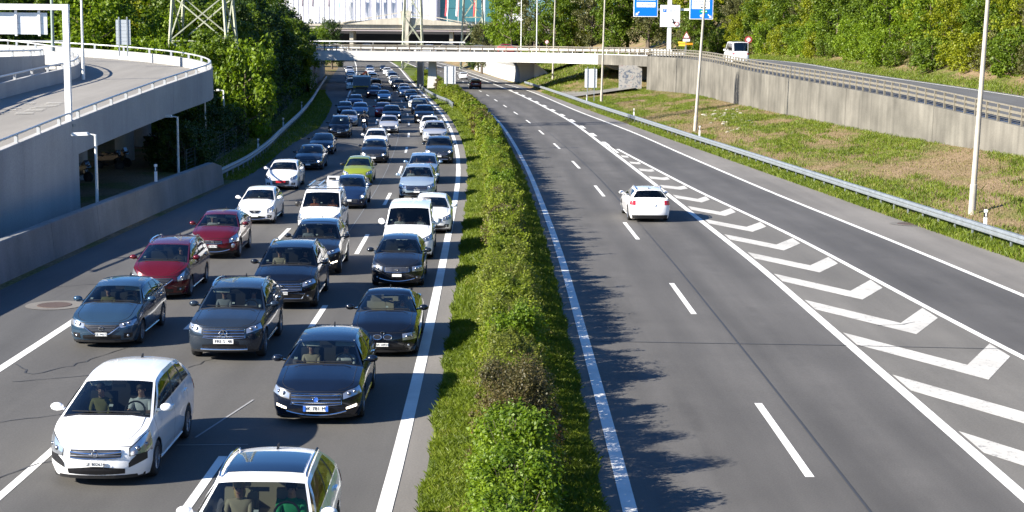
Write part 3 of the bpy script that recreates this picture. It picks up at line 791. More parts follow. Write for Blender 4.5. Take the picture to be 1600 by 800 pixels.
# painted letters on the ramp
ltr = MB()
rl_rnd = random.Random(5)
for i in range(9):
    for row, ln in ((0, 0.55), (1, 0.9)):
        if row == 0 and i in (2, 5, 6): continue
        x = CX + 16.4 + row * 1.3 + rl_rnd.uniform(-0.1, 0.1); y = 78.5 + i * 0.72
        ltr.box((x, y, ZR(y - 20) + 0.03), (ln, 0.16, 0.004), rl_rnd.uniform(-0.35, 0.35))
ltr.V = rr_(ltr.V); ltr.build('faded_lane_lettering', PAINT, ramp)
# tubular handrails of the ramp
TUBE = pmat('tube_rail', (0.55, 0.55, 0.54), 0.4, 0.5)
def tube_rail(label, rad, zf, s0, s1, step):
    o = empty('tube_railing', ring(s0, rad, zf(s0))); tag(o, label, 'railing')
    pts = [ring(s, rad, zf(s) + 0.34) for s in np.arange(s0, s1, 1.6)]
    mb = MB().tube(pts, 0.055, 8); mb.V = rel(o, mb.V); mb.build('rail', TUBE, o, smooth=60)
    pm = MB().box((0, 0, 0.15), (0.14, 0.12, 0.34)).mesh('post', TUBE)
    for s in np.arange(s0 + 0.5, s1, step): link('post', pm, o, Vector(ring(s, rad, zf(s))) - o.location)
tube_rail('tubular handrail on the outer parapet of the elevated ramp', RO + 0.1, lambda s: ZR(s) + 0.66, 30, 140, 3.0)
tube_rail('tubular handrail on the inner parapet of the elevated ramp', RI - 0.15, lambda s: ZR(s) + 0.85, 50, 132, 3.2)

# upper loop of the ramp seen behind
loop = empty('upper_ramp', (-31, 95, 4)); tag(loop, 'upper loop of the curved concrete ramp behind the first', 'ramp')
def rl_(pts): return rel(loop, pts)
ZU = lambda s: 6.4 + 0.008 * (s - 60)
parapet('outer_panel', 11.6, 0.3, lambda s: ZU(s) + 0.75, lambda s: ZU(s) - 1.7, CONC_PALE, [20, 36, 50, 60, 70, 80, 88, 94, 100, 106, 112, 118, 124], loop, rl_)
MB().grid([rl_([ring(s, 11.4, ZU(s)), ring(s, 3.0, ZU(s) + 0.0)]) for s in SS if 20 <= s < 128]).build('ramp_surface', MATS['asphalt_ramp'], loop)
pts = [(-70, 118, 7.0), (-52, 124.5, 7.1), (-43, 127, 7.15), (-36.5, 127.5, 7.2)]
mb = MB()
for a, b in zip(pts[:-1], pts[1:]): mb.bar((a[0], a[1], a[2] + 0.1), (b[0], b[1], b[2] + 0.1), 0.3, 1.5)
mb.V = rl_(mb.V); mb.build('far_parapet', CONC_PALE, loop)
mb = MB().grid([[(-75, 100, 6.75), (-75, 124, 6.75)], [(-32, 112, 6.75), (-34, 127.4, 6.75)]]); mb.V = rl_(mb.V); mb.build('far_surface', MATS['asphalt_ramp'], loop)
tube_rail('tubular handrail on the upper loop parapet', 11.45, lambda s: ZU(s) + 0.75, 40, 118, 3.6)
o = railing('far_ramp_railing', [(p[0], p[1], p[2] + 0.85) for p in pts], 'thin handrail along the sunlit far parapet of the upper ramp', 5.0, 0.4, [(0.38, 0.08, 0.08)], 0.1, TUBE, TUBE)

# ------------------------------------------------------------------ lamps and posts
LAMP = pmat('lamp_white', (0.72, 0.72, 0.68), 0.45, 0.1)
def small_lamp(x, y, h, label):
    o = empty('street_lamp', (x, y, zg(y))); tag(o, label, 'street lamp', 'short street lamps under the ramp')
    MB().tube([(0, 0, -0.1), (0, 0, h)], [0.08, 0.06], 10).build('pole', LAMP, o, smooth=60)
    MB().tube([(0, 0, h - 0.03), (-0.35, 0, h + 0.02)], 0.035, 8).build('arm', LAMP, o)
    MB().prism([(-1.05, 0.02), (-1.0, 0.09), (-0.35, 0.12), (-0.3, -0.02), (-1.0, -0.05)], 'Y', -0.13, 0.13).build('lamp_head', LAMP, o, loc=(0, 0, h - 0.02))
small_lamp(-18.3, 67.4, 3.85, 'short street lamp with flat head in front of the ramp wall corner')
small_lamp(-19.4, 89.0, 3.55, 'short street lamp with flat head by the concrete barrier end')
small_lamp(-21.0, 105, 3.75, 'short shaded street lamp below the ramp tip')
small_lamp(-22.9, 122, 3.95, 'dim street lamp in front of the dark trees beyond the ramp')

POLE = pmat('weathered_pole', (0.36, 0.33, 0.275), 0.7, 0.0, (1.5, 0.2))
def mast(x, y, z, h, lean, r0_, label, mat=POLE, arm=2.2, dirx=-1):
    o = empty('lamp_post', (x, y, z)); tag(o, label, 'lamp post', 'tall motorway lamp posts')
    top = (lean * h, 0, h)
    MB().tube([(0, 0, -0.4), (lean * 1.5, 0, 1.5), (lean * 1.52, 0, 1.52), top], [r0_ * 1.25, r0_ * 1.22, r0_, r0_ * 0.55], 12).build('pole', mat, o, smooth=40)
    MB().tube([top, (top[0] + dirx * arm * 0.5, 0, h + 0.5), (top[0] + dirx * arm, 0, h + 0.6)], [0.07, 0.05, 0.05], 8).build('arm', mat, o, smooth=60)
    MB().prism([(0, -0.05), (0.1, 0.1), (0.7, 0.1), (0.8, -0.02), (0.5, -0.1)], 'Y', -0.17, 0.17).build('lamp_head', LAMP, o, loc=(top[0] + dirx * arm - (0.8 if dirx < 0 else 0), 0, h + 0.6))
mast(21.2, 70.6, 0.45, 13, 0.028, 0.135, 'nearest tall pale lamp post on the right grass bank')
mast(15.7, 133, 0.95, 15, 0.05, 0.14, 'second tall lamp post behind the right guard rail')
mast(11.0, 193, 1.5, 16, 0.018, 0.14, 'third tall lamp post beside the slatted sign back')
mast(6.6, 262, 2.1, 18, 0.02, 0.15, 'fourth lamp post rising behind the white bridge edge')
mast(4.3, 292, 7.6, 14, 0.0, 0.11, 'thin bright lamp post behind the bridge left of the fourth post', LAMP)
mast(1.4, 300, 7.6, 14, 0.0, 0.10, 'thin grey lamp post behind the bridge nearest the bright green tree', LAMP)
mast(-28.1, 101, 6.2, 14, 0.0, 0.085, 'slim white lamp post on the inner parapet of the ramp', LAMP)
mast(-33.9, 114, 6.6, 14, 0.0, 0.12, 'grey green lamp post on the upper ramp behind the sign gantry', pmat('pole_green_grey', (0.25, 0.3, 0.27), 0.6))

# sign gantry on the ramp parapet: post, boom and the back of a slatted sign
gt = empty('sign_gantry', (-20.25, 70.2, ZR(50) + 0.4)); tag(gt, 'white box section sign gantry with the back of a slatted sign', 'sign gantry')
MB().box((0, 0, 2.75), (0.26, 0.24, 5.5)).build('post', WHITE, gt)
MB().box((-3.1, 0, 5.37), (6.5, 0.22, 0.26)).build('boom', WHITE, gt)
ALU = pmat('aluminium_panel', (0.66, 0.67, 0.68), 0.5, 0.2)
for i in range(4):
    MB().box((-3.05, 0.16, 5.12 - i * 0.245 - 0.12), (4.3, 0.05, 0.238)).build('slat', ALU, gt)
for x in (-1.25, -2.3, -4.6): MB().box((x, 0.1, 4.65), (0.1, 0.07, 1.15)).build('bracket', WHITE, gt)
MB().box((0, 0, 0.06), (0.5, 0.4, 0.12)).build('foot_plate', STEEL, gt)

def sign_back(nm, x, y, z, w, h, legs, label, mat=ALU, slats=7, rz=0.0):
    o = empty(nm, (x, y, z), rz); tag(o, label, 'sign')
    sh = h / slats
    for i in range(slats):
        MB().box((0, 0, legs + sh * (i + 0.5)), (w, 0.05, sh * 0.95)).build('slat', mat, o)
    MB().box((0, 0.05, legs + h / 2), (w * 0.98, 0.03, h * 0.98)).build('sign_plate', mat, o)
    for s in (-1, 1): MB().box((s * w * 0.28, -0.05, (legs + h) / 2 + 0.05), (0.09, 0.06, legs + h + 0.3)).build('leg', STEEL, o)
    return o
sign_back('traffic_sign', 9.25, 185, 2.2, 1.45, 2.25, 1.5, 'pale slatted back of a traffic sign on two legs on the right bank')
sign_back('traffic_sign', -8.85, 215, 1.7, 1.6, 2.4, 1.7, 'pale slatted back of a traffic sign in the median before the bridge')
sign_back('traffic_sign', -28.2, 112, 7.4, 1.05, 1.8, 0.7, 'shaded slatted sign back on a post at the ramp bend', pmat('panel_painted_shade', (0.38, 0.41, 0.43), 0.5, 0.2))  # darker copy of the aluminium, shade put into the panel colour

# ------------------------------------------------------------------ sign gantry on the right, road signs
BLUE = pmat('sign_blue', (0.0, 0.15, 0.62), 0.4); SWHITE = pmat('sign_white', (0.82, 0.82, 0.8), 0.4)
SGREY = pmat('sign_grey_print', (0.45, 0.47, 0.5), 0.5); GREEN = pmat('sign_green', (0.0, 0.3, 0.2), 0.4); RED = pmat('sign_red', (0.28, 0.04, 0.035), 0.5)
YEL = pmat('sign_yellow', (0.85, 0.55, 0.05), 0.45); ORG = pmat('sign_orange', (0.75, 0.27, 0.01), 0.45)
sg = empty('direction_sign_gantry', (22.8, 228, 7.55)); tag(sg, 'white sign gantry with blue and white direction panels above the slip road', 'sign gantry')
MB().box((0, 0, 5.5), (0.55, 0.5, 11)).build('column', WHITE, sg)
MB().box((0, 0, 0.3), (4.6, 1.4, 0.6)).build('base_block', CONC_WHITE, sg)
MB().box((0.6, 0.1, 6.7), (11.5, 0.3, 0.3)).build('boom', WHITE, sg)
def panel(x, z, w, h, col, rim):
    p = MB().box((x, -0.3, z), (w, 0.08, h)).build('sign_panel', rim, sg)
    MB().box((x, -0.35, z), (w - 0.22, 0.03, h - 0.22)).build('sign_field', col, p)
    return p
def arrow(p, x, z, ang, L, mat, y=-0.38):
    mb = MB().prism([(-0.09 * L, -0.5 * L), (0.09 * L, -0.5 * L), (0.09 * L, 0.05 * L), (0.32 * L, 0.05 * L), (0, 0.5 * L), (-0.32 * L, 0.05 * L), (-0.09 * L, 0.05 * L)], 'Y', -0.02, 0.0)
    o = mb.build('arrow', mat, p, loc=(x, y, z)); o.rotation_euler = (0, ang, 0)
def words(p, s, x, z, size, mat, y=-0.405):
    link('lettering', text_mesh(s, size, mat), p, (x, y, z), (R(90), 0, 0))
def blurline(p, x, z, w, h, mat, seed):
    """row of short print strokes, too small in the photograph to read"""
    rnd = random.Random(seed); mb = MB(); u = x - w / 2
    while u < x + w / 2:
        k = rnd.uniform(0.08, 0.2); mb.box((u + k / 2, -0.395, z + rnd.uniform(-0.02, 0.02)), (k, 0.01, h * rnd.uniform(0.6, 1.0))); u += k + rnd.uniform(0.04, 0.1)
    mb.build('lettering', mat, p)
p1 = panel(-3.55, 7.9, 3.55, 4.6, BLUE, SWHITE)
for z, t in ((8.35, 1), (7.35, 2)):
    MB().box((-3.5, -0.37, z), (2.75, 0.02, 0.72)).build('name_field', SWHITE, p1); words(p1, 'P', -4.1, z, 0.5, SGREY); blurline(p1, -3.0, z, 1.2, 0.3, SGREY, t)
arrow(p1, -4.75, 6.05, R(-135), 0.75, SWHITE)
p2 = panel(0.05, 5.75, 2.9, 3.15, SWHITE, SWHITE)
MB().box((-0.75, -0.37, 6.55), (0.5, 0.02, 0.5)).build('parking_symbol', BLUE, p2); words(p2, 'P', -0.75, 6.55, 0.45, SWHITE)
MB().box((0.1, -0.37, 6.55), (0.35, 0.02, 0.42)).build('symbol', SGREY, p2); blurline(p2, 0.8, 6.55, 0.6, 0.2, SGREY, 3)
arrow(p2, 0.55, 4.95, R(160), 0.85, DARK)
MB().lathe([(-0.40, 0.0), (-0.40, 0.34)], 16, 'Y', (1.05, 0, 4.6)).build('ring', RED, p2); MB().lathe([(-0.41, 0.0), (-0.41, 0.22)], 16, 'Y', (1.05, 0, 4.6)).build('ring_field', SWHITE, p2)
p3 = panel(4.6, 7.7, 3.45, 4.8, BLUE, SWHITE)
MB().box((4.5, -0.37, 7.55), (2.6, 0.02, 1.5)).build('name_field', SWHITE, p3); blurline(p3, 4.5, 7.95, 2.2, 0.28, SGREY, 4); blurline(p3, 4.6, 7.45, 1.2, 0.28, SGREY, 5); blurline(p3, 4.9, 7.0, 0.8, 0.2, DARK, 6)
MB().box((4.9, -0.38, 6.45), (1.15, 0.02, 0.5)).build('green_field', GREEN, p3); blurline(p3, 4.9, 6.45, 0.7, 0.16, SWHITE, 7)
MB().lathe([(-0.39, 0), (-0.39, 0.2)], 12, 'Y', (4.6, 0, 5.8)).build('airport_symbol', SWHITE, p3)
arrow(p3, 5.85, 5.75, R(135), 0.75, SWHITE)

wt = empty('warning_sign', (23.9, 215, 7.5)); tag(wt, 'red edged triangular warning sign on a thin post by the gantry', 'road sign')
MB().tube([(0, 0, 0), (0, 0, 3.0)], 0.05, 8).build('post', STEEL, wt)
MB().prism([(-0.55, 2.45), (0.55, 2.45), (0, 3.45)], 'Y', -0.06, -0.02).build('triangle', RED, wt)
MB().prism([(-0.36, 2.56), (0.36, 2.56), (0, 3.22)], 'Y', -0.08, -0.06).build('triangle_field', SWHITE, wt)
MB().box((0, -0.05, 2.2), (0.95, 0.04, 0.34)).build('plate', SWHITE, wt)
ya = empty('arrow_sign', (23.6, 213.5, 7.5)); tag(ya, 'yellow and orange arrow shaped signpost boards beside the gantry column', 'road sign')
MB().tube([(0, 0, 0), (0, 0, 2.0)], 0.05, 8).build('post', STEEL, ya)
for z, m, x0, x1 in ((1.85, YEL, -1.0, 0.0), (1.5, YEL, -0.9, 0.0), (1.68, ORG, 0.05, 1.0)):
    MB().box(((x0 + x1) / 2, -0.07, z), (abs(x1 - x0), 0.04, 0.26)).build('board', m, ya)
rs = empty('round_sign', (26.3, 174, 6.7)); tag(rs, 'round red ringed sign on a thin pole beyond the white minibus', 'road sign')
MB().tube([(0, 0, 0), (0, 0, 2.6)], 0.045, 8).build('pole', POLE, rs)
MB().lathe([(-0.06, 0), (-0.06, 0.42)], 20, 'Y', (0, 0, 2.75)).build('disc', RED, rs); MB().lathe([(-0.075, 0), (-0.075, 0.22)], 20, 'Y', (0, 0, 2.75)).build('disc_field', SWHITE, rs)
ns = empty('no_turn_sign', (5.7, 268, 7.75)); tag(ns, 'round white and red no turning sign on the bridge by the lamp posts', 'road sign')
MB().tube([(0, 0, 0), (0, 0, 1.9)], 0.045, 8).build('pole', POLE, ns)
MB().lathe([(-0.06, 0), (-0.06, 0.36)], 20, 'Y', (0, 0, 1.9)).build('disc', RED, ns); MB().lathe([(-0.075, 0), (-0.075, 0.26)], 20, 'Y', (0, 0, 1.9)).build('disc_field', SWHITE, ns)
MB().bar((-0.2, -0.09, 2.1), (0.2, -0.09, 1.7), 0.06).build('bar', DARK, ns)

# ------------------------------------------------------------------ lattice pylons
def pylon(x, y, z, b, h, top, label, mat, bays, t=0.16):
    o = empty('lattice_pylon', (x, y, z)); tag(o, label, 'pylon')
    cn = [(-1, -1), (1, -1), (1, 1), (-1, 1)]
    def P(c, f): w = b + (top - b) * f; return (c[0] * w / 2, c[1] * w / 2, h * f)
    for c in cn: MB().bar(P(c, 0), P(c, 1), t).build('leg', mat, o)
    fs = [i / bays for i in range(bays + 1)]
    for k in range(4):
        a, c = cn[k], cn[(k + 1) % 4]
        for f0, f1 in zip(fs[:-1], fs[1:]):
            mb = MB().bar(P(a, f0), P(c, f1), t * 0.55).bar(P(c, f0), P(a, f1), t * 0.55).bar(P(a, f1), P(c, f1), t * 0.5)
            mb.build('cross_brace', mat, o)
    return o
PYL = pmat('pylon_green_grey', (0.36, 0.37, 0.27), 0.6, 0.2, (2, 0.2))
pylon(-27.0, 135, 1.0, 5.9, 34, 1.2, 'grey green lattice pylon standing among the left trees', PYL, 9, 0.2)
pylon(-26.4, 405, zg(405), 5.4, 62, 1.2, 'tall lattice pylon behind the bridge in front of the white facade', PYL, 9, 0.3)
pylon(-11.0, 415, zg(415), 6.4, 62, 1.2, 'tall lattice pylon behind the bridge in front of the glass facade', PYL, 9, 0.3)

# ------------------------------------------------------------------ background: viaduct and exhibition hall
FAC = pmat('facade_white', (0.72, 0.71, 0.73), 0.5, 0, (0.3, 0.06)); RIB = pmat('facade_rib', (0.52, 0.52, 0.6), 0.5)
hall = empty('exhibition_hall', (-50, 520, 8)); tag(hall, 'huge white ribbed exhibition hall with glazed blue green end', 'building')
def rh(mb): mb.V = rel(hall, mb.V); return mb
rh(MB().box((-85, 545, 33), (120, 40, 32))).build('facade', FAC, hall)
x = -143
pm = MB().box((0, 0, 0), (0.14, 0.06, 31)).mesh('facade_rib', RIB)
while x < -26: link('facade_rib', pm, hall, (x - hall.location.x, 524.9 - hall.location.y, 33 - hall.location.z)); x += 1.75
TEAL = pmat('glass_teal', (0.05, 0.16, 0.19), 0.12, 0.0)
for i in range(7):
    for j in range(4):
        rh(MB().box((-24.0 + i * 2.9, 525.5, 20.2 + j * 4.4), (2.82, 0.5, 4.3))).build('glass_panel', TEAL, hall)
rh(MB().box((-15, 526.5, 32), (22, 0.8, 30))).build('mullion_wall', pmat('mullion', (0.35, 0.45, 0.47), 0.4), hall)
rh(MB().tube([(-26.5, 525, 17), (-26.5, 525, 48)], 1.3, 16)).build('corner_column', RIB, hall)
rh(MB().prism([(-6, 17), (3, 17), (3, 31), (1.0, 31), (-6, 22)], 'Y', 523, 526)).build('end_wall', FAC, hall)
rh(MB().box((-70, 525, 14.5), (160, 3, 5))).build('plinth', CONC_PALE, hall)
wm = MB().box((0, 0, 0), (0.75, 0.2, 1.7)).mesh('window', pmat('window_dark', (0.10, 0.12, 0.15), 0.2))
for i in range(78):
    link('window', wm, hall, (-84 + i * 1.15 - hall.location.x, 523.3 - hall.location.y, 16.55 - hall.location.z))
# flags hang in front of the hall
def flag(x, zlow, cols, label, tilt=0.0, white=False):
    o = empty('flag', (x, 515, 10)); tag(o, label, 'flag', 'flags hanging in front of the exhibition hall')
    MB().tube([(0.9, 0, 0), (0.9, 0, 30)], 0.09, 8).build('flag_pole', LAMP, o)
    for i, c in enumerate(cols):
        rows = []
        for k in range(6):
            zz = zlow - 10 + (14 * k / 5)
            w = 0.5 + 0.06 * k
            rows.append([(i * 0.42 + tilt * k * 0.1 + math.sin(k + i) * 0.1, 0.15 * math.sin(k * 1.7), zz), (i * 0.42 + w + tilt * k * 0.1 + math.sin(k + i) * 0.1, -0.1 * math.sin(k * 1.3), zz)])
        MB().grid(rows).build('cloth', c, o)
FW = pmat('flag_white', (0.7, 0.7, 0.72), 0.8); FR = pmat('flag_red', (0.5, 0.06, 0.07), 0.8); FG = pmat('flag_grey', (0.14, 0.12, 0.15), 0.8); FY = pmat('flag_gold', (0.6, 0.4, 0.08), 0.8); FB = pmat('flag_pale_blue', (0.35, 0.55, 0.7), 0.8)
flag(-23.0, 19.5, [FR, FW], 'red and white flag left of the lattice pylon', 0.8)
flag(-19.4, 19.5, [FW, FR], 'white and red flag behind the lattice pylon', 0.4)
flag(-13.6, 19.5, [FR, FY], 'red and yellow flag on the glass facade', 0.2)
flag(-10.6, 19.5, [FW], 'plain white flag at the right of the glass facade', 0.3)
for i, (x, c, l) in enumerate([(-76, FG, 'leftmost dark narrow flag on the white facade'), (-70.4, FG, 'second dark narrow flag on the white facade'), (-67, FG, 'third dark narrow flag, slightly tilted, on the white facade'), (-64.5, FW, 'pale narrow flag on the white facade'), (-61.6, FG, 'grey narrow flag left of the pale blue one'), (-58.2, FB, 'pale blue narrow flag on the white facade'), (-55, FW, 'narrow whitish flag nearest the viaduct mast')]):
    flag(x, 22.3, [c], l, 0.3 if i == 2 else 0.0)

via = empty('viaduct', (-28, 420, 8)); tag(via, 'concrete viaduct with central mast crossing behind the bridge', 'viaduct')
def rv(mb): mb.V = rel(via, mb.V); return mb
CREAM = concrete('concrete_cream', (0.5, 0.46, 0.38), 0.15, 0.15)
rv(MB().box((-30, 424, 14.1), (110, 12, 0.7))).build('deck', CREAM, via)
rv(MB().box((-30, 417.8, 14.75), (110, 0.3, 0.55))).build('edge_beam', CREAM, via)
rv(MB().box((-30, 417.6, 13.35), (110, 0.3, 0.3))).build('girder', pmat('girder_dull', (0.35, 0.3, 0.3), 0.7), via)
rv(MB().prism([(-29.9, 8), (-29.9, 14), (-30.6, 18.6), (-27.6, 18.6), (-28.3, 14), (-28.3, 8)], 'Y', 416.5, 418.5)).build('mast', CREAM, via)
rv(MB().prism([(-52, 14.9), (-29.5, 17.0), (-7, 14.9)], 'Y', 417.2, 417.5)).build('haunch', CREAM, via)
for s in (-1, 1): rv(MB().bar((-29.1, 417, 18.4), (-29.1 + s * 17, 417, 15.4), 0.25)).build('stay', CREAM, via)
for x in (-74, -60, -44, -17, -6.2, -1): rv(MB().box((x, 424, 11), (1.0, 8, 6.0))).build('pillar', CREAM, via)
rv(MB().box((-30, 432, 10.8), (110, 1, 6))).build('shade_sheet', pmat('painted_underpass_shade', (0.03, 0.03, 0.035), 0.9), via)  # near-black sheet standing in for the shade below the viaduct deck
pw = MB().box((-50, 291, 7.6), (24, 0.6, 3.4)).build('parapet_wall', concrete('concrete_blue_grey', (0.3, 0.32, 0.35))); tag(pw, 'blue grey parapet wall behind the bridge beside the left trees', 'wall')
rf = empty('shelter_roof', (-26, 286.2, 7.63)); tag(rf, 'long flat white canopy behind the bridge railing', 'canopy')
MB().box((0, 0, 1.95), (34, 1.6, 0.2)).build('roof_slab', WHITE, rf)
for x in (-16, -8, 0, 8, 16): MB().box((x, 0, 0.93), (0.16, 0.16, 1.86)).build('post', LAMP, rf)
# ------------------------------------------------------------------ vehicles
def paint(name, col, metal=0.0, rough=0.25):
    return pmat('car_paint_' + name, col, rough, metal, None, 1.0, 0.25)
PAINTS = {
 'white': paint('white', (0.80, 0.80, 0.79)), 'cream': paint('cream', (0.72, 0.71, 0.66)),
 'silver': paint('silver', (0.50, 0.51, 0.53), 0.5), 'grey': paint('grey', (0.020, 0.030, 0.045), 0.3), 'dark_grey': paint('dark_grey', (0.008, 0.011, 0.018), 0.0),
 'black': paint('black', (0.003, 0.004, 0.007)), 'blue_black': paint('blue_black', (0.004, 0.007, 0.016), 0.0), 'navy': paint('navy', (0.012, 0.028, 0.075), 0.35),
 'steel_blue': paint('steel_blue', (0.035, 0.075, 0.125), 0.5), 'pale_blue': paint('pale_blue', (0.22, 0.33, 0.46), 0.5), 'ice_blue': paint('ice_blue', (0.36, 0.45, 0.53), 0.5),
 'dark_red': paint('dark_red', (0.085, 0.004, 0.008), 0.2), 'red': paint('red', (0.36, 0.012, 0.02), 0.1), 'lime': paint('lime', (0.24, 0.29, 0.025), 0.3), 'maroon': paint('maroon', (0.06, 0.008, 0.014), 0.3),
 'yellow': paint('yellow', (0.55, 0.33, 0.03)), 'orange': paint('orange', (0.5, 0.09, 0.02)), 'crane_red': paint('crane_red', (0.16, 0.028, 0.012)),
}
GLASS = glassmat('car_glass', (0.37, 0.42, 0.42), 1.0)
GLASS_DARK = glassmat('car_glass_tinted', (0.28, 0.31, 0.31), 1.2)
ROOFGLASS = pmat('roof_glass', (0.004, 0.006, 0.012), 0.06, 0, None, 1.0)
LENS = pmat('headlight_lens', (0.42, 0.44, 0.47), 0.13, 0.7, None, 1.0)
LENS_IN = pmat('headlight_reflector', (0.25, 0.26, 0.28), 0.2, 0.9)
AMBER = pmat('indicator_amber', (0.7, 0.25, 0.03), 0.25)
TAIL = pmat('tail_lamp_red', (0.45, 0.01, 0.012), 0.2, 0, None, 1.0)
LAMPON = pmat('headlight_lit', (0.9, 0.85, 0.75), 0.3, 0, emit=(1.0, 0.86, 0.66, 2.2))
SEATM = pmat('seat_fabric', (0.035, 0.035, 0.038), 0.9); SEATB = pmat('seat_beige', (0.42, 0.35, 0.24), 0.8); VISOR = pmat('visor_cream', (0.62, 0.62, 0.55), 0.8)
PLATE = pmat('plate_white', (0.78, 0.78, 0.75), 0.4); PLATEB = pmat('plate_blue', (0.03, 0.12, 0.5), 0.4); PLATER = pmat('plate_red', (0.5, 0.02, 0.03), 0.4)
RIM = pmat('alloy_rim', (0.42, 0.43, 0.45), 0.3, 0.8); SHADOWGAP = pmat('panel_gap', (0.01, 0.01, 0.01), 0.9)
GRILLE = pmat('grille_black', (0.012, 0.012, 0.014), 0.35)

# unit wheel (radius 1), axis along X, shared by every vehicle
_t = MB().lathe([(-0.30, 0.62), (-0.33, 0.80), (-0.30, 0.94), (-0.22, 0.995), (0.22, 0.995), (0.30, 0.94), (0.33, 0.80), (0.30, 0.62)], 28, 'X').mesh('tyre', BLACK, 50)
_r = MB().lathe([(0.05, 0.0), (0.05, 0.12), (0.0, 0.14), (0.0, 0.6)], 24, 'X', mi=1)
_r.lathe([(0.10, 0.63), (0.29, 0.66), (0.30, 0.60), (0.10, 0.58)], 28, 'X')
for k in range(5):
    a = 2 * math.pi * k / 5
    for da in (-0.11, 0.11):
        c, s_ = math.cos(a + da), math.sin(a + da)
        _r.bar((0.22, 0.08 * math.cos(a), 0.08 * math.sin(a)), (0.25, 0.62 * c, 0.62 * s_), 0.11, 0.08)
_r.lathe([(0.27, 0.0), (0.27, 0.13), (0.2, 0.16)], 16, 'X')
_rim = _r.mesh('rim', [RIM, DARK], 40)
RIM_DARK = pmat('alloy_rim_dark', (0.09, 0.09, 0.1), 0.35, 0.8)
def rim_variant(n, w, mat, dbl):
    q = MB().lathe([(0.05, 0.0), (0.05, 0.12), (0.0, 0.14), (0.0, 0.6)], 24, 'X', mi=1)
    q.lathe([(0.10, 0.63), (0.29, 0.66), (0.30, 0.60), (0.10, 0.58)], 28, 'X')
    for k in range(n):
        a = 2 * math.pi * k / n
        q.bar((0.22, 0.08 * math.cos(a), 0.08 * math.sin(a)), (0.25, 0.62 * math.cos(a + dbl), 0.62 * math.sin(a + dbl)), w, 0.08)
    q.lathe([(0.27, 0.0), (0.27, 0.13), (0.2, 0.16)], 16, 'X')
    return q.mesh('rim', [mat, DARK], 40)
RIMS = [_rim, rim_variant(10, 0.075, RIM, 0.0), rim_variant(7, 0.13, RIM, 0.12), rim_variant(5, 0.2, RIM_DARK, 0.0), rim_variant(14, 0.05, RIM, 0.0)]
_hub = MB().lathe([(0.0, 0.60), (0.12, 0.58), (0.16, 0.25), (0.2, 0.0)], 20, 'X').mesh('rim', pmat('hub_cap', (0.3, 0.31, 0.32), 0.4, 0.6), 40)
_vis = MB().box((0, 0, 0), (0.42, 0.02, 0.14), rx=R(-25)).mesh('sun_visor', VISOR)
_mir = None

TYPES = {
 #            L     W     H    wheelbase fo   wr    zs   cowl  rf    rr    rb   hz0  hz1  b1   tail  nose  roofw
 'hatch':  (4.20, 1.76, 1.46, 2.58, 0.86, .315, .20, 1.20, 1.98, 3.50, 4.00, .70, .97, 1.06, .98, .50, .62),
 'small':  (3.90, 1.68, 1.45, 2.45, 0.80, .30, .20, 1.08, 1.82, 3.30, 3.72, .70, .96, 1.04, .98, .48, .62),
 'sedan':  (4.60, 1.78, 1.44, 2.70, 0.90, .32, .20, 1.36, 2.14, 3.30, 4.02, .68, .95, 1.03, 1.02, .52, .61),
 'wagon':  (4.64, 1.86, 1.48, 2.78, 0.88, .335, .20, 1.40, 2.22, 4.00, 4.45, .70, .98, 1.06, 1.0, .55, .61),
 'coupe':  (4.49, 1.76, 1.37, 2.73, 0.80, .325, .18, 1.45, 2.22, 3.15, 3.95, .66, .93, .99, .98, .50, .59),
 'mpv':    (4.60, 1.82, 1.66, 2.76, 0.90, .33, .20, 0.90, 1.96, 3.95, 4.38, .76, 1.08, 1.16, 1.08, .58, .66),
 'suv':    (4.62, 1.88, 1.66, 2.80, 0.86, .36, .28, 1.34, 2.10, 3.80, 4.30, .86, 1.10, 1.20, 1.10, .48, .63),
 'bigsuv': (4.78, 1.94, 1.72, 2.90, 0.88, .385, .29, 1.38, 2.14, 3.95, 4.45, .88, 1.13, 1.22, 1.12, .48, .63),
 'crossover': (4.14, 1.77, 1.57, 2.53, 0.84, .345, .26, 1.18, 1.90, 3.35, 3.88, .82, 1.08, 1.20, 1.08, .50, .60),
 'van':    (4.62, 1.88, 1.90, 3.0, 0.86, .33, .22, 0.86, 1.55, 4.35, 4.50, .86, 1.18, 1.20, 1.12, .42, .76),
 'smallvan': (4.38, 1.81, 1.84, 2.73, 0.92, .32, .22, 0.96, 1.66, 4.05, 4.24, .86, 1.16, 1.18, 1.10, .44, .76),
 'minibus': (5.6, 2.0, 2.5, 3.4, 0.95, .36, .25, 0.9, 1.9, 5.35, 5.52, .95, 1.35, 1.38, 1.3, .42, .80),
}
KIND = {'hatch': ('hatchback_car', 'car'), 'small': ('small_car', 'car'), 'sedan': ('saloon_car', 'car'), 'wagon': ('estate_car', 'car'), 'coupe': ('coupe_car', 'car'), 'mpv': ('people_carrier', 'car'),
        'suv': ('off_road_car', 'car'), 'bigsuv': ('off_road_car', 'car'), 'crossover': ('crossover_car', 'car'), 'van': ('delivery_van', 'van'), 'smallvan': ('delivery_van', 'van'), 'minibus': ('minibus', 'minibus')}

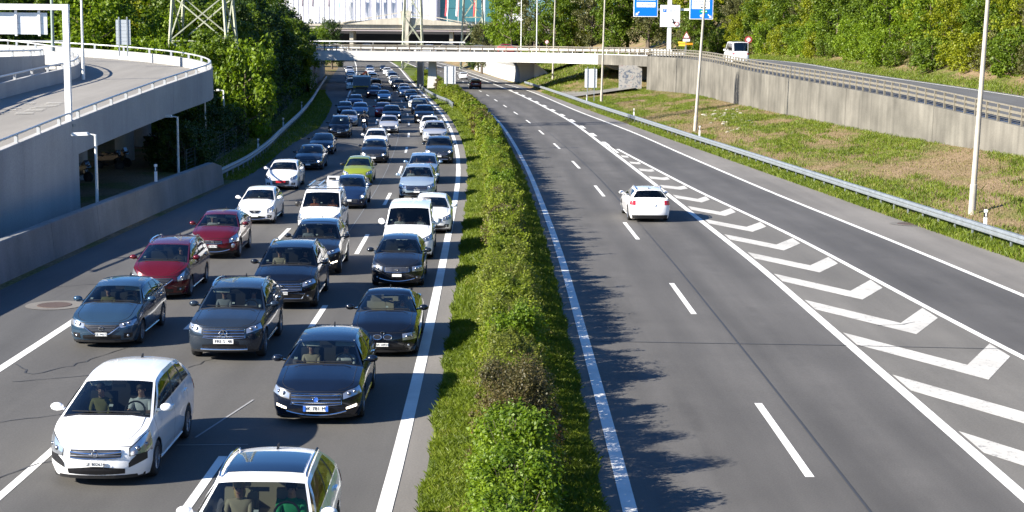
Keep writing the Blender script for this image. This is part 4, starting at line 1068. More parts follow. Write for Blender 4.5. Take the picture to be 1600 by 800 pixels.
CARS = []
INFO = {}
def make_car(typ, col, label, lod=0, grille='bar', emblem='ring', plate=None, plate_w=0.30, rails=False, sunroof=False, visors=(), seats=None, lamp='slant', lit=False, mirrors_black=False,
             scale=1.0, cladding=False, clear_side=True, rack=False, rearplate=True, lower='wide', fogs=True, hsc=1.0, extra=()):
    L, W, H, wb, fo, wr, zs, cowl, rf, rr, rbk, hz0, hz1, b1, tl, nose, rw = TYPES[typ]
    H *= hsc
    jt = random.Random(label)
    nose *= jt.uniform(0.85, 1.2); hz0 += jt.uniform(-0.03, 0.03); rf += jt.uniform(-0.06, 0.06); rr += jt.uniform(-0.08, 0.06); b1 += jt.uniform(-0.03, 0.04); rw *= jt.uniform(0.96, 1.05); cowl += jt.uniform(-0.05, 0.05); W *= jt.uniform(0.985, 1.015)
    li = jt.uniform(0.46, 0.7)
    hw = W / 2; ar = 0.34; nf = jt.uniform(2.25, 2.9); nr = 3.2
    pm = PAINTS[col]
    nm, cat = KIND[typ]
    car = empty(nm); tag(car, label, cat, None)
    van = typ in ('van', 'smallvan', 'minibus')
    ze_c = interp([(0, hz0), (cowl * 0.35, hz0 + (hz1 - hz0) * 0.52), (cowl * 0.7, hz0 + (hz1 - hz0) * 0.82), (cowl, hz1), (cowl + 0.5, hz1 + 0.015), (rbk - 0.3, b1), (rbk, b1 - 0.01), (L, tl)])
    ze = lambda s: ze_c(min(max(s, 0), L))
    def dprof(v, side):
        d = 0.07 * max(0, (0.28 - v) / 0.28) ** 1.5 + (0.085 if not side else 0.075) * max(0, (v - 0.55) / 0.45) ** 2
        if side: d += 0.014 * math.exp(-((v - 0.33) / 0.13) ** 2) - 0.006 * math.exp(-((v - 0.72) / 0.06) ** 2)
        return d
    def outline(s):
        """half width and outward normal (nx, ns) in plan at station s"""
        if s < nose:
            q = max((nose - s) / nose, 0.0); y = hw * max(0.0, 1 - q ** nf) ** (1 / nf)
            nx, ns = (y / hw) ** (nf - 1) / hw, -q ** (nf - 1) / nose
        elif s > L - ar:
            q = min((s - (L - ar)) / ar, 1.0); y = hw * 0.97 * max(0.0, 1 - q ** nr) ** (1 / nr)
            nx, ns = (y / hw) ** (nr - 1) / hw, q ** (nr - 1) / ar
        else:
            y = hw * (1 - 0.03 * max(0, (s - L * 0.6)) / (L * 0.4)); nx, ns = 1, 0
        m = math.hypot(nx, ns) or 1
        return y, nx / m, ns / m
    def SP(s, z, sgn=1, o_=0.0, y=None):
        y0, nx, ns = outline(s) if y is None else y
        v = (z - zs) / max(ze(s) - zs, 0.05)
        d = dprof(min(max(v, 0), 1), abs(ns) < 0.3) - o_
        return (sgn * (y0 - nx * d), s - ns * d - L / 2, z)
    def FP(f, z, o_=0.0):
        y = abs(f) * hw; q = max(0.0, 1 - abs(f) ** nf) ** (1 / nf); s = nose * (1 - q)
        nx, ns = (y / hw) ** (nf - 1) / hw, -q ** (nf - 1) / nose
        m = math.hypot(nx, ns)
        return SP(s, z, 1 if f >= 0 else -1, o_, (y, nx / m, ns / m))
    def RP(f, z, o_=0.0):
        y = abs(f) * hw * 0.97; q = max(0.0, 1 - abs(f) ** nr) ** (1 / nr); s = L - ar * (1 - q)
        nx, ns = (y / hw) ** (nr - 1) / hw, q ** (nr - 1) / ar
        m = math.hypot(nx, ns)
        return SP(s, z, 1 if f >= 0 else -1, o_, (y, nx / m, ns / m))
    # stations along the side
    nfr = (9, 7, 5)[lod]
    st = [nose * (1 - math.cos(math.pi / 2 * i / nfr) ** (2 / nf)) for i in range(nfr)] + [nose]
    Ra = wr + 0.055
    for c in (fo, fo + wb):
        na = (10, 7, 5)[lod]
        st += [c - Ra * math.cos(math.pi * i / na) for i in range(na + 1)] + [c - Ra - 0.012, c + Ra + 0.012]
    st += list(np.linspace(nose, L - ar, (14, 8, 6)[lod])) + [cowl, rbk]
    st += [L - ar + ar * math.sin(math.pi / 2 * i / nfr) ** (2 / nr) for i in range(nfr + 1)]
    qd = (0.0, 0.05, 0.44, 0.47, 0.74, 0.78)
    doors = []
    if typ == 'coupe': doors = [(cowl + 0.05, cowl + 1.45)]
    elif van: doors = [(cowl + 0.15, cowl + 1.1), (cowl + 1.15, cowl + 2.2)]
    else:
        B = cowl + (rbk - cowl) * 0.43
        doors = [(cowl + 0.08, B), (B + 0.012, fo + wb - 0.02)]
    for a, b in doors: st += [a - 0.012, a, b, b + 0.012]
    st = sorted(set(round(min(max(s, 0), L), 4) for s in st))
    st = [s for i, s in enumerate(st) if i == 0 or s - st[i - 1] > 0.0006 or s in (cowl, rbk)]
    st = sorted(set(st))
    def zb(s):
        z = zs - (0.03 if s < nose or s > L - ar else 0)
        for c in (fo, fo + wb):
            if abs(s - c) < Ra: z = max(z, wr + math.sqrt(Ra * Ra - (s - c) ** 2))
        return min(z, ze(s) - 0.05)
    NL = (9, 6, 4)[lod]
    body = MB(); dparts = [MB() for _ in doors for _ in (0, 1)]
    cols = []
    for s in st:
        z0, z1 = zb(s), ze(s)
        cols.append([(k / NL) ** 0.9 * (z1 - z0) + z0 for k in range(NL + 1)])
    for sgn in (1, -1):
        grid = [[SP(s, z, sgn) for z in cols[i]] for i, s in enumerate(st)]
        for i in range(len(st) - 1):
            mid = (st[i] + st[i + 1]) / 2
            tgt, mi = body, 0
            for di, (a, b) in enumerate(doors):
                if a <= mid <= b: tgt = dparts[di * 2 + (0 if sgn > 0 else 1)]
                elif (a - 0.0125 < mid < a) or (b < mid < b + 0.0125): mi = 1
            for k in range(NL):
                q4 = [grid[i][k], grid[i + 1][k], grid[i + 1][k + 1], grid[i][k + 1]]
                mm = mi
                if cladding and k == 0: mm = 2
                tgt.add(q4 if sgn > 0 else q4[::-1], [(0, 1, 2, 3)], mm)
    # bonnet and rear deck rows
    KU = (14, 8, 4)[lod]
    us = [-1 + 2 * j / KU for j in range(KU + 1)]
    def toprow(s, crown, bow, crease=0.012):
        p = SP(s, ze(s)); x = p[0]
        return [(u * x, p[1] + bow * (1 - u * u), p[2] + crown * (1 - abs(u) ** 2.4) + crease * min(1, crown * 20) * math.exp(-((abs(u) - 0.57) / 0.12) ** 2)) for u in us]
    hood = []
    for s in [q for q in st if q <= cowl + 1e-6]:
        f = min(1, s / cowl)
        hood.append(toprow(s, 0.075 * f ** 0.5 * (1.0 if not van else 0.8), -0.13 * f * f))
    bonnet = MB().grid(hood)
    deck = [toprow(s, 0.03 * max(0, 1 - (s - rbk) / max(L - rbk, 0.01)), 0.06 * max(0, 1 - (s - rbk) / max(L - rbk, .01))) for s in st if s >= rbk - 1e-6]
    body.grid(deck)
    # greenhouse
    rwf = rw * hw * 1.08
    def roof_edge(q):
        s = rf + (rr - rf) * q
        z = H - 0.075 * (1 - min(q / 0.35, 1)) ** 2 - (0.07 if not van else 0.03) * max(0, (q - 0.55) / 0.45) ** 2 - 0.035
        return (rwf * (1 - 0.05 * max(0, q - 0.5) * 2), s - L / 2, z)
    def base_edge(q):
        s = cowl + (rbk - cowl) * q
        return SP(s, ze(s))
    def side_pt(q, r, sgn):
        b_, t = base_edge(q), roof_edge(q)
        bul = 0.035 * math.sin(math.pi * r)
        zb_ = 0.02 * math.sin(math.pi * r)
        return (sgn * (b_[0] + (t[0] - b_[0]) * (r ** 1.25) + bul * 0.6), b_[1] + (t[1] - b_[1]) * r, b_[2] + (t[2] - b_[2]) * r + zb_ * 0)
    if typ == 'coupe': wins = [(0.07, 0.53), (0.56, 0.86)]
    elif typ in ('van', 'smallvan'): wins = [(0.06, 0.27)]
    elif typ == 'minibus': wins = [(0.06, 0.22), (0.25, 0.58), (0.61, 0.93)]
    elif typ in ('sedan',): wins = [(0.06, 0.435), (0.475, 0.82)]
    else: wins = [(0.06, 0.42), (0.46, 0.72), (0.76, 0.92)]
    r0w, r1w = 0.07, 0.86
    qs = sorted(set([0, 1.0] + [x for w in wins for x in w] + list(np.linspace(0, 1, (11, 8, 6)[lod]))))
    rs_ = [0, r0w, 0.32, 0.6, r1w, 0.95, 1.0]
    sideglass = []
    for sgn in (1, -1):
        G = [[side_pt(q, r, sgn) for r in rs_] for q in qs]
        gl = [MB() for _ in wins]
        for i in range(len(qs) - 1):
            qm = (qs[i] + qs[i + 1]) / 2
            wi = next((k for k, (a, b) in enumerate(wins) if a < qm < b), None)
            for k in range(len(rs_) - 1):
                rm = (rs_[k] + rs_[k + 1]) / 2
                q4 = [G[i][k], G[i + 1][k], G[i + 1][k + 1], G[i][k + 1]]
                if wi is not None and r0w < rm < r1w: gl[wi].add(q4 if sgn > 0 else q4[::-1], [(0, 1, 2, 3)])
                else:
                    pillar = wins[0][0] < qm < wins[-1][1] and r0w < rm < r1w
                    body.add(q4 if sgn > 0 else q4[::-1], [(0, 1, 2, 3)], 3 if pillar else 0)
        sideglass += gl
    def roof_row(q):
        t = roof_edge(q)
        return [(u * t[0], t[1] - 0.09 * (1 - u * u) * (1 - q) ** 4 + 0.06 * (1 - u * u) * q ** 4, t[2] + (0.045 if not van else 0.04) * (1 - abs(u) ** 2.6)) for u in us]
    rq = list(np.linspace(0, 1, (9, 7, 5)[lod]))
    roof = MB().grid([roof_row(q) for q in rq])
    def pane(row0, row1, bul):
        rows = []
        for r in (0, 0.05, 0.3, 0.6, 0.94, 1.0):
            rows.append([tuple(a[c] + (b[c] - a[c]) * r + (bul * math.sin(math.pi * r) * (1 - abs(us[j]) ** 3) if c == 2 else 0) for c in range(3)) for j, (a, b) in enumerate(zip(row0, row1))])
        return rows
    # narrow the end columns so that the pillar is thin
    def with_pillars(rows):
        out = []
        for r in rows:
            a, b, y_, z_ = Vector(r[0]), Vector(r[1]), Vector(r[-2]), Vector(r[-1])
            out.append([r[0], tuple(a.lerp(b, 0.22 * KU / 8))] + r[1:-1] + [tuple(z_.lerp(y_, 0.22 * KU / 8)), r[-1]])
        return out
    ws = with_pillars(pane(hood[-1], roof_row(0), 0.03))
    nc = len(ws[0])
    wsg = MB(); rwg = MB()
    for rows, tgt, k0 in ((ws, wsg, 0), (with_pillars(pane(deck[0], roof_row(1), 0.02)), rwg, 1)):
        for i in range(len(rows) - 1):
            for j in range(nc - 1):
                q4 = [rows[i][j], rows[i][j + 1], rows[i + 1][j + 1], rows[i + 1][j]]
                if j in (0, nc - 2) or i in ((len(rows) - 2,) if k0 == 0 else (0, len(rows) - 2)) or (k0 == 1 and typ in ('van', 'smallvan')): body.add(q4, [(0, 1, 2, 3)], 0)
                elif k0 == 0 and i == 0: body.add(q4, [(0, 1, 2, 3)], 3)
                else: tgt.add(q4, [(0, 1, 2, 3)])
    bmats = [pm, SHADOWGAP, DARK, DARK]
    wl = 0.0012
    bo = body.build('body', bmats, car, 38, wl)
    bonnet.build('bonnet', pm, car, 38, wl)
    ro = roof.build('roof', pm, car, 38, wl)
    wso = wsg.build('windscreen', GLASS, car, 60, wl)
    if rwg.F: rwg.build('rear_window', GLASS_DARK if lod else GLASS, car, 60, wl)
    for k, gm in enumerate(sideglass):
        if gm.F: gm.build('side_window', GLASS_DARK if (k % len(wins)) >= 1 and typ in ('mpv', 'suv', 'bigsuv', 'minibus') else GLASS, car, 60, wl)
    for k, dm in enumerate(dparts):
        if not dm.F: continue
        d_ = dm.build('door', bmats, car, 38, wl)
        if lod < 2:
            a, b = doors[k // 2]; sgn = 1 if k % 2 == 0 else -1
            p = SP(b - 0.16, ze(b) - 0.14, sgn, 0.02)
            MB().box((0, 0, 0), (0.045, 0.2, 0.04)).build('handle', pm, d_, loc=p)
    # underbody, cabin floor
    ub = MB()
    ub.box((0, fo / 2 + 0.22 - L / 2 + (cowl - fo / 2) / 2 - 0.05, (zs + hz0) / 2 - 0.03), (W - 0.56, cowl - 0.2, hz0 - zs - 0.12))
    ub.box((0, (cowl + L - 0.2) / 2 - L / 2, zs + 0.13), (W - 0.5, L - 0.25 - cowl, 0.3))
    ub.box((0, L / 2 - 0.45, (zs + tl) / 2), (W - 0.56, 0.5, tl - zs - 0.2))
    ub.build('underbody', DARK, car)
    # wheels
    for c in (fo, fo + wb):
        for sgn in (1, -1):
            w_ = link('wheel', _t, car, (sgn * (hw - 0.02 - 0.3 * wr), c - L / 2, wr), (0, 0, 0 if sgn > 0 else math.pi), (wr * 1.0, wr, wr))
            link('rim', RIMS[(len(label) + (1 if len(label) % 5 == 3 and col == 'white' else 0)) % 5] if lod < 2 else _hub, w_)
    # cabin
    dz = hz1 - 0.03
    seatm = seats or SEATM
    if lod < 2:
        mb = MB().prism([(cowl - L / 2 - 0.08, dz - 0.25), (cowl - L / 2 - 0.08, dz + 0.02), (cowl - L / 2 + 0.25, dz + 0.03), (cowl - L / 2 + 0.55, dz - 0.06), (cowl - L / 2 + 0.5, dz - 0.3)], 'X', -hw + 0.17, hw - 0.17)
        mb.build('dashboard', DARK, car)
        sx = 0.37 * W / 1.8
        sb = cowl + 1.18
        def seat(x, s, ww, par=car):
            z0 = zs + 0.25; q = MB()
            h1 = min(H - 0.36, z0 + 0.82)
            q.box((x, s - L / 2 - 0.25, z0 + 0.1), (ww, 0.5, 0.2))
            q.prism([(s - L / 2 - 0.06, z0 + 0.12), (s - L / 2 + 0.1, h1), (s - L / 2 + 0.2, h1), (s - L / 2 + 0.1, z0 + 0.1)], 'X', x - ww / 2, x + ww / 2)
            q.build('seat', seatm, par)
            for hx in ((x,) if ww < 0.8 else (x - 0.35, x + 0.35)):
                MB().box((hx, s - L / 2 + 0.16, h1 + 0.12), (0.26, 0.09, 0.18)).build('headrest', seatm, par)
        seat(sx, sb, 0.5); seat(-sx, sb, 0.5)
        if not van: seat(0, min(sb + 0.95, rbk - 0.55), W - 0.6)
        else: MB().box((0, sb + 0.3 - L / 2, (zs + H) / 2), (W - 0.25, 0.04, H - zs - 0.25)).build('bulkhead', DARK, car)
        # steering wheel
        ws_ = MB(); nn = 18
        ring_ = [(0.185 * math.cos(2 * math.pi * i / nn), 0.0, 0.185 * math.sin(2 * math.pi * i / nn)) for i in range(nn + 1)]
        ws_.tube(ring_, 0.018, 6, caps=False); ws_.box((0, 0, -0.02), (0.34, 0.03, 0.06))
        ws_.build('steering_wheel', DARK, car, loc=(sx, cowl + 0.58 - L / 2, dz + 0.02), rot=(R(-25), 0, 0))
        MB().box((0, 0, 0), (0.24, 0.03, 0.06)).build('rear_view_mirror', DARK, car, loc=(0, rf - 0.12 - L / 2, H - 0.2))
        for x in visors:
            link('sun_visor', _vis, car, (x * sx, rf + 0.02 - L / 2, H - 0.16))
    else:
        MB().box((0, (cowl + rbk) / 2 - L / 2, zs + 0.45), (W - 0.4, rbk - cowl - 0.3, 0.5)).box((0, cowl + 1.25 - L / 2, hz1 - 0.05), (W - 0.55, 0.2, 0.35)).build('cabin_interior', SEATM, car)
    # front lamps
    def patch(f0, f1, zlo, zhi, o_, n=6, m=3, P=FP):
        rows = []
        for i in range(n + 1):
            f = f0 + (f1 - f0) * i / n; t = i / n
            a, b = zlo(t), zhi(t)
            rows.append([P(f, a + (b - a) * k / m, o_) for k in range(m + 1)])
        return rows
    zt0 = hz0
    # bonnet line rises towards the corner: lamp sits just below it
    def zline(f): return ze(nose * (1 - max(0.0, 1 - abs(f) ** nf) ** (1 / nf)))
    for sgn in (1, -1):
        if lamp == 'slant':
            f0, f1, lo, hi = 0.60, 0.985, (lambda t: zt0 - 0.16 + 0.10 * t), (lambda t: min(zline(f0 + (f1 - f0) * t) - 0.015, zt0 - 0.05 + 0.17 * t))
        elif lamp == 'tall':
            f0, f1, lo, hi = 0.66, 0.99, (lambda t: zt0 - 0.17 + 0.04 * t), (lambda t: min(zline(f0 + (f1 - f0) * t) - 0.01, zt0 - 0.05 + 0.24 * t))
        elif lamp == 'slim':
            f0, f1, lo, hi = 0.52, 0.985, (lambda t: zt0 - 0.15 + 0.08 * t), (lambda t: min(zline(f0 + (f1 - f0) * t) - 0.012, zt0 - 0.04 + 0.10 * t))
        else:   # 'block'
            f0, f1, lo, hi = 0.58, 0.96, (lambda t: zt0 - 0.19 + 0.01 * t), (lambda t: zt0 - 0.035 + 0.03 * t)
        h_ = MB().grid([[p for p in r] for r in patch(f0 * sgn, f1 * sgn, lo, hi, 0.008)])
        ho = h_.build('headlight', LENS, car, 50)
        if lod < 2: MB().grid(patch((f0 - 0.02) * sgn, min(f1 + 0.004, 0.992) * sgn, lambda t: lo(t) - 0.014, lambda t: hi(t) + 0.01, 0.005)).build('lamp_surround', GRILLE, ho, 50)
        if lod < 2:
            for fm, tt, rr0, m_ in ((f0 + 0.14, 0.35, 0.05, LENS_IN), (f0 + 0.27, 0.7, 0.042, LENS_IN)):
                p = FP(fm * sgn, (lo(tt) + hi(tt)) / 2, -0.012)
                MB().ball(p, rr0, 10, 6).build('reflector', m_ if not (lit and tt < 0.5) else LAMPON, ho, 60)
        elif lit:
            p = FP((f0 + 0.16) * sgn, zt0 - 0.1, 0.0); MB().ball(p, 0.06, 8, 5).build('reflector', LAMPON, ho)
        if lod < 2 and fogs:
            p = FP(0.74 * sgn, zs + 0.14, 0.0)
            MB().grid(patch(0.64 * sgn, 0.86 * sgn, lambda t: zs + 0.07 + 0.02 * t, lambda t: zs + 0.21, 0.004, 4, 2)).build('fog_lamp_recess', GRILLE, car, 50)
            MB().ball(FP(0.75 * sgn, zs + 0.14, -0.01), 0.038, 8, 6).build('fog_lamp', LENS, car, 60)
        # rear lamps
        MB().grid(patch(0.72 * sgn, 0.99 * sgn, lambda t: tl - 0.22, lambda t: tl - 0.02, 0.008, 4, 2, RP)).build('tail_lamp', TAIL, car, 50)
    # grille
    gw = {'bar': 0.5, 'wide': 0.56, 'kidney': 0.0, 'small': 0.34, 'low': 0.5, 'penta': 0.5, 'trap': 0.30, 'slats': 0.46}[grille]
    gz0, gz1 = {'bar': (zt0 - 0.19, zt0 - 0.06), 'wide': (zt0 - 0.26, zt0 - 0.05), 'kidney': (zt0 - 0.17, zt0 - 0.05), 'small': (zt0 - 0.19, zt0 - 0.09), 'low': (zs + 0.12, zt0 - 0.17), 'penta': (zt0 - 0.24, zt0 - 0.06), 'trap': (zt0 - 0.20, zt0 - 0.07), 'slats': (zt0 - 0.19, zt0 - 0.05)}[grille]
    def curved(t, k): return 0.02 * k * (1 - (2 * t - 1) ** 2)
    gr = None
    def glo(t):
        e = abs(2 * t - 1)
        if grille == 'penta': return gz0 - 0.05 + 0.19 * max(0, e - 0.45) / 0.55
        if grille == 'trap': return gz0 + 0.10 * max(0, e - 0.55) / 0.45
        return gz0 - curved(t, 1)
    if grille == 'kidney':
        for sgn in (1, -1):
            gr = MB().grid(patch(0.03 * sgn, 0.27 * sgn, lambda t: gz0, lambda t: gz1, 0.006, 4, 2)).build('grille', GRILLE, car)
            if lod < 2:
                pts = [FP(sgn * (0.15 + 0.12 * math.cos(a)), (gz0 + gz1) / 2 + 0.06 * math.sin(a), 0.012) for a in np.linspace(0, 2 * math.pi, 17)]
                MB().tube(pts, 0.009, 5, caps=False).build('chrome_frame', CHROME, gr)
    else:
        gr = MB().grid(patch(-gw, gw, glo, lambda t: gz1, 0.006, 10, 3)).build('grille', GRILLE, car)
        if lod < 2:
            nb = {'bar': 2, 'wide': 3, 'small': 1, 'low': 3, 'penta': 0, 'trap': 0, 'slats': 0}[grille]
            if grille == 'slats':
                for f in np.linspace(-gw * 0.92, gw * 0.92, 19): MB().bar(FP(f, gz0, 0.012), FP(f, gz1, 0.012), 0.012).build('grille_slat', pmat('satin_trim', (0.25, 0.25, 0.26), 0.35, 0.8), gr)
            if grille == 'penta':
                for zz in (0.15, 0.4, 0.65, 0.88): z = gz0 + (gz1 - gz0) * zz; ff = gw * (0.62 + 0.38 * zz) * 0.92; MB().tube([FP(f, z, 0.011) for f in np.linspace(-ff, ff, 9)], 0.006, 5).build('grille_bar', pmat('satin_trim', (0.25, 0.25, 0.26), 0.35, 0.8), gr)
                MB().tube([FP(gw * (2 * t - 1) * 1.02, glo(t) - 0.008, 0.016) for t in np.linspace(0, 1, 15)], 0.013, 6).build('chrome_wing', CHROME, gr, 50)
            for i in range(nb):
                z = gz0 + (gz1 - gz0) * (i + 0.5) / nb
                MB().tube([FP(f, z, 0.014) for f in np.linspace(-gw * 0.97, gw * 0.97, 9)], 0.010 if grille != 'wide' else 0.014, 5).build('grille_bar', CHROME if grille == 'wide' else pmat('satin_trim', (0.25, 0.25, 0.26), 0.35, 0.8), gr)
            if grille in ('trap', 'slats'):
                MB().tube([FP(gw * (2 * t - 1), glo(t), 0.012) for t in np.linspace(0, 1, 13)] + [FP(f, gz1, 0.012) for f in np.linspace(gw, -gw, 9)] + [FP(-gw, glo(0), 0.012)], 0.010, 5).build('chrome_frame', CHROME, gr)
            if grille in ('wide', 'bar', 'small'):
                MB().tube([FP(f, gz0 - 0.004 - 0.02 * (1 - (f / gw) ** 2), 0.014) for f in np.linspace(-gw, gw, 9)] + [FP(f, gz1, 0.014) for f in np.linspace(gw, -gw, 9)], 0.010, 5).build('chrome_frame', CHROME, gr)
    # lower intake and lip
    lz0, lz1 = (zs + 0.03, zs + 0.20) if grille != 'low' else (zs + 0.0, zs + 0.08)
    MB().grid(patch(-li, li, lambda t: lz0 + 0.02 * abs(2 * t - 1), lambda t: lz1 - 0.05 * abs(2 * t - 1), 0.005, 8, 2)).build('lower_intake', GRILLE, car)
    MB().grid(patch(-0.93, 0.93, lambda t: zs - 0.04, lambda t: zs + 0.025, 0.012, 10, 1)).build('lip', DARK, car)
    # emblem
    ez = (gz0 + gz1) / 2 if grille != 'kidney' else zt0 - 0.005
    if lod < 2:
        p = Vector(FP(0, ez, 0.028))
        em = MB()
        er = {'ring': 0.055, 'star': 0.095, 'round': 0.055, 'small': 0.042, 'v': 0.062}[emblem]
        ringp = [(er * math.cos(a), 0, er * math.sin(a)) for a in np.linspace(0, 2 * math.pi, 21)]
        em.tube(ringp, er * 0.14, 6, caps=False)
        if emblem == 'star':
            for k in range(3):
                a = math.pi / 2 + k * 2 * math.pi / 3; em.bar((0, 0, 0), (er * math.cos(a), 0, er * math.sin(a)), 0.018)
        elif emblem == 'v':
            em.bar((-er * .5, 0, er * .6), (0, 0, -er * .1), 0.014).bar((0, 0, -er * .1), (er * .5, 0, er * .6), 0.014).bar((-er * .7, 0, er * .2), (-er * .2, 0, -er * .8), 0.014).bar((er * .7, 0, er * .2), (er * .2, 0, -er * .8), 0.014).bar((-er * .2, 0, -er * .8), (0, 0, -er * .2), 0.014).bar((er * .2, 0, -er * .8), (0, 0, -er * .2), 0.014)
        elif emblem == 'round':
            em.lathe([(0.0, 0.0), (0.0, er)], 16, 'Y', mi=1).bar((-er * 1.6, 0, er * 1.0), (er * 1.6, 0, -er * 1.0) if False else (-er * 0.8, 0, er * 0.5), 0.02)
        elif emblem == 'ring':
            em.bar((-er * 0.9, 0, er * 0.2), (0, 0, -er * 0.1), 0.014).bar((0, 0, -er * 0.1), (er * 0.9, 0, er * 0.2), 0.014)
        else: em.lathe([(0.0, 0.0), (0.0, er)], 12, 'Y', mi=0)
        em.build('emblem', [CHROME, PLATEB], gr, 50, loc=p)
    # marks of the particular make
    if 'hook' in extra:
        for sgn in (1, -1):
            MB().grid(patch(0.62 * sgn, 0.93 * sgn, lambda t: zs + 0.16 + 0.12 * t, lambda t: zs + 0.24 + 0.26 * t ** 0.8, 0.007, 6, 2)).build('dark_hook_trim', GRILLE, car, 50)
        MB().tube([FP(f, gz1 - 0.035 - 0.03 * (1 - (f / gw) ** 2), 0.018) for f in np.linspace(-gw, gw, 11)], 0.019, 6).build('chrome_wing', CHROME, gr, 50)
    if 'drl' in extra:
        for sgn in (1, -1): MB().grid(patch(0.66 * sgn, 0.88 * sgn, lambda t: zs + 0.15 + 0.05 * t, lambda t: zs + 0.19 + 0.06 * t, 0.012, 4, 1)).build('running_light', LAMPON, car, 50)
    if 'bigfog' in extra:
        for sgn in (1, -1):
            fo_ = MB().ball(FP(0.78 * sgn, zs + 0.25, -0.03), (0.105, 0.06, 0.105), 14, 8).build('round_lamp', LENS, car, 60)
            MB().tube([Vector(FP(0.78 * sgn, zs + 0.25, 0.01)) + Vector((0.115 * math.cos(a), 0.02, 0.115 * math.sin(a))) for a in np.linspace(0, 2 * math.pi, 17)], 0.012, 5, caps=False).build('lamp_ring', pm, fo_)
    if 'chin' in extra:
        MB().tube([FP(f, zs + 0.035, 0.03) for f in np.linspace(-0.62, 0.62, 11)], 0.028, 8).build('skid_bar', CHROME, car, 50)
    if 'smile' in extra:
        MB().tube([FP(f, zs + 0.02 + 0.09 * (f / 0.66) ** 2, 0.014) for f in np.linspace(-0.66, 0.66, 13)], 0.016, 6).build('intake_trim', CHROME, car, 50)
    if 'diag' in extra:
        MB().bar(FP(-gw * 0.95, gz0 - 0.005, 0.022), FP(gw * 0.95, gz1 + 0.005, 0.022), 0.018).build('diagonal_bar', CHROME, gr)
    if 'framed' in extra:
        MB().tube([FP(f, zs + 0.06, 0.014) for f in np.linspace(-0.58, 0.58, 9)] + [FP(f, zs + 0.22, 0.014) for f in np.linspace(0.66, -0.66, 9)] + [FP(-0.58, zs + 0.06, 0.014)], 0.012, 5).build('intake_frame', CHROME, car)
    if 'blackbumper' in extra:
        MB().grid(patch(-0.97, 0.97, lambda t: zs - 0.03, lambda t: zs + 0.24, 0.014, 14, 2)).build('bumper', DARK, car, 50)
    if lod == 0:
        # shut lines round the bonnet and across the bumper
        for sgn in (1, -1):
            j = 1 if sgn < 0 else KU - 1
            MB().tube([Vector(hood[i][j]) + Vector((0, 0, 0.002)) for i in range(3, len(hood), 1)], 0.0045, 4).build('shut_line', SHADOWGAP, car)
        MB().tube([FP(f, zt0 - 0.012, 0.003) for f in np.linspace(-0.7, 0.7, 11)], 0.005, 4).build('shut_line', SHADOWGAP, car)
        for sgn in (1, -1):
            MB().tube([SP(s_, zs + 0.03, sgn, 0.006) for s_ in np.linspace(fo + Ra + 0.05, fo + wb - Ra - 0.05, 8)], 0.02, 5).build('sill_trim', DARK if cladding else pm, car)
        # toll sticker inside the windscreen
        p = Vector(ws[2][2]).lerp(Vector(ws[2][-3]), 0.5 if len(label) % 2 else 0.04) + Vector((0, 0.04, -0.02))
        MB().box((0, 0, 0), (0.07, 0.004, 0.06), 0, 0, R(-55)).build('windscreen_sticker', VISOR, car, loc=p)
    # number plate
    if plate is not None:
        pz = zt0 - 0.30 if grille not in ('wide', 'low') else (zt0 - 0.345 if grille == 'wide' else zt0 - 0.24)
        p = Vector(FP(0, pz, 0.035)); pw_ = plate_w; ph = 0.085 if plate_w < 0.4 else 0.115
        red = plate.startswith('*')
        po = MB().box((0, 0, 0), (pw_, 0.015, ph)).build('number_plate', PLATER if red else PLATE, car, loc=p)
        if plate.endswith('ML'):
            for s_ in (-1, 1): MB().box((s_ * (pw_ / 2 - 0.025), -0.01, 0), (0.05, 0.01, ph)).build('plate_band', PLATEB, po)
        if plate.strip('*'): link('lettering', text_mesh(plate.strip('*'), ph * 0.95, PLATE if red else DARK, 0.001), po, (0, -0.0125, 0), (R(90), 0, 0))
    MB().grid(patch(-0.9, 0.9, lambda t: zs - 0.03, lambda t: zs + 0.13, 0.01, 10, 1, RP)).build('rear_bumper_insert', DARK, car)
    if rearplate:
        p = Vector(RP(0, tl - 0.22, 0.02)); MB().box((0, 0, 0), (0.5, 0.015, 0.11)).build('rear_plate', PLATE, car, loc=p)
    # mirrors
    if lod < 2 or True:
        for sgn in (1, -1):
            b_ = side_pt(0.10, 0.06, sgn)
            mb = MB()
            mb.ball((b_[0] + sgn * 0.17, b_[1] - 0.02, b_[2] + 0.07), (0.125, 0.07, 0.08 if not van else 0.12), 10, 6)
            mb.bar((b_[0] - sgn * 0.01, b_[1], b_[2] + 0.02), (b_[0] + sgn * 0.12, b_[1] - 0.01, b_[2] + 0.04), 0.06, 0.04)
            mo = mb.build('door_mirror', DARK if mirrors_black else pm, car, 60)
            if lod == 0: MB().ball((b_[0] + sgn * 0.17, b_[1] + 0.012, b_[2] + 0.07), (0.10, 0.052, 0.065), 8, 5).build('mirror_glass', CHROME, mo, 60)
    if lod < 2:
        # wipers and cowl
        for x0_, x1_ in ((-0.55, 0.02), (0.0, 0.55)):
            a, b = Vector(ws[1][1]).lerp(Vector(ws[1][-2]), (x0_ + 0.7) / 1.4), Vector(ws[1][1]).lerp(Vector(ws[1][-2]), (x1_ + 0.7) / 1.4)
            bw = -0.13 * (1 - (x0_) ** 2)
            MB().bar(a + Vector((0, bw + 0.03, 0.10)), b + Vector((0, -0.13 + 0.05, 0.085)), 0.018).build('wiper', DARK, car)
    if lod == 0:
        t = roof_row(0.86)[KU // 2]
        MB().prism([(-0.07, 0), (0.1, 0), (0.1, 0.07), (0.06, 0.07)], 'X', -0.012, 0.012).build('antenna', DARK, car, loc=(0, t[1], t[2] - 0.005))
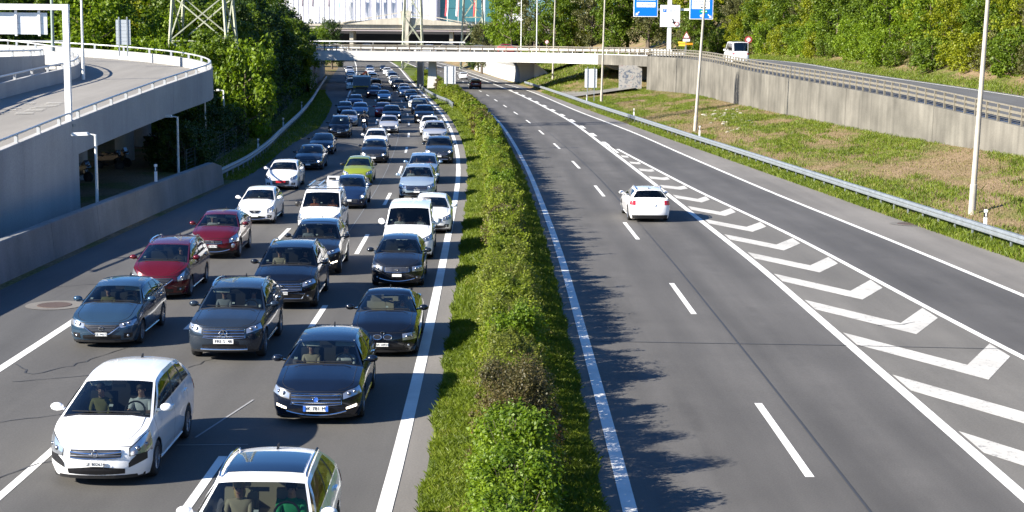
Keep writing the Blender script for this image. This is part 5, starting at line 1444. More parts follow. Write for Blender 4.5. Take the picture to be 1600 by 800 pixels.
    if rails:
        for sgn in (1, -1):
            pts = [Vector((roof_edge(q)[0] * 0.97 * sgn, roof_edge(q)[1], roof_edge(q)[2] + 0.015 + (0.045 if 0.06 < q < 0.94 else 0))) for q in (0.05, 0.09, 0.3, 0.6, 0.9, 0.95)]
            MB().tube(pts, 0.02, 6).build('roof_rail', CHROME if col != 'blue_black' else RIM, car, 50)
    if sunroof:
        rows = [[Vector(p) + Vector((0, 0, 0.008)) for p in [tuple(Vector(r[0]).lerp(Vector(r[-1]), t)) for t in ()] or [r[j] for j in range(1, KU)]] for r in [roof_row(q) for q in np.linspace(0.13, 0.72, 6)]]
        MB().grid([[tuple(p) for p in r] for r in rows]).build('glass_roof', ROOFGLASS, ro, 50)
    if rack:
        for q in (0.05, 0.3, 0.6):
            e_ = roof_edge(q); MB().bar((-e_[0], e_[1], e_[2] + 0.12), (e_[0], e_[1], e_[2] + 0.12), 0.05).build('rack_bar', CHROME, car)
    if scale != 1.0: car.scale = (scale,) * 3
    INFO[car.name] = (L, cowl, zs, 0.37 * W / 1.8, H)
    car['L'] = L * scale
    return car

def heading(f, y): return math.atan2(-(f(y + 2) - f(y - 2)) / 4.0, 1.0)
def lane_mid(k):
    a, b = {1: (LEDGE, LDASH1), 2: (LDASH1, LDASH2), 3: (LDASH2, REDGE)}[k]
    return lambda y: (a(y) + b(y)) / 2
def put(car, lane, x, y, extra=0.0, zf=zg):
    """x, y = middle of the front bumper on the road, car faces the camera along its lane"""
    f = lane_mid(lane) if isinstance(lane, int) else lane
    if y > 22: x, y = x * 0.976, y * 0.976      # the lowest edge one sees is the bumper, not the tarmac below it
    L = car['L']; h = heading(f, y + L / 2) + extra
    car.rotation_euler = (math.atan2(zf(y + L) - zf(y), L), 0, h)
    car.location = (x - math.sin(h) * L / 2, y + math.cos(h) * L / 2, zf(y + L / 2) + 0.008)
    del car['L']
    CARS.append(car)
    return car

Wt = 'white'
V = {}
# lane 1 (nearest the left shoulder)
V['m3'] = put(make_car('hatch', 'steel_blue', 'dark blue hatchback with slim grille, nearest car of the left lane', 0, 'penta', 'ring', 'GE 94172', lamp='slim', visors=(1,)), 1, -10.9, 40.2)
V['m5'] = put(make_car('mpv', 'dark_red', 'dark red people carrier with roof bars behind the blue hatchback', 0, 'penta', 'ring', 'GE 407625', lamp='tall', rails=True, hsc=0.97), 1, -11.2, 48.0)
V['jk'] = put(make_car('crossover', 'dark_red', 'dark red compact crossover with round lower lamps behind the red people carrier', 0, 'small', 'small', 'GE 831194', lamp='tall', visors=(1, -1), extra=('bigfog', 'smile'), cladding=True, fogs=False), 1, -11.25, 57.3)
V['ib'] = put(make_car('small', 'white', 'white small hatchback with triangular grille in the left lane', 0, 'trap', 'small', '', lamp='tall', extra=('smile',)), 1, -11.55, 68.5)
V['m3w'] = put(make_car('hatch', 'white', 'white hatchback with a red number plate in the left lane', 1, 'low', 'small', '*', 0.5, lamp='slant', visors=(-1,)), 1, -12.75, 84.2)
V['gf'] = put(make_car('sedan', 'dark_grey', 'dark grey saloon with lit headlights in the shade of the left lane', 1, 'bar', 'v', '', lamp='block', lit=True), 1, -12.95, 97.0)
V['cp'] = put(make_car('coupe', 'blue_black', 'black coupe behind the dark grey saloon', 1, 'bar', 'small', '', lamp='slim', lit=True), 1, -13.8, 110.2)
V['dm'] = put(make_car('mpv', 'dark_grey', 'dark grey van-like car with pale roof bars in the tree shade', 1, 'bar', 'v', '', lamp='block', rails=True, hsc=1.04), 1, -14.6, 129.0)
V['sv'] = put(make_car('sedan', 'silver', 'silver saloon beside the motorcycle', 1, 'bar', 'small', '', lamp='slant'), 1, -15.6, 145.5)
V['d1'] = put(make_car('small', 'blue_black', 'dark small car in the left lane behind the silver saloon', 2, lamp='slant'), 1, -18.1, 165.5)
V['lb'] = put(make_car('hatch', 'pale_blue', 'light blue hatchback right of the dark small car', 2, lamp='tall'), 1, -16.2, 163.0)
V['db'] = put(make_car('hatch', 'navy', 'dark blue car just in front of the lorry', 2), 1, -19.0, 186)
# lane 2
V['op'] = put(make_car('mpv', 'white', 'white people carrier in the left foreground', 0, 'bar', 'ring', 'GE 802614', lamp='tall', visors=(-1,), extra=('hook',), fogs=False), 2, -7.55, 27.2)
V['gl'] = put(make_car('suv', 'grey', 'dark grey off-road car with large star emblem and pale roof rails', 0, 'wide', 'star', 'FRE 5  48', 0.5, rails=True, lamp='slant', visors=(-1,), fogs=False, extra=('chin',)), 2, -7.35, 38.6)
V['tg'] = put(make_car('bigsuv', 'black', 'big black off-road car behind the grey one with the star', 0, 'wide', 'v', 'VD 51937', rails=True, lamp='slant', extra=('framed',)), 2, -7.0, 46.4)
V['kx'] = put(make_car('suv', 'dark_grey', 'dark grey off-road car with open glass roof tucked behind the big black one', 0, 'bar', 'small', '', sunroof=True, lamp='slim', extra=('drl', 'smile')), 2, -7.0, 53.4)
V['pv'] = put(make_car('smallvan', 'white', 'white delivery van with a metal roof rack', 0, 'low', 'small', '', lamp='tall', mirrors_black=True, rack=True, extra=('blackbumper',), fogs=False), 2, -8.1, 63.9)
V['fd'] = put(make_car('small', 'navy', 'dark blue small car with one amber lamp behind the white van with the rack', 1, 'low', 'small', '', lamp='tall', lit=True), 2, -8.05, 75.0)
V['lm'] = put(make_car('small', 'lime', 'lime green small hatchback in the middle lane', 1, 'small', 'small', '', lamp='slant', mirrors_black=True), 2, -8.9, 87.6)
V['g3'] = put(make_car('hatch', 'dark_grey', 'dark grey boxy hatchback with lit headlights in the middle lane', 1, 'bar', 'v', '', lamp='block', lit=True), 2, -9.35, 103.0)
V['wm'] = put(make_car('hatch', 'white', 'white hatchback half hidden behind the dark grey boxy one', 1, 'bar', 'small', '', lamp='slant'), 2, -10.3, 115.0)
V['au'] = put(make_car('sedan', 'silver', 'silver saloon with dark grille in the middle lane', 1, 'wide', 'small', '', lamp='slant', lit=True), 2, -11.0, 136.0)
V['ds'] = put(make_car('suv', 'blue_black', 'black off-road car behind the silver saloon in the middle lane', 2, lit=True), 2, -12.0, 152.0)
V['rd'] = put(make_car('hatch', 'red', 'bright red hatchback in the middle lane', 2), 2, -13.8, 163.5)
V['mc'] = put(make_car('sedan', 'ice_blue', 'pale silver blue saloon further back in the middle lane', 2, lit=True), 2, -17.0, 203.0)
V['mr'] = put(make_car('suv', 'maroon', 'maroon car left of the pale silver blue saloon', 2, lit=True), 2, -19.4, 214.0)
# lane 3
V['q3'] = put(make_car('suv', 'white', 'white car with large dark glass roof at the bottom edge', 0, 'bar', 'ring', 'GE 118204', rails=True, sunroof=True, seats=SEATB, hsc=0.98), 3, -3.62, 19.7)
V['vo'] = put(make_car('wagon', 'blue_black', 'black estate car with blue-ended plate behind the white glass roof car', 0, 'wide', 'round', 'DK 781 ML', 0.52, lamp='slant', visors=(-1, 1), extra=('diag', 'drl', 'smile'), fogs=False), 3, -4.15, 32.0)
V['bm'] = put(make_car('coupe', 'black', 'black coupe with twin kidney grille and beige seats', 0, 'kidney', 'small', 'VS 10931', lamp='block', seats=SEATB), 3, -3.35, 39.3)
V['sk'] = put(make_car('small', 'dark_grey', 'dark grey hatchback with slatted grille in front of the white van', 0, 'slats', 'small', '', lamp='block', scale=1.02, extra=('smile',)), 3, -3.85, 50.9)
V['jy'] = put(make_car('van', 'white', 'large white van behind the dark grey hatchback', 0, 'small', 'small', '', lamp='slant'), 3, -3.95, 57.6)
V['rn'] = put(make_car('hatch', 'white', 'white hatchback peeking out right of the large white van', 0, 'bar', 'small', '', lamp='slant'), 3, -3.5, 65.6)
V['dd'] = put(make_car('suv', 'ice_blue', 'pale silver off-road car with slotted grille and roof rails', 1, 'wide', 'small', '', rails=True, lamp='block', hsc=1.0), 3, -4.95, 79.0)
V['c4'] = put(make_car('mpv', 'pale_blue', 'light blue people carrier with two people in front', 1, 'bar', 'small', '', lamp='slant', hsc=0.95), 3, -5.2, 88.4)
V['mi'] = put(make_car('suv', 'grey', 'grey off-road car by the right edge line', 1, 'wide', 'small', '', lamp='slant', lit=True, extra=('chin',)), 3, -4.95, 103.0)
V['mu'] = put(make_car('bigsuv', 'silver', 'silver off-road car with v-shaped grille behind the grey one', 1, 'penta', 'small', '', lamp='tall', extra=('smile',)), 3, -6.2, 122.0)
V['qq'] = put(make_car('crossover', 'white', 'white crossover behind the silver off-road car', 1, 'bar', 'small', '', lamp='slant'), 3, -7.2, 133.5)
V['x5'] = put(make_car('bigsuv', 'black', 'big black off-road car with bright headlights in the right lane', 2, lit=True), 3, -8.75, 152.0)
V['dv'] = put(make_car('mpv', 'dark_grey', 'dark people carrier behind the big black off-road car', 2), 3, -10.3, 170.0)
V['wr'] = put(make_car('hatch', 'cream', 'off-white car behind the dark people carrier', 2), 3, -11.6, 184.0)
V['sr'] = put(make_car('hatch', 'silver', 'silver hatchback further back in the right lane', 2, lit=True), 3, -15.4, 220.0)
V['sb'] = put(make_car('small', 'black', 'small black car beside the silver hatchback in the right lane', 2, lit=True), 3, -13.6, 206.0)
V['dk'] = put(make_car('bigsuv', 'blue_black', 'dark car at the right edge just before the bridge pier', 2, lit=True), 3, -18.2, 246.0)
V['wh'] = put(make_car('sedan', 'white', 'white saloon left of the bridge pier', 2), 3, -21.9, 283.0)
# queue under and beyond the bridge
FAR = [(2, -20.6, 231, 'hatch', 'grey', 'grey car in the middle lane one place behind the maroon car'), (2, -23.4, 260.5, 'sedan', 'silver', 'silver car half under the bridge in the middle lane'), (2, -25.4, 280.5, 'hatch', 'black', 'black car right under the bridge in the middle lane'), (2, -27.6, 303, 'hatch', 'navy', 'navy car just past the bridge in the middle lane'),
       (3, -16.5, 233.5, 'hatch', 'white', 'white hatchback in the right lane before the dark car at the pier'), (3, -19.6, 259.5, 'sedan', 'grey', 'grey saloon in the right lane beside the bridge pier'), (3, -20.8, 271, 'hatch', 'silver', 'silver car in the right lane under the bridge'), (3, -23.4, 300.5, 'suv', 'dark_grey', 'dark off-road car in the right lane just past the bridge'), (3, -26.6, 333, 'hatch', 'cream', 'cream car in the right lane past the bridge'),
       (1, -27.0, 258.5, 'hatch', 'white', 'white car in the left lane at the bridge edge'), (1, -29.6, 282, 'sedan', 'black', 'black saloon in the left lane under the bridge'), (1, -32.2, 306, 'mpv', 'pale_blue', 'pale blue car in the left lane just past the bridge'),
       (2, -22.2, 250, 'suv', 'black', 'black car in the middle lane level with the lorry load'), (2, -24.4, 270, 'hatch', 'maroon', 'dark red car beneath the bridge in the middle lane'),
       (2, -26.4, 290, 'suv', 'grey', 'grey car beneath the bridge in the middle lane'), (2, -29.0, 316, 'sedan', 'white', 'white car just beyond the bridge in the middle lane'), (2, -32.0, 345, 'hatch', 'white', 'second white car beyond the bridge in the middle lane'),
       (2, -35.5, 382, 'suv', 'silver', 'farthest silver car of the middle lane'), (3, -25.0, 318, 'hatch', 'dark_grey', 'dark car beyond the bridge in the right lane'), (3, -28.4, 348, 'suv', 'white', 'white car beyond the bridge in the right lane'),
       (3, -33.0, 392, 'sedan', 'black', 'farthest black car of the right lane'), (1, -25.7, 246, 'van', 'cream', 'pale van right behind the lorry'), (1, -28.5, 272, 'suv', 'grey', 'grey car beneath the bridge in the left lane'),
       (1, -30.8, 292, 'hatch', 'white', 'white car beneath the bridge in the left lane'), (1, -34, 322, 'hatch', 'black', 'dark car beyond the bridge in the left lane'), (1, -38, 358, 'suv', 'silver', 'farthest silver car of the left lane')]
for ln, x, y, t, c, lb in FAR: put(make_car(t, c, lb, 2), ln, x, y)

# vehicles driving away on the right carriageway, seen from behind
def put_away(car, f, x, y, zf=zg):
    L = car['L']; h = heading(f, y + L / 2) + math.pi
    car.rotation_euler = (-math.atan2(zf(y + L) - zf(y), L), 0, h)
    car.location = (x, y + L / 2, zf(y + L / 2) + 0.008)
    del car['L']; return car
c = put_away(make_car('wagon', 'white', 'white estate car driving away alone on the right carriageway', 0, 'bar', 'small', None, rails=True, lamp='slant'), lambda y: (RDASH(y) + GL(y)) / 2, 6.15, 68.9)
put_away(make_car('suv', 'maroon', 'maroon car driving away below the bridge', 2), lambda y: (RDASH(y) + MEDR(y)) / 2 + 2.2, -6.3, 252)
put_away(make_car('hatch', 'white', 'white car driving away beyond the maroon one', 2), lambda y: (RDASH(y) + GL(y)) / 2, -10.2, 310)
put_away(make_car('sedan', 'pale_blue', 'pale blue car farthest away on the right carriageway', 2), lambda y: (RDASH(y) + MEDR(y)) / 2, -19.5, 352)
mbus = make_car('minibus', 'white', 'silver white minibus driving up the raised slip road', 1, 'bar', 'small', None, lamp='tall')
put_away(mbus, lambda y: WALLX(y), 25.1, 172, lambda y: WALLT(y) - 0.12)
# cars on the bridge and in the car park behind, side on
def put_side(car, x, y, z, flip): car.rotation_euler = (0, 0, R(90) * flip); car.location = (x, y, z); del car['L']
put_side(make_car('hatch', 'red', 'red car crossing the bridge near the bright green tree', 2), -0.8, 266, 7.78, 1)
PARK = [(-46, 'white', 'hatch'), (-41, 'black', 'suv'), (-36.5, 'silver', 'sedan'), (-32, 'white', 'hatch'), (-27.2, 'navy', 'hatch'), (-20.5, 'black', 'sedan'), (-16, 'silver', 'hatch'), (-11.5, 'black', 'suv'), (-7, 'grey', 'hatch')]
for i, (x, c_, t) in enumerate(PARK):
    put_side(make_car(t, c_, '%s parked car, %s from the left behind the bridge railing' % (c_.replace('_', ' '), ['first', 'second', 'third', 'fourth', 'fifth', 'sixth', 'seventh', 'eighth', 'ninth'][i]), 2), x, 280.5 + (i % 2) * 3.4, 7.63, 1 if i % 2 else -1)
for x, lb in ((-4.5, 'orange car on the viaduct beside the glass facade'), (0.2, 'second orange car on the viaduct, nearer the bright green tree')):
    put_side(make_car('hatch', 'orange', lb, 2), x, 420.5, 14.45, 1)

# ladder rack load on the white van
ld = empty('ladder', (-8.35, 65.1, 2.15)); tag(ld, 'folded metal ladder lying on the white van roof rack', 'ladder')
for s in (-0.2, 0.2): MB().bar((s, -0.8, 0.02), (s, 1.4, 0.06), 0.06).build('ladder_rail', CHROME, ld)
for i in range(7): MB().bar((-0.2, -0.6 + i * 0.3, 0.03), (0.2, -0.6 + i * 0.3, 0.03), 0.04).build('rung', CHROME, ld)
bx = empty('roof_box', (-7.75, 64.7, 2.1)); tag(bx, 'pale folded equipment case on the white van roof rack', 'case')
MB().box((0.15, 0.2, 0.2), (0.5, 0.5, 0.3), 0, 0, R(25)).build('case', pmat('case_grey', (0.6, 0.6, 0.58), 0.5), bx); MB().box((0.15, -0.05, 0.36), (0.3, 0.03, 0.1)).build('case_handle', DARK, bx)

# lorry with loading crane
lo = empty('lorry', (-21.3, 217, zg(214))); tag(lo, 'flatbed lorry with dark cab, yellow bumper and orange load', 'lorry')
lo.rotation_euler = (0, 0, heading(LEDGE, 214))
CABC = pmat('cab_grey', (0.10, 0.12, 0.13), 0.4, 0, None, 0.6)
MB().prism([(-4, 0.55), (-4.05, 1.5), (-3.75, 2.85), (-2.3, 2.95), (-2.2, 0.9)], 'X', -1.22, 1.22).build('cab', CABC, lo)
MB().prism([(-4.09, 1.58), (-3.83, 2.62), (-3.79, 2.62), (-4.03, 1.58)], 'X', -1.08, 1.08).build('windscreen', ROOFGLASS, lo)
MB().box((0, -4.08, 0.75), (2.46, 0.2, 0.5)).build('bumper', CABC, lo); MB().box((0, -4.1, 1.3), (1.6, 0.1, 0.3)).build('grille', GRILLE, lo)
MB().box((0, -4.06, 1.42), (2.46, 0.12, 0.26)).build('trim_band', PAINTS['yellow'], lo)
for s in (-1, 1):
    MB().box((s * 0.95, -4.2, 0.85), (0.35, 0.06, 0.2)).build('headlight', LENS, lo); MB().box((s * 1.4, -3.95, 2.0), (0.12, 0.15, 0.6)).build('door_mirror', DARK, lo)
    for y in (-3.2, 1.0, 2.2): link('rim', _hub, link('wheel', _t, lo, (s * 1.02, y, 0.5), (0, 0, 0 if s > 0 else math.pi), (0.5,) * 3))
MB().box((0, 0.6, 0.95), (2.3, 6.0, 0.2)).build('chassis', DARK, lo); MB().box((0, 1.0, 1.25), (2.45, 5.2, 0.35)).build('flatbed', CABC, lo)
ex = empty('crane_load', (-21.9, 220.5, zg(219) + 1.43)); tag(ex, 'orange folded loading crane standing on the lorry bed', 'crane')
MB().prism([(-1.0, 0), (-1.0, 1.1), (-0.2, 1.6), (0.9, 1.0), (1.1, 0)], 'Y', -0.5, 1.8).build('housing', PAINTS['crane_red'], ex)
MB().bar((-0.6, 0, 1.0), (0.9, 0.2, 1.9), 0.3).bar((0.9, 0.2, 1.9), (1.0, 1.8, 1.2), 0.24).build('boom', PAINTS['crane_red'], ex); MB().box((0.2, -0.52, 1.1), (0.8, 0.05, 0.6)).build('cab_window', DARK, ex)

# motorcycles
def motorcycle(loc, rz, label, col, lit=False, group=None):
    CH = CHROME if lit else DARK
    o = empty('motorcycle', loc, rz); tag(o, label, 'motorcycle', group)
    for y in (-0.72, 0.72):
        w_ = link('wheel', _t, o, (0, y, 0.31), (0, 0, 0), (0.18, 0.31, 0.31)); link('rim', _hub if lit else RIMS[3], w_)
    MB().prism([(-0.45, 0.45), (-0.4, 0.9), (0.0, 1.0), (0.35, 0.82), (0.95, 0.92), (0.9, 0.75), (0.3, 0.45), (-0.1, 0.3)], 'X', -0.16, 0.16).build('body', col, o)
    MB().prism([(-0.8, 0.85), (-0.6, 1.25), (-0.4, 1.0), (-0.45, 0.7)], 'X', -0.2, 0.2).build('fairing', col, o)
    MB().box((0, 0.45, 0.86), (0.28, 0.75, 0.1)).build('saddle', BLACK, o)
    MB().tube([(-0.38, -0.32, 1.08), (0, -0.45, 1.1), (0.38, -0.32, 1.08)], 0.018, 6).build('handlebar', DARK, o)
    for s in (-1, 1): MB().tube([(s * 0.09, -0.72, 0.31), (s * 0.09, -0.48, 1.0)], 0.028, 6).build('fork', CH, o)
    MB().ball((0, -0.78, 0.98), (0.12, 0.06, 0.1), 10, 6).build('headlight', LAMPON if lit else LENS_IN, o, 60)
    MB().tube([(0.15, 0.0, 0.3), (0.18, 0.85, 0.42)], 0.05, 8).build('exhaust', CH, o)
    return o
motorcycle((-13.1, 135.5, zg(135.5) + 0.01), heading(LDASH1, 135), 'motorcycle with lit headlight ridden between the lanes', PAINTS['dark_grey'], True)
for i, (x, y, a) in enumerate([(-24.2, 81, 70), (-24.4, 83.2, 75), (-24.3, 85.6, 68), (-24.6, 93.5, 72), (-24.7, 95.6, 76), (-26.0, 111.5, 60), (-26.2, 113.4, 66), (-26.4, 115.2, 62)]):
    motorcycle((x, y, zg(y) + 0.03), R(a), 'dark motorcycle parked in the shade under the ramp', PAINTS['black'], False, 'motorcycles parked under the ramp')
# ------------------------------------------------------------------ people
SKIN = pmat('skin', (0.52, 0.30, 0.21), 0.55); HAIR = pmat('hair_dark', (0.035, 0.022, 0.015), 0.7); HAIRB = pmat('hair_blond', (0.45, 0.3, 0.12), 0.7)
TROUSER = pmat('trousers', (0.03, 0.035, 0.05), 0.9)
SHIRTS = {'white': pmat('shirt_white', (0.55, 0.55, 0.54), 0.85), 'green': pmat('shirt_green', (0.02, 0.28, 0.10), 0.85), 'yellow': pmat('shirt_yellow', (0.16, 0.14, 0.04), 0.85), 'dark': pmat('shirt_dark', (0.03, 0.03, 0.035), 0.85),
          'blue': pmat('shirt_blue', (0.1, 0.18, 0.32), 0.85), 'red': pmat('shirt_red', (0.5, 0.04, 0.05), 0.85), 'orange': pmat('shirt_orange', (0.65, 0.16, 0.04), 0.85), 'grey': pmat('shirt_grey', (0.25, 0.25, 0.26), 0.85), 'cream': pmat('shirt_cream', (0.4, 0.32, 0.22), 0.85)}
def skin_body(name, verts, edges, rad, cut):
    me = bpy.data.meshes.new(name); me.from_pydata(verts, edges, []); me.update()
    ob = bpy.data.objects.new(name, me); C.objects.link(ob)
    md = ob.modifiers.new('skin', 'SKIN'); md.use_smooth_shade = True
    for i, r in enumerate(rad): me.skin_vertices[0].data[i].radius = r if isinstance(r, tuple) else (r, r); 
    me.skin_vertices[0].data[0].use_root = True
    sb = ob.modifiers.new('sub', 'SUBSURF'); sb.levels = 1; sb.render_levels = 1
    dg = bpy.context.evaluated_depsgraph_get()
    out = bpy.data.meshes.new_from_object(ob.evaluated_get(dg))
    bpy.data.objects.remove(ob)
    out.materials.clear()
    for m in (SHIRTS['white'], SKIN, TROUSER): out.materials.append(m)
    for p in out.polygons: p.material_index = cut(p.center); p.use_smooth = True
    return out
def seated(hand_l, hand_r, name):
    V_ = [(0, 0, 0.08), (0, 0.06, 0.26), (0, 0.1, 0.46), (0, 0.1, 0.60), (0, 0.075, 0.68), (0, 0.04, 0.76), (0, 0.03, 0.87), (0, -0.055, 0.775)]
    E_ = [(0, 1), (1, 2), (2, 3), (3, 4), (4, 5), (5, 6), (5, 7)]
    r = [(0.17, 0.13), (0.155, 0.12), (0.17, 0.12), (0.09, 0.08), 0.055, (0.085, 0.095), (0.07, 0.08), 0.022]
    for s, hand in ((1, hand_l), (-1, hand_r)):
        b = len(V_)
        hx, hy, hz = hand
        V_ += [(s * 0.19, 0.1, 0.54), (s * (0.19 + hx) * 0.62, (0.1 + hy) * 0.5 + 0.05, 0.36), (hx * s * 1.0, hy + 0.08, hz - 0.01), (hx * s, hy, hz)]
        E_ += [(2, b), (b, b + 1), (b + 1, b + 2), (b + 2, b + 3)]
        r += [0.075, 0.048, 0.034, 0.036]
        for k, (dx, dy, dz) in enumerate([(-0.035, -0.03, 0.035), (-0.02, -0.075, 0.03), (0.0, -0.085, 0.02), (0.02, -0.075, 0.0), (0.035, -0.06, -0.02)]):
            V_ += [(hx * s + s * dx, hy + dy, hz + dz)]; E_ += [(b + 3, len(V_) - 1)]; r += [0.0095 if k else 0.012]
        c = len(V_)
        V_ += [(s * 0.1, -0.02, 0.06), (s * 0.15, -0.44, 0.13), (s * 0.14, -0.66, -0.18), (s * 0.14, -0.78, -0.2)]
        E_ += [(0, c), (c, c + 1), (c + 1, c + 2), (c + 2, c + 3)]; r += [0.095, 0.07, 0.05, 0.04]
    def cut(c):
        if c.z > 0.635: return 1
        if c.y < -0.14 and c.z > 0.22: return 1
        if c.z < 0.14 or (c.y < -0.2): return 2
        return 0
    return skin_body(name, V_, E_, r, cut)
DRIVER = seated((0.15, -0.40, 0.42), (0.16, -0.38, 0.46), 'driver_body')
PASS = seated((0.12, -0.28, 0.16), (0.14, -0.30, 0.18), 'passenger_body')
_hair = MB().ball((0, 0.045, 0.865), (0.095, 0.11, 0.085), 12, 8).ball((0, 0.09, 0.80), (0.085, 0.07, 0.1), 10, 6).mesh('hair', HAIR, 60)
_hairl = MB().ball((0, 0.045, 0.865), (0.098, 0.112, 0.087), 12, 8).ball((0, 0.10, 0.73), (0.10, 0.07, 0.17), 10, 6).mesh('hair', HAIRB, 60)
_eye = MB().ball((0, 0, 0), 0.011, 6, 4).mesh('eye', DARK)
_mouth = MB().box((0, 0, 0), (0.045, 0.012, 0.01)).mesh('mouth', pmat('lips', (0.35, 0.12, 0.1), 0.5))
_ear = MB().ball((0, 0, 0), (0.012, 0.025, 0.032), 6, 4).mesh('ear', SKIN)
def person(body, mat4, shirt, label, long_hair=False, act='sitting'):
    o = link('person', body.copy() if False else body)
    o.matrix_world = mat4
    o.material_slots[0].link = 'OBJECT'; o.material_slots[0].material = SHIRTS[shirt]
    tag(o, label, 'person', None)
    link('hair', _hairl if long_hair else _hair, o)
    for s in (-1, 1):
        link('eye', _eye, o, (s * 0.035, -0.058, 0.815)); link('ear', _ear, o, (s * 0.088, 0.035, 0.80))
    link('mouth', _mouth, o, (0, -0.062, 0.735))
    return o
def car_matrix(car):
    return Matrix.Translation(car.location) @ car.rotation_euler.to_matrix().to_4x4() @ Matrix.Diagonal((*car.scale, 1))
def seat_person(key, who, shirt, label, long_hair=False):
    car = V[key]; L, cw, zs, sx, sc_h = INFO[car.name]
    sc = 0.9
    m = car_matrix(car) @ Matrix.Translation((sx if who == 'd' else -sx, cw + 1.05 - L / 2, min(zs + 0.44, sc_h - 0.97 * sc - 0.14))) @ Matrix.Diagonal((sc, sc, sc, 1))
    person(DRIVER if who == 'd' else PASS, m, shirt, label, long_hair)
PEOPLE = [('op', 'd', 'white', 'driver in white shirt and dark glasses in the white people carrier', 0), ('op', 'p', 'yellow', 'passenger in yellow top in the white people carrier', 0),
 ('q3', 'd', 'green', 'driver in a green t-shirt in the white car with the glass roof', 0), ('q3', 'p', 'cream', 'blond passenger in the white car with the glass roof', 1),
 ('vo', 'd', 'white', 'driver in pale shirt in the black estate car', 0), ('vo', 'p', 'cream', 'passenger in pale top in the black estate car', 0),
 ('bm', 'd', 'white', 'driver in white shirt in the black coupe with beige seats', 0), ('gl', 'd', 'white', 'driver in white shirt in the grey off-road car with star emblem', 0), ('gl', 'p', 'grey', 'passenger raising a hand in the grey off-road car with star emblem', 0),
 ('m3', 'd', 'grey', 'driver of the dark blue hatchback', 0), ('m3', 'p', 'yellow', 'passenger in yellow in the dark blue hatchback', 0), ('tg', 'd', 'dark', 'driver in dark suit in the big black off-road car', 0), ('tg', 'p', 'cream', 'passenger in the big black off-road car', 0),
 ('kx', 'd', 'grey', 'driver of the dark grey off-road car with open glass roof', 0), ('kx', 'p', 'grey', 'passenger of the dark grey off-road car with open glass roof', 0), ('m5', 'd', 'dark', 'driver of the dark red people carrier', 0),
 ('jk', 'd', 'dark', 'driver of the dark red crossover', 0), ('jk', 'p', 'white', 'passenger in white in the dark red crossover', 0), ('sk', 'd', 'white', 'driver in white shirt in the dark grey hatchback before the van', 0),
 ('jy', 'd', 'white', 'driver of the large white van', 0), ('jy', 'p', 'white', 'passenger in white in the large white van', 0), ('pv', 'd', 'orange', 'driver in orange workwear in the white van with roof rack', 0), ('pv', 'p', 'orange', 'passenger in orange workwear in the white van with roof rack', 0),
 ('ib', 'd', 'grey', 'driver of the white small hatchback', 0), ('m3w', 'd', 'dark', 'driver of the white hatchback with red plate', 0), ('c4', 'd', 'red', 'driver in red in the light blue people carrier', 0), ('c4', 'p', 'cream', 'passenger in the light blue people carrier', 0),
 ('dd', 'd', 'white', 'driver in white in the pale silver off-road car', 0), ('dd', 'p', 'white', 'passenger in white in the pale silver off-road car', 0), ('wm', 'd', 'white', 'driver of the half hidden white hatchback', 0), ('wm', 'p', 'white', 'passenger of the half hidden white hatchback', 0)]
for k_, w_, sh, lb, lh in PEOPLE: seat_person(k_, w_, sh, lb, bool(lh))
# motorcycle rider
rv_ = [(0, 0.05, 0.0), (0, 0.0, 0.22), (0, -0.06, 0.42), (0, -0.09, 0.56), (0, -0.11, 0.63), (0, -0.13, 0.72), (0, -0.13, 0.82)]
re_ = [(i, i + 1) for i in range(6)]; rr2 = [(0.16, 0.13), 0.15, (0.18, 0.13), 0.08, 0.06, 0.1, 0.085]
for s in (1, -1):
    b = len(rv_); rv_ += [(s * 0.2, -0.08, 0.5), (s * 0.36, -0.3, 0.36), (s * 0.36, -0.62, 0.24), (s * 0.36, -0.7, 0.23)]; re_ += [(2, b), (b, b + 1), (b + 1, b + 2), (b + 2, b + 3)]; rr2 += [0.08, 0.055, 0.04, 0.042]
    for dx, dz in ((-0.03, 0.03), (-0.02, -0.02), (0.0, -0.03), (0.02, -0.03), (0.035, -0.02)): rv_ += [(s * (0.36 + dx), -0.76, 0.23 + dz)]; re_ += [(b + 3, len(rv_) - 1)]; rr2 += [0.012]
    c = len(rv_); rv_ += [(s * 0.14, 0.0, -0.02), (s * 0.25, -0.38, -0.1), (s * 0.22, -0.05, -0.5), (s * 0.22, -0.2, -0.56)]; re_ += [(0, c), (c, c + 1), (c + 1, c + 2), (c + 2, c + 3)]; rr2 += [0.1, 0.075, 0.055, 0.045]
rider = skin_body('rider_body', rv_, re_, rr2, lambda c: 2 if c.z < 0.08 else 0)
ro_ = link('person', rider); tag(ro_, 'motorcycle rider in dark jacket and helmet between the lanes', 'person')
ro_.material_slots[0].link = 'OBJECT'; ro_.material_slots[0].material = SHIRTS['dark']
ro_.location = (-13.1, 135.85, zg(135.5) + 0.93); ro_.rotation_euler = (0, 0, heading(LDASH1, 135))
MB().ball((0, -0.13, 0.77), (0.135, 0.155, 0.15), 14, 9).build('helmet', PAINTS['dark_grey'], ro_, 60); MB().box((0, -0.27, 0.77), (0.19, 0.04, 0.09)).build('visor', ROOFGLASS, ro_)

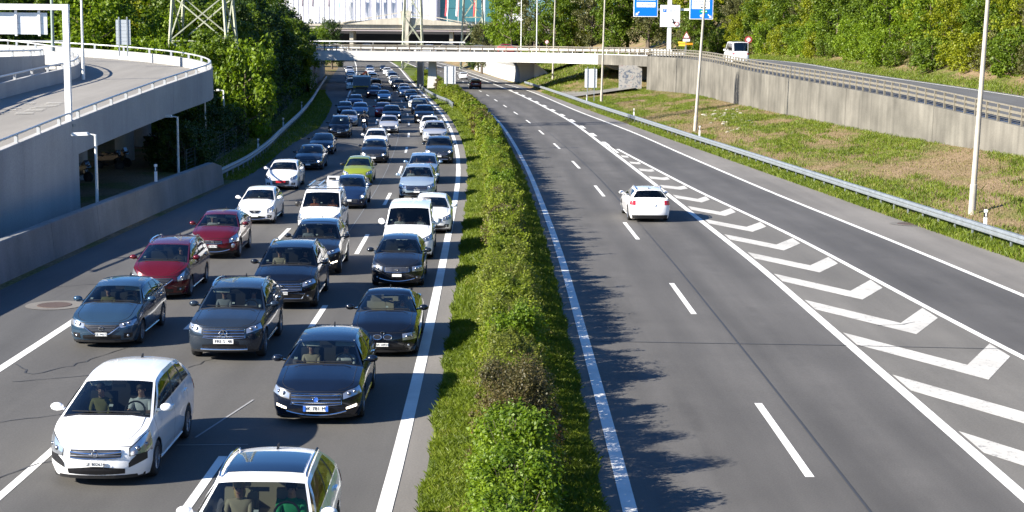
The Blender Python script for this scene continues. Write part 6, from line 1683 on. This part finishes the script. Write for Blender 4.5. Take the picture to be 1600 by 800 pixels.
# ------------------------------------------------------------------ vegetation
def np_mesh(name, Vv, Q, mat):
    me = bpy.data.meshes.new(name)
    nv, nq, k = len(Vv), len(Q), Q.shape[1]
    me.vertices.add(nv); me.vertices.foreach_set('co', Vv.astype(np.float32).ravel())
    me.loops.add(nq * k); me.loops.foreach_set('vertex_index', Q.astype(np.int32).ravel())
    me.polygons.add(nq)
    me.polygons.foreach_set('loop_start', (np.arange(nq) * k).astype(np.int32))
    me.polygons.foreach_set('loop_total', np.full(nq, k, np.int32))
    me.materials.append(mat)
    me.update(calc_edges=True)
    return me
def leaf_mesh(name, P, size, mat, rng, out=None, aspect=0.62, droop=0.3):
    n = len(P)
    N = rng.normal(size=(n, 3)); N[:, 2] = np.abs(N[:, 2]) + droop
    if out is not None: N += out * 1.1
    N /= np.linalg.norm(N, axis=1)[:, None]
    T = rng.normal(size=(n, 3)); A = np.cross(N, T); A /= np.linalg.norm(A, axis=1)[:, None] + 1e-9
    B = np.cross(N, A)
    s = (size * rng.uniform(0.6, 1.35, n))[:, None]
    Vv = np.stack([P - A * s * 0.5, P + B * s * aspect * 0.5 - N * s * 0.08, P + A * s * 0.5, P - B * s * aspect * 0.5 - N * s * 0.08], 1).reshape(-1, 3)
    Q = np.arange(n * 4).reshape(n, 4)
    return np_mesh(name, Vv, Q, mat)
def clumps(rng, n_clump, per, spread, place):
    """leaf points and outward directions; place(rng, n) gives clump centres and radii"""
    cen, rad = place(rng, n_clump)
    idx = np.repeat(np.arange(n_clump), per)
    d = rng.normal(size=(len(idx), 3)); d /= np.linalg.norm(d, axis=1)[:, None]
    rr_2 = rng.uniform(0.55, 1.05, len(idx)) ** 0.7
    P = cen[idx] + d * (rad[idx] * rr_2)[:, None] * spread
    return P, d
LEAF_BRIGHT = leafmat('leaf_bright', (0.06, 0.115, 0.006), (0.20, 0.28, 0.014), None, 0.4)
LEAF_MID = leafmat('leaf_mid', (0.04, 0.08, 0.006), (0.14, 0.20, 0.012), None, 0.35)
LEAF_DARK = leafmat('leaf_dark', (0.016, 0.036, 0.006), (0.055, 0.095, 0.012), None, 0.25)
LEAF_YEL = leafmat('leaf_yellow_green', (0.09, 0.12, 0.006), (0.28, 0.30, 0.014), None, 0.42)
LEAF_OLIVE = leafmat('leaf_olive', (0.045, 0.05, 0.014), (0.13, 0.13, 0.04), (0.2, 0.17, 0.09), 0.25)
LEAF_RED = leafmat('leaf_copper', (0.03, 0.008, 0.006), (0.11, 0.025, 0.016), None, 0.3)
LEAF_BROWN = leafmat('leaf_red_brown', (0.05, 0.05, 0.014), (0.13, 0.095, 0.035), (0.26, 0.07, 0.035), 0.25)
LEAF_HEDGE = leafmat('leaf_hedge', (0.09, 0.13, 0.012), (0.27, 0.31, 0.03), (0.34, 0.37, 0.09), 0.45)
LEAF_HEDGE2 = leafmat('leaf_hedge_olive', (0.09, 0.11, 0.016), (0.235, 0.25, 0.04), (0.3, 0.24, 0.1), 0.42)
BARK = pmat('bark', (0.085, 0.065, 0.045), 0.9, 0, (6, 0.3), bump=(20, 0.6))

def tree_parts(seed, h, w, leaf, n_clump, per, leafsize, crown0=0.25, conical=False, flat=1.0):
    """returns (trunk mesh, crown mesh) of a tree of height h and crown width w"""
    rng = np.random.default_rng(seed); rnd = random.Random(seed)
    tr_ = MB()
    top = h * 0.82
    pts = [(0, 0, -0.8), (0, 0, h * 0.15), (rnd.uniform(-.2, .2), rnd.uniform(-.2, .2), h * 0.45), (rnd.uniform(-.4, .4), rnd.uniform(-.4, .4), top)]
    r_ = h * 0.016 + 0.03
    tr_.tube(pts, [r_ * 1.25, r_, r_ * 0.7, 0.03], 8)
    limb_ends = []
    for k in range(9):
        f = crown0 + (0.9 - crown0) * (k + 0.5) / 9
        a = k * 2.4 + rnd.uniform(-.4, .4); z = f * top
        ln = w * 0.42 * (1 - 0.5 * f)
        e = (math.cos(a) * ln, math.sin(a) * ln, z + ln * 0.55)
        tr_.tube([(0, 0, z), (e[0] * 0.5, e[1] * 0.5, z + ln * 0.2), e], [r_ * 0.45, r_ * 0.3, 0.015], 5); limb_ends.append(e)
    def place(rng, n):
        u = rng.uniform(0, 1, n); z = crown0 * h + (h * (1 - crown0)) * u
        prof = np.sin(np.pi * np.clip(0.12 + 0.86 * u, 0, 1)) ** 0.6 if not conical else (1.05 - u) ** 0.8
        ang = rng.uniform(0, 2 * np.pi, n); rad = np.sqrt(rng.uniform(0.12, 1, n)) * prof * w / 2 * rng.uniform(0.75, 1.12, n)
        c = np.stack([np.cos(ang) * rad, np.sin(ang) * rad * flat, z], 1)
        nb_ = 13; pick = rng.integers(0, nb_, n); bz = crown0 + (0.97 - crown0) * (np.arange(nb_) + 0.5) / nb_; ba_ = np.arange(nb_) * 2.4 + rng.uniform(-.5, .5, nb_)
        br_ = (np.sin(np.pi * np.clip(0.15 + 0.8 * bz, 0, 1)) ** 0.6) * w * 0.36 * rng.uniform(0.7, 1.1, nb_)
        cb = np.stack([np.cos(ba_) * br_, np.sin(ba_) * br_, bz * h], 1)[pick] + rng.normal(size=(n, 3)) * np.array([w * 0.10, w * 0.10, h * 0.055])
        use = rng.uniform(0, 1, n) < 0.72; c = np.where(use[:, None], cb, c)
        return c, rng.uniform(0.35, 0.8, n) * w * 0.12 + 0.12
    P, d = clumps(rng, n_clump, per, 1.0, place)
    return tr_.mesh('trunk', BARK, 50), leaf_mesh('crown', P, leafsize, leaf, rng, d)
def plant(name, tm, cm, loc, rz, sc, label, cat, group, stem='trunk', crown='crown'):
    o = empty(name, loc, rz); o.scale = sc
    tag(o, label, cat, group)
    link(stem, tm, o); link(crown, cm, o)
    return o
TREES = {k: tree_parts(*a) for k, a in {
 'bright': (1, 11, 7.5, LEAF_BRIGHT, 170, 62, 0.30, 0.12), 'yellow': (2, 10, 7, LEAF_YEL, 170, 60, 0.30, 0.10), 'mid': (3, 12, 8, LEAF_MID, 190, 62, 0.31, 0.10), 'dark': (4, 12, 7.5, LEAF_DARK, 200, 62, 0.30, 0.06),
 'olive': (5, 11, 6.5, LEAF_OLIVE, 150, 46, 0.27, 0.14), 'red': (6, 9, 6.5, LEAF_RED, 150, 60, 0.28, 0.12), 'mid2': (7, 10, 7, LEAF_MID, 160, 62, 0.29, 0.05), 'bright2': (8, 9, 7, LEAF_BRIGHT, 160, 62, 0.29, 0.06),
 'thin': (9, 12, 5, LEAF_OLIVE, 100, 26, 0.24, 0.3), 'dark2': (10, 10, 6, LEAF_DARK, 170, 60, 0.28, 0.04)}.items()}
BUSHES = {k: tree_parts(*a) for k, a in {'bb': (21, 3.6, 4.2, LEAF_BRIGHT, 90, 52, 0.2, 0.0), 'bm': (22, 3.4, 4.0, LEAF_MID, 90, 52, 0.2, 0.0), 'by': (23, 3.2, 4.0, LEAF_YEL, 80, 52, 0.2, 0.0), 'bo': (24, 3.0, 3.8, LEAF_OLIVE, 80, 40, 0.18, 0.0), 'bd': (25, 3.6, 4.0, LEAF_DARK, 90, 52, 0.2, 0.0)}.items()}
WORD = {'bright': 'bright green', 'bright2': 'bright green', 'yellow': 'yellow green', 'mid': 'mid green', 'mid2': 'mid green', 'dark': 'dark green', 'dark2': 'dark green', 'olive': 'brownish olive', 'red': 'copper red', 'thin': 'thinly leaved',
        'bb': 'bright green', 'bm': 'mid green', 'by': 'yellow green', 'bo': 'brownish olive', 'bd': 'dark green'}
rng0 = random.Random(11)
def ordinal(n): return ('%d' % n) + ('th' if 10 < n % 100 < 14 else {1: 'st', 2: 'nd', 3: 'rd'}.get(n % 10, 'th'))
ROWS = {}
def tree(kind, x, y, z, s=1.0, sz=None, where='', group=''):
    if any(group.startswith(g) for g in ('trees on the wooded bank', 'trees of the left wood', 'bushes at the foot', 'bushes behind the left', 'bushes in the second', 'trees behind the ramp', 'bushes behind the far')):
        ROWS[group] = ROWS.get(group, 0) + 1
        where = '%s, %s %s' % (where, ordinal(ROWS[group]), 'from the right' if 'ramp' in group else 'along')
    src = TREES if kind in TREES else BUSHES
    tm, cm = src[kind]
    isb = kind in BUSHES
    return plant('bush' if isb else 'tree', tm, cm, (x, y, z), rng0.uniform(0, 6.28), (s, s, (sz or s)), '%s %s %s' % (WORD[kind], 'bush' if isb else 'tree', where), 'bush' if isb else 'tree', group, 'stem' if isb else 'trunk', 'foliage' if isb else 'crown')
# wooded bank on the right
def bank_z(x, y):
    xw = WALLX(y); zt = WALLT(y); d = x - xw
    if d < 14.5: return zt
    if d < 18.5: return zt + 0.05 + 1.35 * (d - 14.5) / 4
    return zt + 1.4 + 13.6 * min((d - 18.5) / 29.0, 1.5)
wk_ = ['bright', 'yellow', 'mid', 'bright2', 'mid2', 'olive', 'yellow', 'bright', 'olive', 'mid']
for row, d0 in enumerate((19, 24.5, 31, 39)):
    y = 96.0 + row * 4
    while y < 262:
        k = rng0.choice(wk_)
        if y > 195: k = rng0.choice(['olive', 'mid', 'yellow', 'mid2', 'olive', 'thin', 'bright2'])
        x = WALLX(y) + d0 + rng0.uniform(-1.5, 1.5)
        s = rng0.uniform(0.72, 1.02) * (0.85 if row == 0 else 1.0)
        tree(k, x, y, bank_z(x, y) - 0.3, s, s * rng0.uniform(0.9, 1.15), 'on the bank above the slip road, %s row' % ['nearest', 'second', 'third', 'rearmost'][row], 'trees on the wooded bank, row %d' % (row + 1))
        y += rng0.uniform(5.0, 7.5)
tree('red', 46.5, 128, bank_z(46.5, 128), 1.05, None, 'standing out in the wooded bank at the top right', 'copper trees')
tree('red', 52.5, 135, bank_z(52.5, 135), 0.9, None, 'just behind the first copper tree on the wooded bank', 'copper trees')
y = 92.0
while y < 262:
    k = rng0.choice(['bb', 'bm', 'by', 'bb', 'bm', 'bo'])
    x = WALLX(y) + rng0.uniform(15.4, 17.4); s = rng0.uniform(0.75, 1.25)
    tree(k, x, y, bank_z(x, y) - 0.25, s, None, 'at the foot of the wooded bank', 'bushes at the foot of the wooded bank')
    y += rng0.uniform(2.6, 4.2)
for i in range(30):
    x, y = rng0.uniform(26.5, 43), rng0.uniform(236, 266)
    if i % 2: x, y = rng0.uniform(34.5, 44), rng0.uniform(196, 238)
    k = rng0.choice(['bb', 'bm', 'bo', 'mid2', 'olive', 'yellow', 'bm'])
    s = rng0.uniform(0.8, 1.2) * (1.2 if k[0] == 'b' else 0.75)
    tree(k, x, y, bank_z(x, y) - 0.4, s, None, 'on the slope behind the direction sign gantry', 'plants on the slope behind the sign gantry')
# trees beyond the bridge on the right
for (k, x, y, z, s) in [('bright', -0.5, 318, 8.0, 1.15), ('bright', -2.2, 326, 8.0, 1.0), ('olive', 4.2, 312, 8, 1.25), ('mid', 8.2, 306, 8, 1.2), ('yellow', 11.5, 310, 8, 1.2), ('olive', 15, 300, 8, 1.2), ('mid2', 18.5, 296, 8, 1.3), ('mid', 22, 300, 8.4, 1.4), ('olive', 25, 288, 8.4, 1.2), ('mid', 29, 292, 9, 1.3), ('yellow', 33, 286, 9, 1.2),
                        ('mid', 13, 330, 8, 1.6), ('olive', 20, 330, 9, 1.6), ('mid', 28, 325, 10, 1.6), ('dark', 35, 310, 11, 1.5), ('mid', 42, 300, 12, 1.5)]:
    tree(k, x, y, z, s, None, 'behind the right end of the bridge', 'trees behind the right end of the bridge')
# left trees between the ramp and the bridge
for row, d0 in enumerate((6.5, 11.5, 18.0, 26.0, 36)):
    y = 112.0 + row * 3 if row < 2 else 132 + row * 2
    while y < (335 if row < 3 else 262):
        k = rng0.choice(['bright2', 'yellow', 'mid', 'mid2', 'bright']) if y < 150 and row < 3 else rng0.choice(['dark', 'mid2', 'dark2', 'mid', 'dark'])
        x = RAILL(y) - d0 * (1.0 if row > 1 else 1.0 - 0.3 * min(max((y - 170) / 30, 0), 1)) + rng0.uniform(-1.2, 1.2)
        s = rng0.uniform(0.85, 1.05) if row == 0 else rng0.uniform(1.0, 1.25)
        if y < 142 and row < 2: s *= 0.74
        if y > 235: s *= 0.88
        if y > 262: s *= 0.8
        if not (abs(x + 27) < 3.2 and abs(y - 135) < 3.5) and math.hypot(x - CX, y - CY) > 25.5 + 2.5 * s:
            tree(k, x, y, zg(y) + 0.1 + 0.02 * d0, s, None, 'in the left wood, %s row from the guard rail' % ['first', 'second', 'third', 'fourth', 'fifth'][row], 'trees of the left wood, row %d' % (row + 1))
        y += rng0.uniform(4.6, 6.8)
y = 93.0
while y < 250:
    x = RAILL(y) - rng0.uniform(3.4, 4.6)
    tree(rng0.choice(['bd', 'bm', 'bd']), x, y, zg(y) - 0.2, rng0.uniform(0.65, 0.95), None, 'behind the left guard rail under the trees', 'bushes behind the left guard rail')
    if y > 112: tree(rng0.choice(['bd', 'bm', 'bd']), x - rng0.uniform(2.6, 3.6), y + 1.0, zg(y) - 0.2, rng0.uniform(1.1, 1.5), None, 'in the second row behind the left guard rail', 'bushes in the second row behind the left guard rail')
    y += rng0.uniform(2.4, 3.6)
for (x, y) in ((-21.5, 124), (-23.5, 126.5), (-25.5, 129), (-28.0, 130.5), (-30.5, 131), (-33, 132.5)):
    tree('bb', x, y, zg(y) - 0.2, 1.35, 2.1, 'lit by the sun beside the ramp tip', 'bushes beside the ramp tip')
# wood behind the ramp, upper left
for row in range(3):
    x = -40.0
    while x > -92:
        y = 146 + row * 9 + rng0.uniform(-2, 2)
        tree(rng0.choice(['olive', 'dark', 'thin', 'dark2', 'olive', 'mid']), x, y, 4.5, rng0.uniform(0.95, 1.3), None, 'in the wood behind the ramp, %s row' % ['front', 'middle', 'rear'][row], 'trees behind the ramp, row %d' % (row + 1))
        x -= rng0.uniform(3.5, 5.5)
x = -34.0
while x > -80:
    tree(rng0.choice(['bb', 'bm', 'bo', 'bb']), x, 139 + rng0.uniform(-2, 2), 5.4, rng0.uniform(0.8, 1.2), None, 'behind the far parapet of the ramp', 'bushes behind the far ramp parapet'); x -= rng0.uniform(2.5, 4)
# trees in front of the viaduct
for (k, x, y, z, s, lb) in [('mid', -56, 372, 5.5, 0.95, 'left of the viaduct by the dark wood'), ('olive', -50.5, 372, 4.5, 0.85, 'brownish, in front of the viaduct left of the mast'), ('bright2', -46.5, 368, 4, 1.05, 'in front of the viaduct left of the mast'), ('dark', -46.0, 392, 4, 0.95, 'dark, in front of the viaduct beside the trailer'),
                            ('olive', -7.4, 362, 3.6, 1.0, 'in front of the viaduct behind the second pylon'), ('dark', -8.6, 376, 4, 0.85, 'round, in front of the viaduct right of the second pylon'), ('dark', -5.4, 366, 4, 0.8, 'small, in front of the viaduct near the glass facade'), ('dark2', -60, 352, 6, 1.0, 'at the left end of the viaduct'), ('dark', -66, 340, 6, 1.1, 'at the far left end of the viaduct'), ('mid2', -57, 335, 5, 1.0, 'behind the left end of the bridge')]:
    tree(k, x, y, z, s, None, lb, 'trees in front of the viaduct')

# median hedge: shrubs in a row
def shrub_mesh(seed, leaf, n_clump, per, size, w=1.42, l=1.6, h=1.45):
    rng = np.random.default_rng(seed)
    def place(rng, n):
        ang = rng.uniform(0, 2 * np.pi, n); el_ = rng.uniform(0, 1, n)
        rad = np.where(rng.uniform(0, 1, n) < 0.75, rng.uniform(0.72, 1.0, n), rng.uniform(0.2, 0.8, n))
        z = el_ * h * 0.98 * np.where(rad > 0.5, 1, 1)
        pr_ = np.clip(1.0 - 0.55 * np.clip((z / h - 0.55) / 0.45, 0, 1) ** 2, 0.1, 1) * (0.72 + 0.28 * np.clip(z / h / 0.5, 0, 1))
        top_ = rng.uniform(0, 1, n) < 0.4
        z = np.where(top_, h * rng.uniform(0.86, 1.02, n), z); rad = np.where(top_, np.sqrt(rng.uniform(0, 1, n)) * 0.75, rad * pr_)
        ph = rng.uniform(0, 6.28, 4); lump = 1 + 0.16 * np.sin(3 * ang + ph[0]) + 0.1 * np.sin(5 * ang + ph[1] + z * 3)
        z = z * (1 + 0.10 * np.sin(2.3 * np.cos(ang) * rad * 2 + ph[2]) + 0.08 * np.sin(3.1 * np.sin(ang) * rad * 2 + ph[3]))
        sh = rng.uniform(0, 1, n) < 0.06; rad = np.where(sh, rad * 1.22, rad); z = np.where(sh & top_, z * 1.14, z)
        return np.stack([np.cos(ang) * rad * lump * w / 2, np.sin(ang) * rad * lump * l / 2, z], 1), rng.uniform(0.05, 0.24, n)
    P, d = clumps(rng, n_clump, per, 1.0, place)
    tr_ = MB(); rnd = random.Random(seed)
    for k in range(22):
        a = rnd.uniform(0, 6.28); q_ = rnd.uniform(0.0, 0.6); tr_.tube([(0, 0, h * 0.3), (math.cos(a) * w * q_ * 0.8, math.sin(a) * l * q_ * 0.8, h * rnd.uniform(0.95, 1.12))], [0.012, 0.004], 4)
    for k in range(6):
        a = rnd.uniform(0, 6.28); e = (math.cos(a) * w * 0.32, math.sin(a) * l * 0.32, h * rnd.uniform(0.7, 0.95))
        tr_.tube([(0, 0, -0.1), (e[0] * 0.4, e[1] * 0.4, h * 0.35), e], [0.03, 0.02, 0.008], 5)
    return tr_.mesh('stem', BARK, 50), leaf_mesh('foliage', P, size, leaf, rng, d)
near_kinds = [shrub_mesh(40 + i, m, 250, 46, 0.058 + 0.008 * (i % 3)) for i, m in enumerate([LEAF_HEDGE, LEAF_BRIGHT, LEAF_HEDGE, LEAF_HEDGE2])] + [shrub_mesh(49, LEAF_BROWN, 300, 56, 0.04)]
mid_kinds = [shrub_mesh(60 + i, m, 200, 28, 0.088) for i, m in enumerate([LEAF_HEDGE, LEAF_BRIGHT, LEAF_HEDGE, LEAF_HEDGE2])] + [shrub_mesh(69, LEAF_BROWN, 230, 34, 0.075)]
far_kinds = [shrub_mesh(80 + i, m, 150, 22, 0.16) for i, m in enumerate([LEAF_HEDGE, LEAF_BRIGHT, LEAF_HEDGE, LEAF_HEDGE2])] + [shrub_mesh(89, LEAF_BROWN, 150, 22, 0.13)]
SW = ['light green', 'fresh green', 'light green', 'olive green', 'reddish brown']
def hedge_x(y): return (REDGE(y) + MEDR(y)) / 2 + 0.10 + 0.45 * max(0, min(1, (y - 150) / 60))
y = 19.0; i = 0
while y < 246:
    far = 0 if y < 48 else 1 if y < 105 else 2
    k = (1, 0, 0, 3, 2, 0, 3)[i % 7] if rng0.random() < 0.6 else rng0.randrange(4)
    if y < 26.2: k = 1
    if 26.2 < y < 29.4: k = 4
    if far and rng0.random() < 0.13: k = 4
    tm, cm = (near_kinds, mid_kinds, far_kinds)[far][k]
    s = rng0.uniform(0.88, 1.08) * (1.04 if y < 28.4 else 1.0) * (0.94 if y < 110 else 1.0)
    sx = s * (1.0 if y < 28.4 else 1.0 if y < 120 else 1.0 + (y - 120) / 160.0)
    where = 'in the median hedge ' + ('at the very front' if y < 28.4 else 'in the nearer part' if y < 48 else 'in the middle stretch' if y < 105 else 'in the far stretch towards the bridge')
    plant('shrub', tm, cm, (hedge_x(y) + rng0.uniform(-.08, .08), y, zg(y) + 0.08), rng0.uniform(0, 6.28), (sx, s, s * rng0.uniform(0.95, 1.15) * (1.0 if y < 150 else 0.9)), (SW[k] + ' shrub ' + where if i > 40 else '%s shrub, %s from the front of the median hedge' % (SW[k], ordinal(i + 1))), 'shrub', SW[k] + ' shrubs ' + where, 'stem', 'foliage')
    y += 1.15 if y < 105 else 1.35; i += 1
y = 262.0
while y < 330:
    tm, cm = far_kinds[i % 4]; i += 1
    plant('shrub', tm, cm, ((REDGE(y) + MEDR(y)) / 2, y, zg(y)), 0, (2.0, 1.3, 0.9), 'green shrub in the median beyond the bridge', 'shrub', 'shrubs in the median beyond the bridge', 'stem', 'foliage'); y += 1.8

# grass
def grass(name, label, pts, h, w, mat, seed, lean=0.35):
    rng = np.random.default_rng(seed); n = len(pts)
    P = np.asarray(pts); a = rng.uniform(0, 2 * np.pi, n); hh = h * rng.uniform(0.45, 1.3, n); ww = w * rng.uniform(0.7, 1.3, n)
    dx, dy = np.cos(a), np.sin(a); lx, ly = rng.normal(0, lean, n) * hh, rng.normal(0, lean, n) * hh
    z0 = np.zeros(n)
    v0 = P + np.stack([-dx * ww / 2, -dy * ww / 2, z0 - 0.01], 1); v1 = P + np.stack([dx * ww / 2, dy * ww / 2, z0 - 0.01], 1)
    v2 = P + np.stack([lx * 0.4 + dx * ww * 0.35, ly * 0.4 + dy * ww * 0.35, hh * 0.6], 1); v3 = P + np.stack([lx, ly, hh], 1)
    Vv = np.stack([v0, v1, v2, v3], 1).reshape(-1, 3)
    o = link(name, np_mesh(name, Vv, np.arange(n * 4).reshape(n, 4), mat))
    o['kind'] = 'stuff'; tag(o, label, 'grass')
    return o
GRASS = leafmat('grass_blade', (0.06, 0.095, 0.008), (0.17, 0.22, 0.02), (0.26, 0.24, 0.08), 0.35)
GRASS_DRY = leafmat('grass_dry', (0.14, 0.125, 0.045), (0.23, 0.185, 0.085), (0.32, 0.26, 0.14), 0.3)
nr_ = np.random.default_rng(5)
def strip_points(y0, y1, per_m2, fa, fb, zf, power=1.0):
    Ls = y1 - y0; wav = np.mean([fb(y) - fa(y) for y in np.linspace(y0, y1, 8)])
    n = int(Ls * wav * per_m2); ys_ = y0 + Ls * nr_.uniform(0, 1, n) ** power
    A_ = np.interp(ys_, np.linspace(y0, y1, 60), [fa(y) for y in np.linspace(y0, y1, 60)]); B_ = np.interp(ys_, np.linspace(y0, y1, 60), [fb(y) for y in np.linspace(y0, y1, 60)])
    t = nr_.uniform(0, 1, n); xs_ = A_ + (B_ - A_) * t
    return np.stack([xs_, ys_, np.array([zf(x, y, tt) for x, y, tt in zip(xs_, ys_, t)])], 1)
def medz(x, y, t): return zg(y) + 0.015 + 0.12 * math.sin(math.pi * t)
ma = lambda y: REDGE(y) + 0.58 + 0.06 * math.sin(y * 2.3) + 0.05 * math.sin(y * 0.9 + 1); mb_ = lambda y: MEDR(y) - 0.42 - 0.05 * math.sin(y * 1.7)
pts = np.concatenate([strip_points(19, 45, 1500, ma, mb_, medz)])
grass('median_grass', 'grass of the median strip in the foreground', pts, 0.095, 0.010, GRASS, 1, 0.5)
grass('median_grass', 'grass of the median strip in the middle distance', strip_points(45, 100, 420, ma, mb_, medz), 0.14, 0.022, GRASS, 2)
grass('median_grass', 'grass of the median strip towards the bridge', strip_points(100, 330, 90, ma, mb_, medz), 0.17, 0.05, GRASS, 3)
def bankz(x, y, t):
    z = zg(y); return z + (max(WALLB(y), z + .4) - z) * max(t, 0.0) ** 0.95
ba, bb_ = (lambda y: RAILR(y) - 0.75), (lambda y: WALLX(y) - 0.1)
def vnoise(x, y, seed):
    g_ = np.random.default_rng(seed).uniform(0, 1, (256, 256))
    i, j = np.floor(x).astype(int), np.floor(y).astype(int); fx, fy = x - i, y - j; fx = fx * fx * (3 - 2 * fx); fy = fy * fy * (3 - 2 * fy)
    a_, b_, c_, d_ = g_[i % 256, j % 256], g_[(i + 1) % 256, j % 256], g_[i % 256, (j + 1) % 256], g_[(i + 1) % 256, (j + 1) % 256]
    return (a_ * (1 - fx) + b_ * fx) * (1 - fy) + (c_ * (1 - fx) + d_ * fx) * fy
def ngate(P, thr, sc, inv=False):
    v = 1.3 * vnoise(P[:, 0] / 2.2, P[:, 1] / 6.0, 3) + 0.8 * vnoise(P[:, 0] / 0.7, P[:, 1] / 1.7, 4) - 1.05 + 0.22 * nr_.normal(size=len(P))
    xr_ = np.array([RAILR(y) for y in np.linspace(50, 245, 80)]); v += 0.45 * np.exp(-np.clip(P[:, 0] - np.interp(P[:, 1], np.linspace(50, 245, 80), xr_), 0, 30) / 1.6)
    return P[v < thr] if inv else P[v > thr]
pb = strip_points(56, 240, 150, ba, bb_, bankz)
grass('bank_grass', 'green grass tufts on the right bank', ngate(pb, 0.2, 0.6), 0.17, 0.035, GRASS, 4)
grass('bank_grass', 'dry yellowish grass on the right bank', ngate(strip_points(56, 240, 40, ba, bb_, bankz), 0.22, 0.6, True), 0.08, 0.035, GRASS_DRY, 5)
grass('verge_grass', 'fringe of long grass along the foot of the guard rail', strip_points(48, 150, 160, lambda y: RAILR(y) - 0.85, lambda y: RAILR(y) + 0.9, lambda x, y, t: zg(y) + 0.0), 0.2, 0.03, GRASS, 6)
va, vb = (lambda y: WALLX(y) + 12.0), (lambda y: WALLX(y) + 15.9)
grass('verge_grass', 'grass verge between slip road and bushes', strip_points(80, 240, 60, va, vb, lambda x, y, t: WALLT(y) - 0.3 + 0.35 * min(t / 0.64, 1) + (0.8 * max(0, t - 0.64))), 0.22, 0.05, GRASS, 7)
grass('verge_grass', 'shaded grass strip beside the left guard rail', strip_points(88, 240, 60, lambda y: RAILL(y) - 2.5, lambda y: RAILL(y) + 0.9 + 1.6 * max(0, min(1, (y - 110) / 30)) * max(0, min(1, (230 - y) / 40)), lambda x, y, t: zg(y) - 0.0), 0.16, 0.05, GRASS, 8)
grass('bank_grass', 'green grass bank beyond the bridge on the right', strip_points(240, 420, 14, lambda y: RAILR(y), bb_, bankz), 0.3, 0.12, GRASS, 9)

# wire fence behind the left guard rail
fn = empty('wire_fence', (RAILL(90) - 2.6, 90, zg(90))); tag(fn, 'dark wire mesh fence behind the left guard rail', 'fence')
pmF = MB().tube([(0, 0, -0.1), (0, 0, 1.6)], 0.03, 6).mesh('fence_post', pmat('fence_metal', (0.1, 0.11, 0.1), 0.6, 0.4))
y = 90.0
while y < 200: link('fence_post', pmF, fn, (RAILL(y) - 2.6 - fn.location.x, y - 90, zg(y) - fn.location.z)); y += 2.6
for hz in np.arange(0.15, 1.6, 0.2):
    MB().tube([(RAILL(y) - 2.6 - fn.location.x, y - 90, zg(y) + hz - fn.location.z) for y in np.arange(90, 201, 6)], 0.008, 4).build('wire', MATS['fence_metal'], fn)

# pale rubble on the right bank
rk = np.random.default_rng(9); rub = MB()
for i in range(70):
    t_ = rk.uniform(0, 1); y = 128 + 26 * rk.uniform(0, 1); x = RAILR(y) + (WALLX(y) - RAILR(y)) * (0.45 + 0.3 * t_ + 0.012 * (y - 141))
    f_ = (x - RAILR(y)) / (WALLX(y) - RAILR(y)); r_ = rk.uniform(0.08, 0.26)
    rub.ball((x, y, bankz(x, y, f_) + r_ * 0.1), (r_, r_ * rk.uniform(0.6, 1.2), r_ * 0.5), 6, 4)
ro2 = rub.build('rubble', pmat('pale_stone', (0.38, 0.35, 0.3), 0.9, 0, (4, 0.2))); ro2['kind'] = 'stuff'; tag(ro2, 'pale stone rubble lying on the right grass bank', 'rubble')
